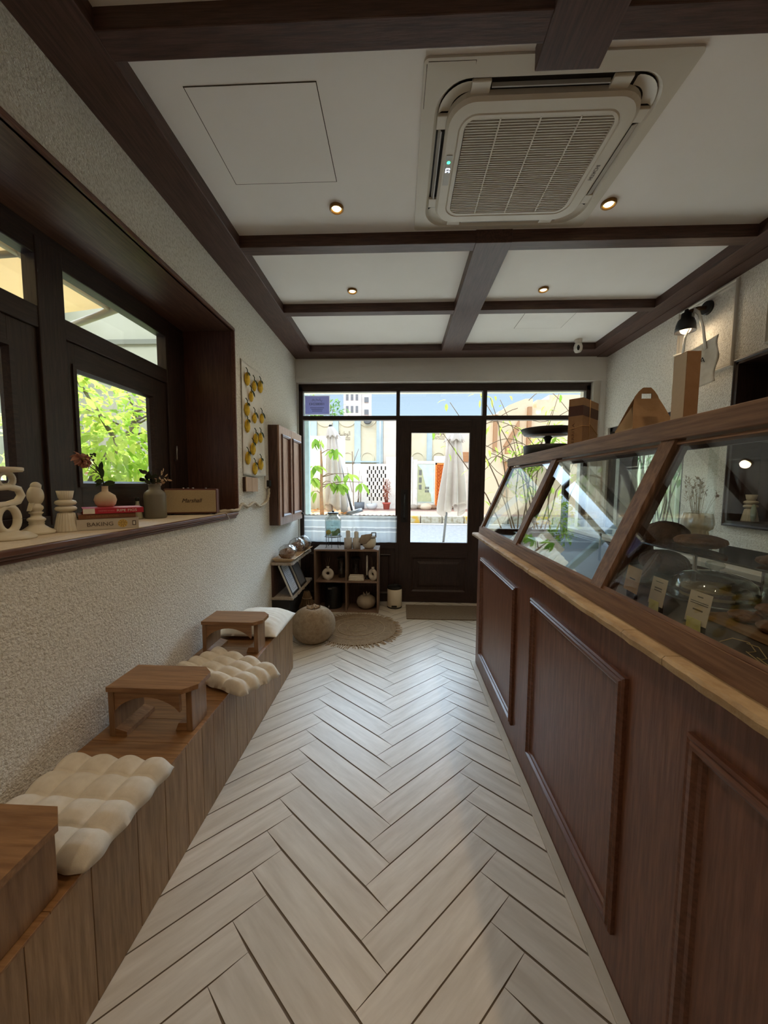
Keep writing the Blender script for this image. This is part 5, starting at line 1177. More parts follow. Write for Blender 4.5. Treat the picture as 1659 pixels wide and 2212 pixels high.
for x0, x1 in ((SX0+0.0205, -0.6185), (-0.5995, SX1-0.0205)): t = MB(); t.box(x0, x1, SY0+0.002, SY1-0.008, 0.357, 0.374); part('shelf', t, M['shelfwood_x'], r)
for x0, x1 in ((SX0+0.0205, -0.6185), (-0.5995, SX1-0.0205)): t = MB(); t.box(x0, x1, SY0+0.012, SY1-0.008, 0.001, 0.014); part('bottom', t, M['shelfwood_x'], r)
t = MB(); t.box(SX0+0.0205, SX1-0.0205, SY1-0.0075, SY1-0.001, 0.0, SZT-0.0205); part('back', t, M['dark_z'], r)
SH = 0.3745
M['white_clay'] = mat('matt white clay', srgb(206, 196, 180), 0.8)
def donut_vase(x, y, z, rz, label, tw=False):
    r = thing('donut_vase', label, 'vase', (x, y, z), 'white ring shaped vases in the shelf', rz)
    t = MB(); pts = []; R, n = 0.044, 32
    vs = []; fs = []; m_ = 14
    for i in range(n):
        a = 2*math.pi*i/n; rr = 0.027+0.004*math.cos(a+math.pi/2)
        for j in range(m_):
            b = 2*math.pi*j/m_; k = R+rr*math.cos(b); vs.append((k*math.cos(a), rr*0.85*math.sin(b), 0.070+k*math.sin(a)*1.02))
    for i in range(n):
        for j in range(m_): fs.append([i*m_+j, i*m_+(j+1) % m_, ((i+1) % n)*m_+(j+1) % m_, ((i+1) % n)*m_+j])
    t.add(vs, fs, True); part('ring', t, M['white_clay'], r, local=True)
    t = MB(); t.lathe([(0.020, 0.128), (0.016, 0.146), (0.017, 0.158), (0.012, 0.158), (0.011, 0.14)], (0, 0, 0), 20, close=True); part('neck', t, M['white_clay'], r, local=True)
    t = MB(); t.lathe([(0.0, 0.0), (0.026, 0.0), (0.022, 0.012), (0.0, 0.012)], (0, 0, 0), 20); part('foot', t, M['white_clay'], r, local=True)
    t = MB(); rnd = random.Random(int(x*100))
    for k in range(4): a = rnd.uniform(-.04,.04); t.tube([(0, 0, 0.135), (a*0.5, rnd.uniform(-.01,.01), 0.19), (a, rnd.uniform(-.02,.02), 0.25+rnd.uniform(0, .03))], [0.0014, 0.0012, 0.0008], 4)
    part('dry_stems', t, M['twig'], r, local=True)
donut_vase(-0.835, 4.15, SH, 0.1, 'white ring vase in the upper left cube')
donut_vase(-0.300, 4.15, SH, -0.7, 'white ring vase turned sideways in the upper right cube')
def hurricane(x, y, label):
    r = thing('glass_jar', label, 'glass jar', (x, y, SH), 'glass jars in the upper cubes')
    t = MB(); t.lathe([(0.038, 0.001), (0.04, 0.004), (0.04, 0.22), (0.037, 0.22), (0.037, 0.006), (0, 0.006)], (x, y, SH), 24); part('jar', t, M['glass_clear'], r)
    t = MB(); t.lathe([(0.0, 0.2205), (0.052, 0.2205), (0.055, 0.23), (0.05, 0.245), (0.0, 0.245)], (x, y, SH), 24); part('lid', t, M['black_soft'], r)
hurricane(-0.69, 4.27, 'dark lidded glass jar in the upper left cube'); hurricane(-0.52, 4.28, 'dark lidded glass jar in the upper right cube')
t = MB()
for k in range(4): z = SH+0.0005+k*0.013; t.box(-0.585+0.004*(k % 2), -0.405-0.004*k, 4.105+0.003*k, 4.22, z, z+0.0125, bev=0.005)
solid('folded_cloth', t, M['linen'], 'folded beige cloth lying in the upper right cube', 'cloth', (-0.5, 4.16, SH))
r = thing('pillar_candle', 'tall slim white candle in the upper right cube', 'candle', (-0.375, 4.21, SH)); t = MB(); t.lathe([(0, 0), (0.028, 0), (0.028, 0.006), (0.010, 0.012), (0.010, 0.035), (0.014, 0.045), (0, 0.045)], (-0.375, 4.21, SH), 20); part('holder', t, M['black'], r)
t = MB(); t.lathe([(0.011, 0.0455), (0.010, 0.27), (0.005, 0.285), (0, 0.286)], (-0.375, 4.21, SH), 16); part('wax', t, M['linen_white'], r)
r = thing('drink_urn', 'dark metal drinks urn with small tap in lower left cube', 'urn', (-0.79, 4.25, 0.0145))
t = MB(); t.lathe([(0, 0), (0.10, 0), (0.105, 0.01), (0.105, 0.25), (0.09, 0.28), (0.03, 0.30), (0.02, 0.32), (0, 0.322)], (-0.79, 4.25, 0.0145), 32); part('body', t, mat('dark smoked steel', srgb(44, 44, 44), 0.3, metal=0.6), r)
t = MB(); t.tube([(-0.82, 4.147, 0.06), (-0.82, 4.118, 0.06), (-0.82, 4.115, 0.042)], 0.007, 8); part('tap', t, M['steel'], r)
t = MB(); t.box(-0.835, -0.785, 4.141, 4.1445, 0.275-0.02, 0.275+0.0); part('badge', t, M['steel'], r)
r = thing('gourd_vase', 'squat pale pumpkin shaped vase in the lower right cube', 'vase', (-0.385, 4.225, 0.0145))
t = MB(); t.lathe([(0, 0), (0.05, 0.0), (0.095, 0.03), (0.115, 0.075), (0.105, 0.12), (0.07, 0.15), (0.035, 0.16), (0.03, 0.158), (0.03, 0.14), (0, 0.13)], (-0.385, 4.225, 0.0145), 64, rfun=lambda a, z: 1+0.035*abs(math.sin(4*a))); part('body', t, mat('pale stone glaze', srgb(166, 152, 132), 0.7), r)
for k in range(5):
    a = k*2*math.pi/5+0.3; t = MB(); t.cyl((-0.385+0.032*math.cos(a), 4.225+0.032*math.sin(a), 0.168), (-0.385+0.037*math.cos(a), 4.225+0.037*math.sin(a), 0.205), 0.015, 0.004, 8); part('crown_point', t, mat('pale stone glaze tip', srgb(166, 152, 132), 0.7) if k == 0 else bpy.data.materials['pale stone glaze tip'], r)

# drinks dispenser on its wire stand
dx, dy, TZ = -0.787, 4.245, SZT+0.0005
r = thing('drink_dispenser', 'glass water dispenser with citrus slices on a black wire stand', 'dispenser', (dx, dy, TZ))
t = MB(); t.lathe([(0.085, 0.132), (0.096, 0.142), (0.097, 0.335), (0.09, 0.36), (0.064, 0.378), (0.060, 0.40), (0.057, 0.40), (0.060, 0.376), (0.087, 0.357), (0.093, 0.333), (0.092, 0.145), (0.0, 0.138)], (dx, dy, TZ), 40); part('jar', t, M['glass_clear'], r)
wat = glass('pale blue water', (0.80, 0.93, 0.96), ior=1.2); t = MB(); t.lathe([(0.0, 0.1395), (0.0905, 0.1465), (0.0915, 0.315), (0.0, 0.316)], (dx, dy, TZ), 40); part('water', t, wat, r)
t = MB(); t.lathe([(0.0, 0.4005), (0.064, 0.4005), (0.066, 0.406), (0.066, 0.418), (0.06, 0.421), (0, 0.421)], (dx, dy, TZ), 36); part('lid', t, M['pole'], r)
t = MB(); t.lathe([(0, 0.4215), (0.012, 0.4215), (0.015, 0.435), (0.008, 0.442), (0, 0.442)], (dx, dy, TZ), 16); part('lid_knob', t, M['black'], r)
t = MB()
for k in range(4):
    a = math.pi/4+k*math.pi/2; c, s_ = math.cos(a), math.sin(a); t.tube([(dx+0.098*c, dy+0.098*s_, TZ+0.145), (dx+0.1*c, dy+0.1*s_, TZ+0.12), (dx+0.1*c, dy+0.1*s_, TZ+0.004), (dx+0.115*c, dy+0.115*s_, TZ+0.004)], 0.0032, 6)
t.tube(arc((dx, dy, TZ+0.128), 0.1, 0, 2*math.pi, 28, (1,0,0), (0,1,0)), 0.0032, 6, caps=False); t.tube(arc((dx, dy, TZ+0.128), 0.06, 0, 2*math.pi, 24, (1,0,0), (0,1,0)), 0.003, 6, caps=False)
t.tube([(dx-0.1, dy, TZ+0.128), (dx+0.1, dy, TZ+0.128)], 0.003, 6); t.tube([(dx, dy-0.1, TZ+0.128), (dx, dy-0.1, TZ+0.004)], 0.0032, 6); t.tube([(dx, dy-0.1, TZ+0.128), (dx, dy+0.1, TZ+0.128)], 0.003, 6)
part('wire_stand', t, M['black'], r)
t = MB(); t.tube([(dx+0.0, dy-0.095, TZ+0.165), (dx, dy-0.125, TZ+0.165), (dx, dy-0.127, TZ+0.145)], 0.007, 8); t.cyl((dx, dy-0.12, TZ+0.165), (dx, dy-0.12, TZ+0.185), 0.006); part('tap', t, M['steel'], r)
text('letters', 'BA', r, (dx+0.01, dy-0.0985, TZ+0.27), (1,0,0), (0,0,1), 0.022, mat('dark jar lettering', srgb(70, 86, 86), 0.5))
orange = mat('orange citrus slice', srgb(226, 160, 40), 0.5); lime = mat('lime slice', srgb(150, 160, 70), 0.5)
for k, (ox, oy, oz, m_) in enumerate(((-0.045, -0.055, 0.185, orange), (-0.055, -0.02, 0.178, orange), (0.04, -0.05, 0.178, lime), (0.06, 0.0, 0.195, lime), (0.005, -0.03, 0.17, lime))):
    t = MB(); t.cyl((dx+ox, dy+oy, TZ+oz), (dx+ox+0.003, dy+oy-0.006, TZ+oz+0.001), 0.03, n=20); part('citrus_slice', t, m_, r)
t = MB(); t.leaf((dx, dy-0.05, TZ+0.19), (1, -.2, .25), (0, -1, .5), 0.05, 0.012, 0.1, 3); part('mint_leaf', t, M['leaf_dk'], r)
# cutlery caddy
cx, cy = -0.545, 4.175
r = thing('cutlery_caddy', 'ribbed white caddy holding paper sleeves and forks', 'cutlery holder', (cx, cy, TZ))
t = MB()
for sx in (-0.052, 0.048):
    t.lathe([(0.046, 0), (0.046, 0.125), (0.043, 0.125), (0.043, 0.004), (0, 0.004)], (cx+sx, cy, TZ), 60, rfun=lambda a, z: 1+0.03*math.cos(15*a))
part('caddy', t, mat('ribbed frosted white', srgb(206, 202, 194), 0.5), r)
t = MB()
for sx, h in ((-0.052, 0.215), (0.045, 0.205)): t.lathe([(0.0, 0.03), (0.025, 0.03), (0.027, h-0.02), (0.022, h-0.004), (0.0, h)], (cx+sx, cy, TZ), 20)
part('paper_sleeves', t, M['linen_white'], r)
t = MB(); rnd = random.Random(1)
for k in range(14): a = rnd.uniform(-0.07, 0.075); t.tube([(cx+a*0.9, cy-0.02+rnd.uniform(-.015,.04), TZ+0.02), (cx+a, cy+rnd.uniform(-.02,.03), TZ+rnd.uniform(0.2, 0.27))], [0.002, 0.005], 6, flat=0.3)
part('forks', t, mat('grey plastic forks', srgb(150, 152, 156), 0.4), r)
# cream pot with napkin
cx, cy = -0.35, 4.20
r = thing('serving_pot', 'round cream pot with beige napkin and black handle', 'pot', (cx, cy, TZ))
t = MB(); t.lathe([(0, 0), (0.05, 0), (0.075, 0.03), (0.082, 0.07), (0.078, 0.115), (0.070, 0.13), (0.066, 0.13), (0.074, 0.10), (0.07, 0.03), (0, 0.01)], (cx, cy, TZ), 36); part('body', t, M['cream'], r)
t = MB(); t.lathe([(0.066, 0.131), (0.088, 0.133), (0.088, 0.142), (0.0, 0.150)], (cx, cy, TZ), 30); part('lid', t, mat('dull beige lid', srgb(150, 138, 122), 0.6), r)
t = MB(); t.tube([(cx+0.03, cy, TZ+0.146), (cx+0.03, cy, TZ+0.185), (cx+0.078, cy, TZ+0.185), (cx+0.078, cy, TZ+0.146)], 0.007, 8); part('handle', t, M['black_soft'], r)
t = MB(); t.grid(20, 12, lambda u, v: Vector((cx-0.085+0.13*u-0.03*v, cy-0.072-0.020*math.sin(math.pi*v)-0.004*math.sin(u*12), TZ+0.185-0.02*(1-u)-0.115*v*(0.45+0.55*math.sin(math.pi*(0.15+0.7*u)))))); o = part('napkin', t, mat('beige linen napkin', srgb(158, 142, 122), 0.95), r); o.modifiers.new('thick', 'SOLIDIFY').thickness = 0.003
# pedal bin
bx_, by_ = -0.045, 4.325
r = thing('pedal_bin', 'small cream pedal bin standing beside the door', 'bin', (bx_, by_, 0.0))
t = MB(); t.lathe([(0.0, 0.012), (0.086, 0.012), (0.089, 0.018), (0.089, 0.235), (0.085, 0.235), (0.085, 0.03), (0, 0.03)], (bx_, by_, 0), 36); part('body', t, mat('cream enamel', srgb(206, 194, 170), 0.4), r)
t = MB(); t.lathe([(0, 0.0005), (0.09, 0.0005), (0.09, 0.0115), (0, 0.0115)], (bx_, by_, 0), 36); part('base', t, M['black_soft'], r)
t = MB(); t.lathe([(0.0855, 0.2355), (0.091, 0.2355), (0.091, 0.258), (0.083, 0.262), (0.078, 0.25), (0.078, 0.1), (0, 0.09)], (bx_, by_, 0), 36); part('rim', t, M['black_soft'], r)
t = MB(); t.tube([(bx_-0.02, by_+0.06, 0.26), (bx_+0.01, by_+0.07, 0.315), (bx_+0.04, by_+0.06, 0.26)], 0.004, 6); part('bail', t, M['black_soft'], r)
t = MB(); t.box(bx_-0.035, bx_+0.03, by_-0.1, by_-0.086, 0.022, 0.042, bev=0.003); part('pedal', t, M['black_soft'], r)
# door mat, jute rug, pouf
t = MB(); t.box(0.095, 1.02, 3.915, 4.385, 0.0006, 0.012, bev=0.004); solid('door_mat', t, mat('brown coir mat', srgb(112, 96, 76), 0.98, col2=srgb(128, 112, 92), scale=60, bump=0.8, bscale=250), 'flat brown rectangular mat in front of the door', 'door mat', (0.55, 4.15, 0.0))
rx_, ry_, RR = -0.425, 3.62, 0.405
r = thing('jute_rug', 'round braided jute rug with fringed edge beside the pouf', 'rug', (rx_, ry_, 0))
t = MB(); n_ = 30; prof_ = [(0, 0.0115)]
for k in range(n_): a = RR*(k+0.02)/n_; b_ = RR*(k+0.5)/n_; prof_ += [(max(a, 0.001), 0.0085), (b_, 0.0120)]
prof_ += [(RR, 0.008), (RR, 0.0008), (0, 0.0008)]
t.lathe(prof_, (rx_, ry_, 0), 96); part('braid', t, M['jute'], r)
light_j = mat('pale jute ring', srgb(176, 154, 126), 0.95, bump=0.5, bscale=160)
for R_ in (0.10, 0.20, 0.285): t = MB(); t.tube(arc((rx_, ry_, 0.0115), R_, 0, 2*math.pi, 72, (1,0,0), (0,1,0)), 0.004, 6, caps=False); part('pale_ring', t, light_j, r)
t = MB(); rnd = random.Random(6)
for k in range(110):
    a = 2*math.pi*k/110+rnd.uniform(-.02,.02); c, s_ = math.cos(a), math.sin(a); L_ = rnd.uniform(0.045, 0.075); tw = rnd.uniform(-.25,.25)
    t.tube([(rx_+(RR-0.01)*c, ry_+(RR-0.01)*s_, 0.007), (rx_+(RR+0.5*L_)*math.cos(a+tw*0.05), ry_+(RR+0.5*L_)*math.sin(a+tw*0.05), 0.006), (rx_+(RR+L_)*math.cos(a+tw*0.12), ry_+(RR+L_)*math.sin(a+tw*0.12), 0.0045)], [0.0042, 0.004, 0.0028], 5)
fr_ = part('fringe', t, light_j, r); fr_['kind'] = 'stuff'
px_, py_ = -0.815, 3.335
r = thing('jute_pouf', 'round braided jute pouf standing at the end of the bench', 'pouf', (px_, py_, 0))
t = MB(); n_ = 34; prof_ = [(0, 0.001), (0.12, 0.001)]
for k in range(n_*2+1):
    th = -math.pi/2*0.82+(math.pi/2*0.82+math.pi/2*0.86)*k/(n_*2); rr = 0.205*math.cos(th)**0.75+0.0; z = 0.155+0.165*math.sin(th)
    prof_.append((rr+(0.006 if k % 2 else 0), z))
zt = prof_[-1][1]; prof_ += [(0.05, zt-0.004), (0.03, zt-0.012), (0.0, zt-0.016)]
t.lathe(prof_, (px_, py_, 0), 72); part('body', t, mat('braided jute cord', srgb(150, 130, 106), 0.95, col2=srgb(178, 158, 132), scale=30, bump=0.9, bscale=140, bdist=0.006), r)
t = MB()
for (ax_, ay_, rz_) in ((-0.026, 0.0, 0.4), (0.03, 0.012, -0.5)):
    pts = []
    for i in range(21):
        a = 2*math.pi*i/20; p = Vector((0.030*math.cos(a), 0.017*math.sin(a), 0.012+0.012*math.cos(a*2))); p = Matrix.Rotation(rz_, 3, 'Z') @ p; pts.append(p+Vector((px_+ax_, py_+ay_, zt-0.004)))
    t.tube(pts, 0.011, 8, caps=False)
part('knot', t, bpy.data.materials['braided jute cord'], r)
# ============================================================ COUNTER AND DISPLAY CASE
CXF, CYE, CYS = 0.657, 2.945, -1.2
r = thing('shop_counter', 'long panelled red brown counter running down the right side', 'counter', (1.0, 0.9, 0))
t = MB(); t.box(CXF, CXF+0.02, CYS, CYE, 0.004, 1.083); part('front_board', t, M['counter'], r)
t = MB(); t.box(CXF+0.0205, 1.36, CYE-0.02, CYE, 0.004, 1.083); part('end_board', t, M['counter'], r)
t = MB(); t.box(1.34, 1.36, CYS, CYE-0.021, 0.004, 1.083); part('back_board', t, M['counter'], r)
mp = [(0,0),(0,0.012),(0.006,0.017),(0.012,0.015),(0.017,0.020),(0.026,0.020),(0.032,0.010),(0.040,0.008),(0.044,0.0)]
for (y0, y1, z0, z1) in ((1.975, 2.815, 0.135, 0.935), (1.006, 1.742, 0.155, 0.955), (0.06, 0.786, 0.155, 0.957), (-0.9, -0.16, 0.155, 0.957)):
    t = MB(); t.mold([(CXF, y0, z0), (CXF, y1, z0), (CXF, y1, z1), (CXF, y0, z1)], mp, (-1,0,0)); part('panel_moulding', t, M['counter_y'], r)
t = MB(); t.box(CXF-0.038, CXF-0.001, CYS, CYE+0.03, 0.0005, 0.012, bev=0.002); part('floor_strip', t, mat('tile floor strip', srgb(176, 166, 148), 0.5, col2=srgb(192, 182, 164), scale=6), r)
t = MB(); t.box(CXF+0.0005, CXF+0.003, CYE+0.0005, CYE+0.02, 0.012, 1.08); part('corner_bead', t, M['counter'], r)
# travertine ledge, one run of slabs
t = MB(); ys = [CYE+0.03, 1.675, 0.973, 0.823, 0.10, -1.2]; rnd = random.Random(10)
for i in range(len(ys)-1):
    y1, y0 = ys[i], ys[i+1]; n = max(2, int((y1-y0)/0.035)); prev = None
    for j in range(n+1):
        y = y1-0.0012+(y0-y1+0.0024)*j/n; jx = rnd.uniform(-.0025, .0025); jz = rnd.uniform(-.0015, .0015)
        ring = [(0.69, y, 1.0835), (0.614+jx, y, 1.0835), (0.606+jx, y, 1.089+jz), (0.605+jx, y, 1.104+jz), (0.612+jx, y, 1.1115), (0.69, y, 1.1115)]
        b = t.add(ring, [], False)
        if prev is not None: t.f += [[prev+k, prev+(k+1) % 6, b+(k+1) % 6, b+k] for k in range(6)]; t.mi += [0]*6; t.sm += [False]*6
        else: t.f.append([b+k for k in range(6)]); t.mi.append(0); t.sm.append(False)
        prev = b
    t.f.append([prev+k for k in range(6)][::-1]); t.mi.append(0); t.sm.append(False)
solid('stone_ledge', t, M['stone'], 'rough travertine ledge along the counter front edge', 'ledge', (0.65, 0.9, 1.0835))
t = MB(); t.box(0.6905, 1.35, CYS, CYE, 1.0835, 1.1115); solid('counter_top', t, mat('dark slate deck', srgb(84, 78, 72), 0.5, col2=srgb(100, 92, 84), scale=4), 'dark flat deck of the counter under the glass case', 'worktop', (1.0, 0.9, 1.0835))

# display case
LO = Vector((0.668, 0, 1.158)); HI = Vector((0.880, 0, 1.652)); SLOPE = (HI-LO); SN = Vector((-SLOPE.z, 0, SLOPE.x)).normalized()   # outward normal (towards -x, +z)
r = thing('display_case', 'sloped timber framed glass pastry case standing on the counter', 'display case', (1.0, 0.9, 1.1125))
def slab(t, y0, y1, s0, s1, d0, d1):
    p = [LO+SLOPE*s+SN*d for s, d in ((s0, d0), (s1, d0), (s1, d1), (s0, d1))]
    t.prism([(q.x, y0, q.z) for q in p], (0, y1-y0, 0))
t = MB(); t.prism([(0.652, CYS, 1.1125), (0.700, CYS, 1.1125), (0.712, CYS, 1.150), (0.660, CYS, 1.166)], (0, CYE-CYS, 0)); part('base_rail', t, M['case_y'], r)
t = MB(); t.box(0.867, 0.90, CYS, CYE, 1.650, 1.713, bev=0.003); part('front_fascia', t, M['case_y'], r)
t = MB(); t.box(0.9005, 1.345, CYS, CYE, 1.690, 1.712, bev=0.002); part('top_board', t, M['case_y'], r)
posts = [(2.902, CYE), (2.055, 2.118), (1.190, 1.254), (0.33, 0.394), (-0.53, -0.466)]
for (y0, y1) in posts:
    t = MB(); slab(t, y0, y1, 0.004, 1.02, -0.026, 0.004); part('sloped_post', t, M['case_s'], r)
for k in range(len(posts)-1):
    ya, yb = posts[k+1][1], posts[k][0]
    for sy in ((ya+0.0003, ya+0.016), (yb-0.016, yb-0.0003)): t = MB(); slab(t, sy[0], sy[1], 0.03, 0.985, -0.034, -0.014); part('glazing_bead', t, M['dark_z'], r)
    for sl in ((0.012, 0.032, -0.024, -0.002), (0.965, 0.985, -0.024, -0.006)): t = MB(); slab(t, ya+0.0003, yb-0.0003, *sl); part('glazing_rail', t, M['case_y'], r)
    t = MB(); slab(t, ya+0.002, yb-0.002, 0.02, 0.98, -0.013, -0.008); part('pane', t, M['glass_case'], r)
# far end and back frames
t = MB(); t.box(1.305, 1.345, CYE-0.04, CYE, 1.1125, 1.689); t.box(0.715, 1.304, CYE-0.04, CYE, 1.1125, 1.150); t.box(0.9005, 1.304, CYE-0.04, CYE, 1.655, 1.689); part('end_frame', t, M['dark_z'], r)
t = MB(); t.prism([(0.72, CYE-0.022, 1.15), (1.305, CYE-0.022, 1.15), (1.305, CYE-0.022, 1.656), (0.905, CYE-0.022, 1.656)], (0, 0.005, 0)); part('pane', t, M['glass_case'], r)
t = MB(); t.box(1.318, 1.344, CYS, CYE-0.041, 1.1125, 1.135); part('back_rail', t, M['dark_y'], r)
t = MB(); t.box(1.318, 1.344, CYS, CYE-0.041, 1.668, 1.689); part('back_rail', t, M['dark_y'], r)
for y0, y1, x in ((-1.2, 0.3, 1.322), (0.25, 1.62, 1.334), (1.56, 2.9, 1.322)):
    t = MB(); t.box(x, x+0.004, y0, y1, 1.135, 1.668); part('sliding_pane', t, M['glass_case'], r)
t = MB(); t.box(1.02, 1.30, -1.1, 1.95, 1.262, 1.268); part('glass_shelf', t, M['glass_clear'], r)
for y in (-0.6, 0.5, 1.3, 1.9): 
    t = MB(); t.tube([(1.05, y, 1.1125), (1.05, y, 1.2615)], 0.006, 8); part('shelf_support', t, M['steel'], r)
DK = 1.1125

# ------------------------------------------------------------ things inside the case
M['dark_bake'] = mat('dark brown crust', srgb(66, 42, 30), 0.7, col2=srgb(104, 68, 44), scale=25, bump=0.8, bscale=60, bdist=0.01)
M['brown_bake'] = mat('golden brown crust', srgb(104, 68, 42), 0.7, col2=srgb(140, 98, 62), scale=25, bump=0.8, bscale=60, bdist=0.01)
M['sponge'] = mat('pale coffee cream', srgb(168, 142, 104), 0.7)
def loaf(c, rad, m, label, name='loaf', cat='bread', seed=0, rings=0, group='dark round loaves in the case'):
    r = MB(); r.ball(c, rad, 36, 20, fn=lambda d: 1+0.06*mnoise.noise(d*3+Vector((seed, 0, 0)))+(0.05*math.cos(rings*math.atan2(d.y, d.x)) if rings else 0)*(1-abs(d.z)))
    return solid(name, r, m, label, cat, (c[0], c[1], c[2]-rad[2]), group)
loaf((1.16, 1.60, DK+0.055+0.001), (0.085, 0.095, 0.055), M['dark_bake'], 'dark scored loaf on the deck, beneath a taller loaf', seed=1, rings=10)
loaf((1.16, 1.60, DK+0.115+0.062), (0.08, 0.09, 0.06), M['dark_bake'], 'tall dark scored loaf stacked on the loaf left of the dome', seed=2, rings=12)
loaf((1.17, 1.82, DK+0.10), (0.075, 0.085, 0.10), M['dark_bake'], 'dark loaf half hidden behind the wide sloped post', seed=3, rings=0)
loaf((1.13, 1.385, 1.2690+0.026), (0.075, 0.085, 0.026), M['brown_bake'], 'ring of brown rolls on the glass shelf behind the dome', 'pastry_ring', 'pastry', seed=4, rings=9)
def tart(x, y, label, m):
    r = thing('fluted_tart', label, 'tart', (x, y, DK), 'fluted chocolate tarts')
    t = MB(); t.lathe([(0, 0.001), (0.055, 0.001), (0.068, 0.028), (0.064, 0.030), (0.060, 0.024), (0, 0.026)], (x, y, DK), 72, rfun=lambda a, z: 1+0.035*math.cos(18*a)*min(1, z*60)); part('shell', t, m, r); return r
for k in range(2):
    rr = thing('fluted_tart', ['fluted chocolate tart leaning up behind the front price card', 'fluted chocolate tart leaning up, further back of the leaning pair'][k], 'tart', (0.97, 1.42+0.02*k, DK+0.063), 'fluted chocolate tarts')
    t = MB(); tilt = Matrix.Rotation(math.radians(-62), 4, Vector((0.55, 0.83, 0))) ; t.lathe([(0, -0.01), (0.05, -0.01), (0.068, 0.012), (0.064, 0.014), (0, 0.010)], (0.97+0.035*k, 1.40+0.055*k, DK+0.066), 72, mtx=tilt, rfun=lambda a, z: 1+0.035*math.cos(20*a)); part('shell', t, M['dark_bake'], rr)
tart(1.22, 1.43, 'fluted tart lying flat at the back of the case', M['dark_bake'])
# low glass dome with layered cake
dx, dy = 1.055, 1.225
r = thing('cake_dome', 'low clear glass dome with round knob over a layered cake', 'cake dome', (dx, dy, DK))
t = MB(); t.lathe([(0, 0.001), (0.09, 0.001), (0.135, 0.016), (0.137, 0.019), (0.09, 0.006), (0, 0.005)], (dx, dy, DK), 48); part('plate', t, M['glass_clear'], r)
t = MB(); t.lathe([(0.112, 0.0175), (0.113, 0.045), (0.105, 0.072), (0.080, 0.093), (0.035, 0.104), (0.0, 0.106), (0.0, 0.103), (0.034, 0.101), (0.078, 0.090), (0.102, 0.070), (0.110, 0.045), (0.109, 0.0175)], (dx, dy, DK), 48); part('dome', t, M['glass_clear'], r)
t = MB(); t.lathe([(0.0, 0.1062), (0.012, 0.1065), (0.012, 0.114), (0.024, 0.120), (0.027, 0.129), (0.020, 0.138), (0, 0.140)], (dx, dy, DK), 24); part('knob', t, glass('solid glass knob', (0.85, 0.87, 0.87), ior=1.8), r)
ck = thing('layer_cake', 'half eaten layered chocolate cake under the low glass dome', 'cake', (dx, dy, DK+0.007))
for k, (h0, h1, m) in enumerate(((0.0075, 0.022, M['dark_bake']), (0.0222, 0.031, M['sponge']), (0.0312, 0.046, M['dark_bake']), (0.0462, 0.052, M['sponge']))):
    t = MB(); n = 30; pts = [(dx+0.09*math.cos(a), dy+0.09*math.sin(a)*0.9, DK+h0) for a in [math.radians(20)+i/n*math.radians(250) for i in range(n+1)]]+[(dx, dy, DK+h0)]
    b = t.add(pts+[(p[0], p[1], DK+h1) for p in pts], []); m_ = len(pts)
    for i in range(m_-2): t.add([], []); t.f += [[b+m_-1, b+i+1, b+i], [b+2*m_-1, b+m_+i, b+m_+i+1]]; t.mi += [0, 0]; t.sm += [False, False]
    for i in range(m_): j = (i+1) % m_; t.f.append([b+i, b+j, b+m_+j, b+m_+i]); t.mi.append(0); t.sm.append(False)
    part('layer', t, m, ck)
# tall cloche
dx, dy = 1.20, 1.20
r = thing('glass_cloche', 'tall rounded glass cloche at the right edge of the case', 'cloche', (dx, dy, DK))
dx, dy = 1.235, 1.145
t = MB(); t.lathe([(0.075, 0.012), (0.077, 0.13), (0.070, 0.165), (0.048, 0.192), (0.02, 0.202), (0, 0.204), (0, 0.201), (0.02, 0.199), (0.046, 0.189), (0.067, 0.164), (0.074, 0.13), (0.072, 0.012)], (dx, dy, DK), 40); part('bell', t, M['glass_clear'], r)
t = MB(); t.lathe([(0, 0.001), (0.09, 0.001), (0.09, 0.011), (0, 0.011)], (dx, dy, DK), 36); part('board', t, M['table_x'], r)
t = MB(); t.lathe([(0, 0.2042), (0.008, 0.2045), (0.012, 0.216), (0.008, 0.226), (0, 0.228)], (dx, dy, DK), 16); part('knob', t, M['glass_clear'], r)
CK = thing('brownie_stack', 'pile of dark brownies under the tall glass cloche', 'brownies', (dx, dy, DK+0.0115))
for k in range(7): t = MB(); a = k*1.7; z = DK+0.0125+0.028*(k//2); t.box(-0.028, 0.028, -0.022, 0.022, 0, 0.026, bev=0.004, mtx=Matrix.Translation((dx+0.022*math.cos(a), dy+0.022*math.sin(a), z)) @ Matrix.Rotation(a, 4, 'Z')); part('brownie', t, M['dark_bake'], CK)
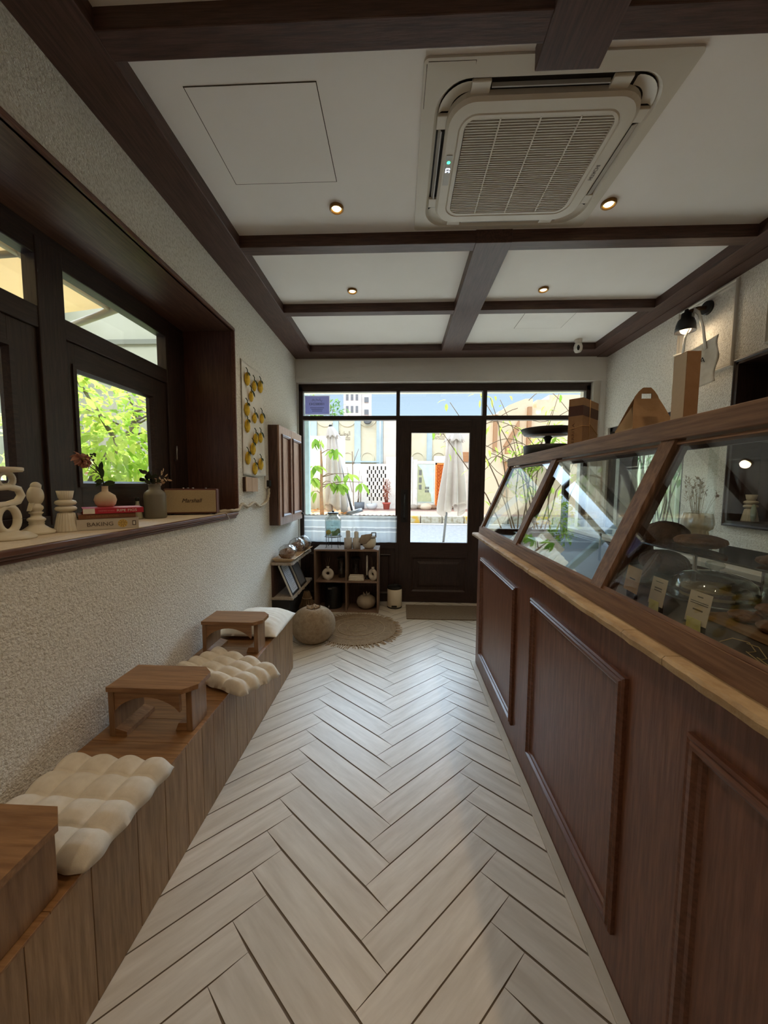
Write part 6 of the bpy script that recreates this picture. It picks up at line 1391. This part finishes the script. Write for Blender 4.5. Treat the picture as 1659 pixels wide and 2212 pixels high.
# wooden board with cookies
bdx, bdy = 1.00, 0.985
t = MB(); t.box(0.90, 1.16, 0.78, 1.085, DK+0.001, DK+0.016, bev=0.003); solid('serving_board', t, M['pine_y'], 'pale wooden serving board holding the pile of cookies', 'board', (1.0, 0.94, DK))
rnd = random.Random(44); spots = []
for lay, (n, z) in enumerate(((9, 0.0), (6, 0.031), (3, 0.062))):
    for k in range(n):
        cxk = [(-.075,-.10),(0,-.10),(.075,-.10),(-.075,-.02),(0,-.02),(.075,-.02),(-.075,.06),(0,.06),(.075,.06)] if lay == 0 else [(-.04,-.06),(.04,-.06),(-.04,.02),(.04,.02),(-.04,-.13),(.04,-.13)] if lay == 1 else [(0,-.02),(0,-.10),(.05,.0)]
        spots.append((cxk[k][0]+1.03, cxk[k][1]+0.945, DK+0.0165+z))
first = None
for k, (x, y, z) in enumerate(spots):
    if first is None:
        t = MB(); t.ball((x, y, z+0.0155), (0.036, 0.037, 0.015), 22, 12, fn=lambda d: 1+0.10*mnoise.noise(d*4)); first = solid('cookie', t, M['brown_bake'], 'brown chunky cookie in the pile on the serving board', 'cookie', (x, y, z), 'cookies piled on the board')
    else: c = copy_tree(first, (x, y, z), rnd.uniform(0, 6.28))
# more bakes at the back of the shelf
for k, (x, y) in enumerate(((1.09, 1.08), (1.16, 1.12), (1.20, 1.02), (1.12, 0.98))):
    c = copy_tree(first, (x, y, 1.2685), k*1.3, 'brown cookie lying alone on the glass shelf', group='cookies on the glass shelf')
# price cards
def card(x, y, w, h, label, lines, sticker, rz):
    r = thing('price_card', label, 'price card', (x, y, DK), 'price cards inside the case front', rz)
    t = MB(); t.box(-0.006, 0.006, -w*0.3, w*0.3, 0.0005, 0.028, bev=0.002); part('holder', t, M['black_soft'], r, local=True)
    sl = 0.16
    t = MB(); t.prism([(-0.008, -w/2, 0.022), (-0.008, w/2, 0.022), (-0.008+sl*h, w/2, 0.022+h), (-0.008+sl*h, -w/2, 0.022+h)], (0.0012, 0, 0)); cd = part('card', t, M['kraft_paper'] if sticker is None else mat('beige card stock', srgb(196, 180, 158), 0.8), r, local=True)
    t = MB()
    for k, (fr, wd, th) in enumerate(lines): z = 0.022+h*fr; x0 = -0.0086+sl*h*fr; t.prism([(x0, -w*wd/2, z), (x0, w*wd/2, z), (x0+sl*th, w*wd/2, z+th), (x0+sl*th, -w*wd/2, z+th)], (0.0004, 0, 0))
    part('print_lines', t, ink, cd, local=True)
    if sticker: 
        t = MB(); t.prism([(-0.0105, -w*0.36+0.004, 0.002), (-0.0105, w*0.30+0.004, 0.002), (-0.0100, w*0.30+0.004, 0.036), (-0.0100, -w*0.36+0.004, 0.036)], (0.0012, 0, 0)); part('sticky_note', t, mat('yellow sticky note', srgb(214, 204, 130), 0.8) if 'yellow sticky note' not in bpy.data.materials else bpy.data.materials['yellow sticky note'], r, local=True)
    return r
card(0.800, 1.118, 0.062, 0.084, 'beige price card with yellow note, left of the pair in front', [(0.84, 0.5, 0.002), (0.6, 0.5, 0.004), (0.52, 0.5, 0.003)], True, 0.0)
card(0.800, 0.968, 0.066, 0.084, 'beige price card with yellow note in front of the dome', [(0.84, 0.25, 0.003), (0.68, 0.8, 0.002), (0.62, 0.8, 0.002), (0.42, 0.45, 0.004)], True, 0.05)
card(0.815, 1.262, 0.085, 0.085, 'plain brown price card at the left edge of the case bay', [(0.5, 0.4, 0.004)], None, -0.1)
# loose raffia string
t = MB(); rnd = random.Random(3)
for k in range(5):
    y = 0.90-0.05*k; x = 0.80; pts = []
    for i in range(10): pts.append((x+0.03*math.sin(i*0.8+k), y-0.02*i+0.01*math.sin(i*1.7+k), DK+0.003+0.018*abs(math.sin(i*0.9+k)))) 
    t.tube(pts, 0.0011, 5)
solid('raffia_string', t, mat('pale raffia', srgb(200, 176, 128), 0.8), 'loose pale raffia string on the case deck in front', 'string', (0.8, 0.8, DK))
# dark tray in the far bay
t = MB(); t.box(0.86, 1.24, 2.25, 2.72, DK+0.001, DK+0.012); t.box(0.86, 1.24, 2.25, 2.27, DK+0.012, DK+0.04); t.box(0.86, 1.24, 2.70, 2.72, DK+0.012, DK+0.04); t.box(0.86, 0.88, 2.27, 2.70, DK+0.012, DK+0.04); t.box(1.22, 1.24, 2.27, 2.70, DK+0.012, DK+0.04)
solid('baking_tray', t, M['black'], 'black metal baking tray in the far bay of the case', 'tray', (1.05, 2.48, DK))
loaf((1.02, 2.42, DK+0.013+0.03), (0.07, 0.08, 0.03), M['dark_bake'], 'dark flat loaf on the black baking tray', seed=8)

# ------------------------------------------------------------ behind the counter: back worktop, vase, niche things
r = thing('back_counter', 'low back counter with pale top along the right wall', 'counter', (2.2, 2.6, 0)); t = MB(); t.box(1.98, XR-0.001, 0.2, 4.30, 0.0, 0.985); part('body', t, M['dark_z'], r); t = MB(); t.box(1.95, XR-0.001, 0.2, 4.30, 0.985, 1.02, bev=0.003); part('worktop', t, mat('pale stone worktop', srgb(196, 186, 168), 0.4), r)
vx, vy = 2.12, 2.63
t = MB()
for k, (z0, z1, w) in enumerate(((1.0205, 1.045, 0.13), (1.0455, 1.075, 0.12), (1.0755, 1.10, 0.10))): pass
for k, (z0, z1, w, m, lb) in enumerate(((1.0205, 1.046, 0.125, 'board', 'weathered wood block, lower one under the fluted vase'), (1.0465, 1.072, 0.11, 'pine_y', 'pale wood block directly under the fluted vase'))):
    t = MB(); t.box(vx-w*0.8, vx+w*0.8, vy-w, vy+w, z0, z1, bev=0.003); solid('wood_block', t, M[m], lb, 'block', (vx, vy, z0), 'wood blocks under the fluted vase')
r = thing('fluted_vase', 'cream fluted vase on wooden blocks seen through the case', 'vase', (vx, vy, 1.0725))
fl = lambda a, z: 1+0.05*math.cos(14*a)
t = MB(); t.lathe([(0, 0), (0.078, 0), (0.066, 0.09), (0.062, 0.115), (0.085, 0.135), (0.092, 0.165), (0.088, 0.20), (0.080, 0.238), (0.074, 0.238), (0.078, 0.20), (0, 0.19)], (vx, vy, 1.0725), 84, rfun=fl); part('body', t, M['cream'], r)
r = thing('dried_bouquet', 'bunch of dried grasses and seed heads in the fluted vase', 'dried flowers', (vx, vy, 1.27)); t = MB(); rnd = random.Random(55); tips = []
for k in range(26):
    a, b = rnd.uniform(-.09, .10), rnd.uniform(-.07,.07); h = rnd.uniform(0.12, 0.30); t.tube([(vx+b*0.3, vy+a*0.3, 1.265), (vx+b*0.7, vy+a*0.7, 1.29+h*0.6), (vx+b, vy+a, 1.29+h)], [0.0015, 0.0013, 0.001], 4); tips.append((vx+b, vy+a, 1.29+h))
part('stalks', t, mat('straw stalks', srgb(156, 128, 92), 0.9), r)
t = MB()
for i, p in enumerate(tips):
    if i % 5 == 0: t.ball(p, 0.010, 10, 7)
    else:
        for q in range(6): t.leaf(Vector(p)-Vector((0, 0, 0.012*q)), (rnd.uniform(-1,1), rnd.uniform(-1,1), 0.9), (0,0,1), 0.03, 0.008, 0.2, 2)
part('seed_heads', t, mat('brown seed heads', srgb(128, 98, 68), 0.9), r)
ribbed_holder(2.50, 2.655, NZ0+0.0205, 'cream ribbed candle holder standing in the dark wall niche', 1.05, 'niche ornaments')
t = MB(); t.ball((2.47, 2.60, NZ0+0.0205+0.062), (0.012, 0.020, 0.062), 14, 10); solid('green_stone', t, mat('pale green stone', srgb(150, 166, 146), 0.4), 'pale green pebble shaped ornament beside the niche holder', 'ornament', (2.47, 2.60, NZ0+0.0205))
t = MB(); t.lathe([(0, 0), (0.05, 0), (0.055, 0.06), (0.03, 0.11), (0.018, 0.13), (0.022, 0.15), (0, 0.15)], (2.52, 2.42, 1.8255), 28); solid('terracotta_vase', t, mat('dusty terracotta', srgb(140, 100, 80), 0.8), 'dusty terracotta vase on the small niche shelf', 'vase', (2.52, 2.42, 1.8255))
t = MB(); t.lathe([(0, 0), (0.045, 0), (0.055, 0.05), (0.04, 0.10), (0.02, 0.13), (0.03, 0.16), (0.04, 0.24), (0.02, 0.27), (0, 0.275)], (2.50, 2.22, 1.8255), 28); solid('white_figurine', t, M['white_clay'], 'white curvy ornament in the niche at the right edge', 'figurine', (2.50, 2.22, 1.8255))

# ------------------------------------------------------------ things on top of the case
TZC = 1.7125
cx, cy = 1.105, 2.76
def cake_stand(z, rot, label, up):
    r = thing('cake_stand', label, 'cake stand', (cx, cy, z), 'black cake stands on the case top')
    if up:
        t = MB(); t.lathe([(0, 0.001), (0.148, 0.001), (0.165, 0.015), (0.168, 0.05), (0.162, 0.055), (0.155, 0.02), (0, 0.016)], (cx, cy, z), 48); part('lower_plate', t, M['black'], r)
    return r
r = thing('cake_stand', 'two tier black cake stand on the far end of case top', 'cake stand', (cx, cy, TZC))
t = MB(); t.lathe([(0, 0.001), (0.150, 0.001), (0.166, 0.02), (0.170, 0.082), (0.166, 0.084), (0.15, 0.075), (0, 0.070)], (cx, cy, TZC), 56); part('lower_plate', t, M['black'], r)
t = MB(); t.lathe([(0, 0.0705), (0.03, 0.071), (0.022, 0.085), (0.018, 0.11), (0.026, 0.135), (0.034, 0.145), (0.02, 0.155), (0, 0.156)], (cx, cy, TZC), 28); part('stem', t, M['black'], r)
t = MB(); t.lathe([(0, 0.1565), (0.13, 0.158)], (cx, cy, TZC), 56); t.m = 1; t.lathe([(0.13, 0.158), (0.170, 0.166), (0.192, 0.205), (0.188, 0.207), (0.165, 0.176), (0, 0.170)], (cx, cy, TZC), 56); part('upper_plate', t, [mat('pale plate underside', srgb(196, 190, 178), 0.5), M['black']], r)
# tall kraft box with brown band and string
r = thing('kraft_box', 'tall kraft paper box with brown band tied with string', 'box', (1.14, 2.36, TZC))
P0 = Vector((1.10, 2.244, 0)); e1 = Vector((0.183, 0.176, 0)); e2 = Vector((-0.055, 0.056, 0))*1.05; z0, z1 = TZC+0.0005, 2.03
def boxp(t, za, zb, g): 
    a = P0-e1.normalized()*g-e2.normalized()*g; u = e1+e1.normalized()*2*g; v = e2+e2.normalized()*2*g
    t.prism([(a.x, a.y, za), ((a+u).x, (a+u).y, za), ((a+u+v).x, (a+u+v).y, za), ((a+v).x, (a+v).y, za)], (0, 0, zb-za))
t = MB(); boxp(t, z0, z1, 0); part('body', t, M['kraft'], r)
t = MB(); boxp(t, 1.925, 1.985, 0.0006); part('brown_band', t, mat('dark brown printed band', srgb(86, 56, 46), 0.7), r)
nrm2 = Vector((-e1.y, e1.x, 0)).normalized()  # not used
fl2 = -e1.normalized()      # outward normal of the narrow face
text('lettering', 'BERRITA', r, P0+e2*0.5+fl2*0.0003+Vector((0, 0, 1.80)), (0,0,1), e2.normalized(), 0.022, mat('brown box print', srgb(92, 64, 46), 0.8), 0.0005, width=0.13) if False else text('lettering', 'BERRITA', r, P0+e2*0.62+fl2*0.0003+Vector((0, 0, 1.81)), (0,0,1), e2.normalized(), 0.022, mat('brown box print', srgb(92, 64, 46), 0.8), 0.0005, width=0.14)
t = MB(); q = P0+e1*0.42-e2.normalized()*0.002; t.tube([(q.x, q.y, z0+0.002), (q.x, q.y, z1+0.002)], 0.0018, 5)
a_, b_, c_ = P0+e2-e1.normalized()*0.002, P0-e1.normalized()*0.002-e2.normalized()*0.002, P0+e1-e2.normalized()*0.002
t.tube([(a_.x, a_.y, 1.845), (b_.x, b_.y, 1.862), (q.x, q.y, 1.872), (q.x, q.y, 1.888), (c_.x, c_.y, 1.83)], 0.0018, 5); part('string', t, mat('jute twine', srgb(196, 160, 110), 0.9), r)
# gable carrier box
r = thing('gable_box', 'kraft gable cake carrier box with cut out handle', 'box', (1.25, 1.92, TZC))
x0, x1, y0, y1, zz = 1.15, 1.36, 1.85, 1.994, TZC+0.0005
ym = (y0+y1)/2; xm = (x0+x1)/2; H_ = 0.287
def gable(yb, sgn, nm):
    # one sheet: straight foot, shoulders running up to a round handle with a slot
    prof = [(0.0, 0.0), (0.0, 0.075), (0.012, 0.12), (0.022, 0.165), (0.035, 0.21), (0.050, 0.245), (0.068, 0.27), (0.086, 0.287)]
    yat = lambda h: yb if h < 0.078 else yb+(ym-sgn*0.003-yb)*min(1, (h-0.078)/0.15)
    slot = (0.238, 0.262); t = MB(); rows = [(w, h) for w, h in prof]
    def quad(a, b, c, d): t.add([(p[0], yat(p[1]), zz+p[1]) for p in (a, b, c, d)], [[0, 1, 2, 3]], False)
    W = x1-x0
    hs = [0.0, 0.075, 0.135, 0.195, 0.232, 0.245, 0.258, 0.270, 0.281, 0.287]
    def inset(h):
        for (wa, ha), (wb, hb) in zip(prof, prof[1:]):
            if ha <= h <= hb: return wa+(wb-wa)*(h-ha)/(hb-ha)
        return prof[-1][0]
    for ha, hb in zip(hs, hs[1:]):
        ia, ib = min(inset(ha), W/2-0.002), min(inset(hb), W/2-0.002)
        if 0.232 <= ha and hb <= 0.2585:
            quad((x0+ia, ha), (xm-0.026, ha), (xm-0.026, hb), (x0+ib, hb)); quad((xm+0.026, ha), (x1-ia, ha), (x1-ib, hb), (xm+0.026, hb))
        else: quad((x0+ia, ha), (x1-ia, ha), (x1-ib, hb), (x0+ib, hb))
    o = part(nm, t, M['kraft'], r); o.modifiers.new('thick', 'SOLIDIFY').thickness = 0.0015
gable(y0, 1, 'front_sheet'); gable(y1, -1, 'back_sheet')
for xx, s_ in ((x0, 1), (x1, -1)):
    t = MB(); t.add([(xx, y0, zz), (xx, y1, zz), (xx, y1, zz+0.075), (xx, y0, zz+0.075), (xx+s_*0.055, ym, zz+0.072)], [[0, 1, 2, 4, 3]], False)
    t.add([(xx, y0, zz+0.075), (xx+s_*0.055, ym, zz+0.072), (xx+s_*0.036, ym-0.004, zz+0.19)], [[0, 1, 2]], False); t.add([(xx, y1, zz+0.075), (xx+s_*0.055, ym, zz+0.072), (xx+s_*0.036, ym+0.004, zz+0.19)], [[0, 2, 1]], False)
    o = part('side_gusset', t, mat('pale inner kraft', srgb(186, 164, 132), 0.8) if xx == x0 else bpy.data.materials['pale inner kraft'], r); o.modifiers.new('thick', 'SOLIDIFY').thickness = 0.0012
t = MB(); t.box(x0+0.001, x1-0.001, y0+0.001, y1-0.001, zz, zz+0.002); part('floor_sheet', t, M['kraft'], r)
# slim tall bottle bag
t = MB(); t.prism([(1.20, 1.597, TZC+0.0005), (1.255, 1.597, TZC+0.0005), (1.255, 1.672, TZC+0.0005), (1.20, 1.672, TZC+0.0005)], (0, 0, 0.352)); t.m = 1; t.box(1.1985, 1.1998, 1.600, 1.670, TZC+0.002, TZC+0.350)
solid('paper_bag', t, [mat('brown kraft bag', srgb(142, 106, 72), 0.8, col2=srgb(154, 118, 84), scale=20), mat('pale creased bag side', srgb(204, 186, 160), 0.7, bump=0.5, bscale=20)], 'tall slim kraft bag with pale side standing on the case top', 'bag', (1.23, 1.63, TZC))
# ============================================================ SCONCE, TOTE, CAMERA, HATCHES, AIR CONDITIONER
def sconce(y, z, label, on, x=XR):
    r = thing('wall_sconce', label, 'wall lamp', (x, y, z), 'black wall sconces above the counter')
    t = MB(); t.cyl((x-0.001, y, z), (x-0.026, y, z), 0.052, 0.048, 32); part('backplate', t, M['black'], r)
    t = MB(); t.tube([(x-0.026, y, z), (x-0.085, y, z-0.005), (x-0.145, y, z-0.03), (x-0.155, y, z-0.04)], 0.016, 12); part('arm', t, mat('brown bronze arm', srgb(92, 72, 52), 0.4, metal=0.5) if 'brown bronze arm' not in bpy.data.materials else bpy.data.materials['brown bronze arm'], r)
    sx = x-0.165; zz = z-0.045
    t = MB(); t.lathe([(0.0, 0.035), (0.012, 0.034), (0.016, 0.012), (0.032, 0.006), (0.034, -0.03), (0.052, -0.045), (0.062, -0.075), (0.070, -0.135), (0.067, -0.135), (0.058, -0.075), (0.048, -0.048), (0.028, -0.034), (0.0, -0.03)], (sx, y, zz), 36); part('shade', t, M['black'], r)
    t = MB(); t.ball((sx, y, zz-0.112), (0.037, 0.037, 0.040), 20, 14); part('bulb', t, mat('warm frosted bulb', (0.9, 0.7, 0.45), 0.5, emit=(1.0, 0.72, 0.42), estr=0.8), r)
    l = lamp('POINT', 'sconce_light', (sx-x, 0, zz-z-0.16), on, WARM, shadow_soft_size=0.035); l.parent = r
    return r
sconce(3.035, 2.90, 'black wall sconce with frosted bulb carrying a canvas tote bag', SCONCE_E)
# canvas tote hung on the sconce
r = thing('tote_bag', 'unbleached canvas tote bag hanging from the black wall sconce', 'tote bag', (2.245, 2.92, 2.22))
def tote_face(xo, sgn):
    def f(u, v):
        y = 2.70+0.42*u+0.012*math.sin(v*9)+0.02*(1-v)*math.sin(u*3.1)-0.02*(u-0.5)*(1-v); z = 2.235+0.335*v-0.05*v*(1-abs(2*u-1))*0.5+0.03*(1-v)*(u-0.5)*(-1)
        return Vector((2.235+sgn*(0.022*math.sin(math.pi*u)*math.sin(math.pi*min(1, v*1.1+0.05))+0.002)+0.006*mnoise.noise(Vector((u*5, v*5, sgn))), y, z))
    return f
t = MB(); t.grid(30, 26, tote_face(2.2, -1)); t.grid(30, 26, tote_face(2.2, 1)); o = part('body', t, M['linen'], r); o.modifiers.new('thick', 'SOLIDIFY').thickness = 0.0015
for yb, bx in ((2.80, 2.228), (3.02, 2.228)):
    t = MB(); t.tube([(bx, yb, 2.50), (bx, (yb+2.93)/2+(0.03 if yb > 2.9 else -0.03), 2.66), (2.29, 2.985+(0.03 if yb > 2.9 else -0.02), 2.83), (2.295, 3.035, 2.893)], [0.014]*4, 6, flat=0.15); part('strap', t, M['linen'], r)
tink = mat('black printed serif', srgb(36, 32, 30), 0.8)
text('lettering', 'BERRITA', r, (2.207, 2.91, 2.42), (0,-1,0), (0,0,1), 0.06, tink, 0.001, width=0.27)
t = MB(); t.box(2.2075, 2.2085, 2.82, 3.0, 2.372, 2.380); part('tagline', t, tink, r)
# security camera
cx, cy = 1.925, 4.10
r = thing('security_camera', 'small white dome security camera under the far right ceiling', 'camera', (cx, cy, ZC))
t = MB(); t.lathe([(0, -0.0005), (0.038, -0.0005), (0.038, -0.022), (0.030, -0.032), (0.030, -0.045), (0, -0.045)], (cx, cy, ZC), 28); part('mount', t, M['white_plastic'], r)
t = MB(); t.lathe([(0, -0.0455), (0.036, -0.046), (0.044, -0.075), (0.042, -0.11), (0.03, -0.132), (0, -0.138)], (cx, cy, ZC), 28); part('housing', t, M['white_plastic'], r)
t = MB(); t.ball((cx-0.012, cy-0.034, ZC-0.095), (0.016, 0.012, 0.030), 14, 10); part('lens', t, mat('glossy black lens', (0.01, 0.01, 0.012), 0.1), r)
# ceiling hatches
gapm = mat('dark hatch gap', srgb(70, 62, 52), 0.9)
def hatch(x0, x1, y0, y1, label):
    r = thing('ceiling_hatch', label, 'ceiling hatch', ((x0+x1)/2, (y0+y1)/2, ZC), 'flush ceiling access hatches')
    t = MB(); g = 0.0035; z = ZC-0.0006
    t.box(x0, x1, y0, y0+g, z-0.0006, z); t.box(x0, x1, y1-g, y1, z-0.0006, z); t.box(x0, x0+g, y0, y1, z-0.0006, z); t.box(x1-g, x1, y0, y1, z-0.0006, z); part('gap', t, gapm, r)
    t = MB(); t.box(x0+g, x1-g, y0+g, y1-g, ZC-0.0022, ZC-0.0003); part('panel', t, M['white_ceiling'], r)
hatch(-0.878, -0.340, 1.52, 1.99, 'large square flush hatch in the ceiling left of the air conditioner'); hatch(1.14, 1.605, 3.40, 3.80, 'small flush hatch in the far right ceiling bay')
# air conditioner cassette
def rrect(x0, x1, y0, y1, rad, z, n=8):
    pts = []
    for (cx_, cy_, a0) in ((x1-rad, y1-rad, 0), (x0+rad, y1-rad, math.pi/2), (x0+rad, y0+rad, math.pi), (x1-rad, y0+rad, 1.5*math.pi)):
        for i in range(n+1): a = a0+math.pi/2*i/n; pts.append(Vector((cx_+rad*math.cos(a), cy_+rad*math.sin(a), z)))
    return pts
def loft(t, rings, cap=None, smooth=False):
    n = len(rings[0]); b = t.add([p for r_ in rings for p in r_], [], smooth)
    for k in range(len(rings)-1):
        for i in range(n): t.f.append([b+k*n+i, b+k*n+(i+1) % n, b+(k+1)*n+(i+1) % n, b+(k+1)*n+i]); t.mi.append(t.m); t.sm.append(smooth)
    if cap is not None: t.f.append([b+(len(rings)-1)*n+i for i in range(n)]); t.mi.append(t.m); t.sm.append(False)
M['ac'] = mat('aged white ac plastic', srgb(206, 200, 186), 0.45); M['ac_dark'] = mat('black vent recess', srgb(20, 18, 16), 0.8)
r = thing('air_conditioner', 'white square cassette air conditioner set into the ceiling', 'air conditioner', (0.585, 1.9, ZC))
t = MB(); loft(t, [rrect(0.078, 1.092, 1.452, 2.352, 0.02, ZC-0.0005), rrect(0.078, 1.092, 1.452, 2.352, 0.02, ZC-0.010), rrect(0.135, 1.040, 1.515, 2.315, 0.13, ZC-0.016), rrect(0.150, 1.026, 1.530, 2.300, 0.12, ZC-0.003)]); part('outer_panel', t, M['ac'], r)
t = MB(); loft(t, [rrect(0.14, 1.035, 1.52, 2.31, 0.12, ZC-0.0022)], cap=1); part('recess', t, M['ac_dark'], r)
t = MB(); loft(t, [rrect(0.188, 0.985, 1.572, 2.262, 0.11, ZC-0.004), rrect(0.188, 0.985, 1.572, 2.262, 0.11, ZC-0.026), rrect(0.200, 0.973, 1.584, 2.250, 0.105, ZC-0.036), rrect(0.242, 0.926, 1.628, 2.205, 0.075, ZC-0.038), rrect(0.246, 0.922, 1.632, 2.201, 0.072, ZC-0.033), rrect(0.250, 0.918, 1.636, 2.197, 0.07, ZC-0.038), rrect(0.268, 0.902, 1.650, 2.183, 0.05, ZC-0.038), rrect(0.270, 0.900, 1.652, 2.181, 0.05, ZC-0.026)]); part('grille_frame', t, M['ac'], r)
t = MB(); loft(t, [rrect(0.268, 0.902, 1.650, 2.183, 0.05, ZC-0.024)], cap=1); part('filter', t, mat('dark filter mesh', srgb(84, 78, 72), 0.9), r)
t = MB(); n = 44
for k in range(n): y = 1.656+(2.178-1.656)*k/(n-1); t.box(0.272, 0.898, y-0.0032, y+0.0010, ZC-0.036, ZC-0.028)
part('slats', t, M['ac'], r)
for x in (0.414, 0.582, 0.750): t = MB(); t.box(x-0.003, x+0.003, 1.652, 2.181, ZC-0.0385, ZC-0.030); part('rib', t, M['ac'], r)
# air outlets: bridges at the corners and flaps
for (x0, x1, y0, y1) in ((0.27, 0.345, 1.528, 1.58), (0.81, 0.885, 1.528, 1.58), (0.27, 0.345, 2.255, 2.302), (0.81, 0.885, 2.255, 2.302), (0.148, 0.20, 1.655, 1.715), (0.148, 0.20, 2.10, 2.16), (0.98, 1.028, 1.655, 1.715), (0.98, 1.028, 2.10, 2.16)):
    t = MB(); t.box(x0, x1, y0, y1, ZC-0.018, ZC-0.004, bev=0.003); part('corner_bridge', t, M['ac'], r)
for (x0, x1, y0, y1, cx_, cy_, a0) in ((0.143, 0.275, 1.523, 1.66, 0.270, 1.65, math.pi), (0.88, 1.032, 1.523, 1.66, 0.905, 1.65, 1.5*math.pi), (0.143, 0.275, 2.155, 2.307, 0.270, 2.18, 0.5*math.pi), (0.88, 1.032, 2.155, 2.307, 0.905, 2.18, 0.0)):
    t = MB(); vs_ = []
    for i in range(11):
        a = a0+math.pi/2*i/10; co, si = math.cos(a), math.sin(a)
        vs_ += [(cx_+0.120*co, cy_+0.120*si, ZC-0.013), (cx_+0.105*co, cy_+0.105*si, ZC-0.003), (cx_+0.072*co, cy_+0.072*si, ZC-0.003)]
    t.add(vs_, [[3*i, 3*i+3, 3*i+4, 3*i+1] for i in range(10)]+[[3*i+1, 3*i+4, 3*i+5, 3*i+2] for i in range(10)], True); part('corner_scoop', t, M['ac'], r)
gf = mat('pale grey flap', srgb(170, 168, 162), 0.4)
t = MB(); t.prism([(0.158, 1.72, ZC-0.004), (0.163, 1.72, ZC-0.004), (0.174, 1.72, ZC-0.022), (0.169, 1.72, ZC-0.022)], (0, 0.375, 0)); part('flap', t, gf, r)
t = MB(); t.prism([(0.992, 1.72, ZC-0.020), (1.018, 1.72, ZC-0.010), (1.018, 1.72, ZC-0.014), (0.992, 1.72, ZC-0.024)], (0, 0.375, 0)); part('flap', t, gf, r)
t = MB(); t.box(0.35, 0.805, 1.546, 1.551, ZC-0.020, ZC-0.004); part('flap', t, gf, r)
t = MB(); t.prism([(0.35, 2.268, ZC-0.018), (0.35, 2.293, ZC-0.008), (0.35, 2.293, ZC-0.012), (0.35, 2.268, ZC-0.022)], (0.455, 0, 0)); part('flap', t, gf, r)
for (x0, x1, y0, y1) in ((0.09, 0.275, 1.462, 1.630), (0.90, 1.08, 1.462, 1.630), (0.09, 0.25, 2.17, 2.34), (0.92, 1.08, 2.17, 2.34)):
    pass
# corner cover lines
t = MB(); t.tube([(0.272, 1.462, ZC-0.0108), (0.272, 1.535, ZC-0.0128)], 0.0012, 4); t.tube([(0.095, 1.463, ZC-0.0108), (0.272, 1.463, ZC-0.0108)], 0.0012, 4); part('corner_seam', t, gapm, r)
t = MB(); t.tube([(0.09, 1.47, ZC-0.0108), (0.087, 1.63, ZC-0.0108)], 0.0012, 4); part('corner_seam', t, gapm, r)
# display strip
t = MB(); t.box(0.208, 0.236, 1.815, 1.985, ZC-0.0392, ZC-0.0368, bev=0.001); ds = part('display_strip', t, mat('pale grey display strip', srgb(176, 174, 166), 0.4), r)
t = MB(); t.cyl((0.222, 1.852, ZC-0.0392), (0.222, 1.852, ZC-0.0402), 0.008, n=14); part('green_lamp', t, mat('green led', (0.02, 0.5, 0.15), 0.5, emit=(0.05, 1.0, 0.30), estr=0.9), ds)
text('digits', '23', r, (0.222, 1.895, ZC-0.0395), (0,-1,0), (1,0,0), 0.030, mat('white led digits', (0.6, 0.7, 1), 0.5, emit=(0.62, 0.72, 1.0), estr=1.6), 0.0006)
text('brand', 'HITACHI', r, (0.946, 1.935, ZC-0.0386), (0,-1,0), (1,0,0), 0.026, mat('dark grey brand print', srgb(66, 60, 52), 0.6), 0.0004, width=0.085)
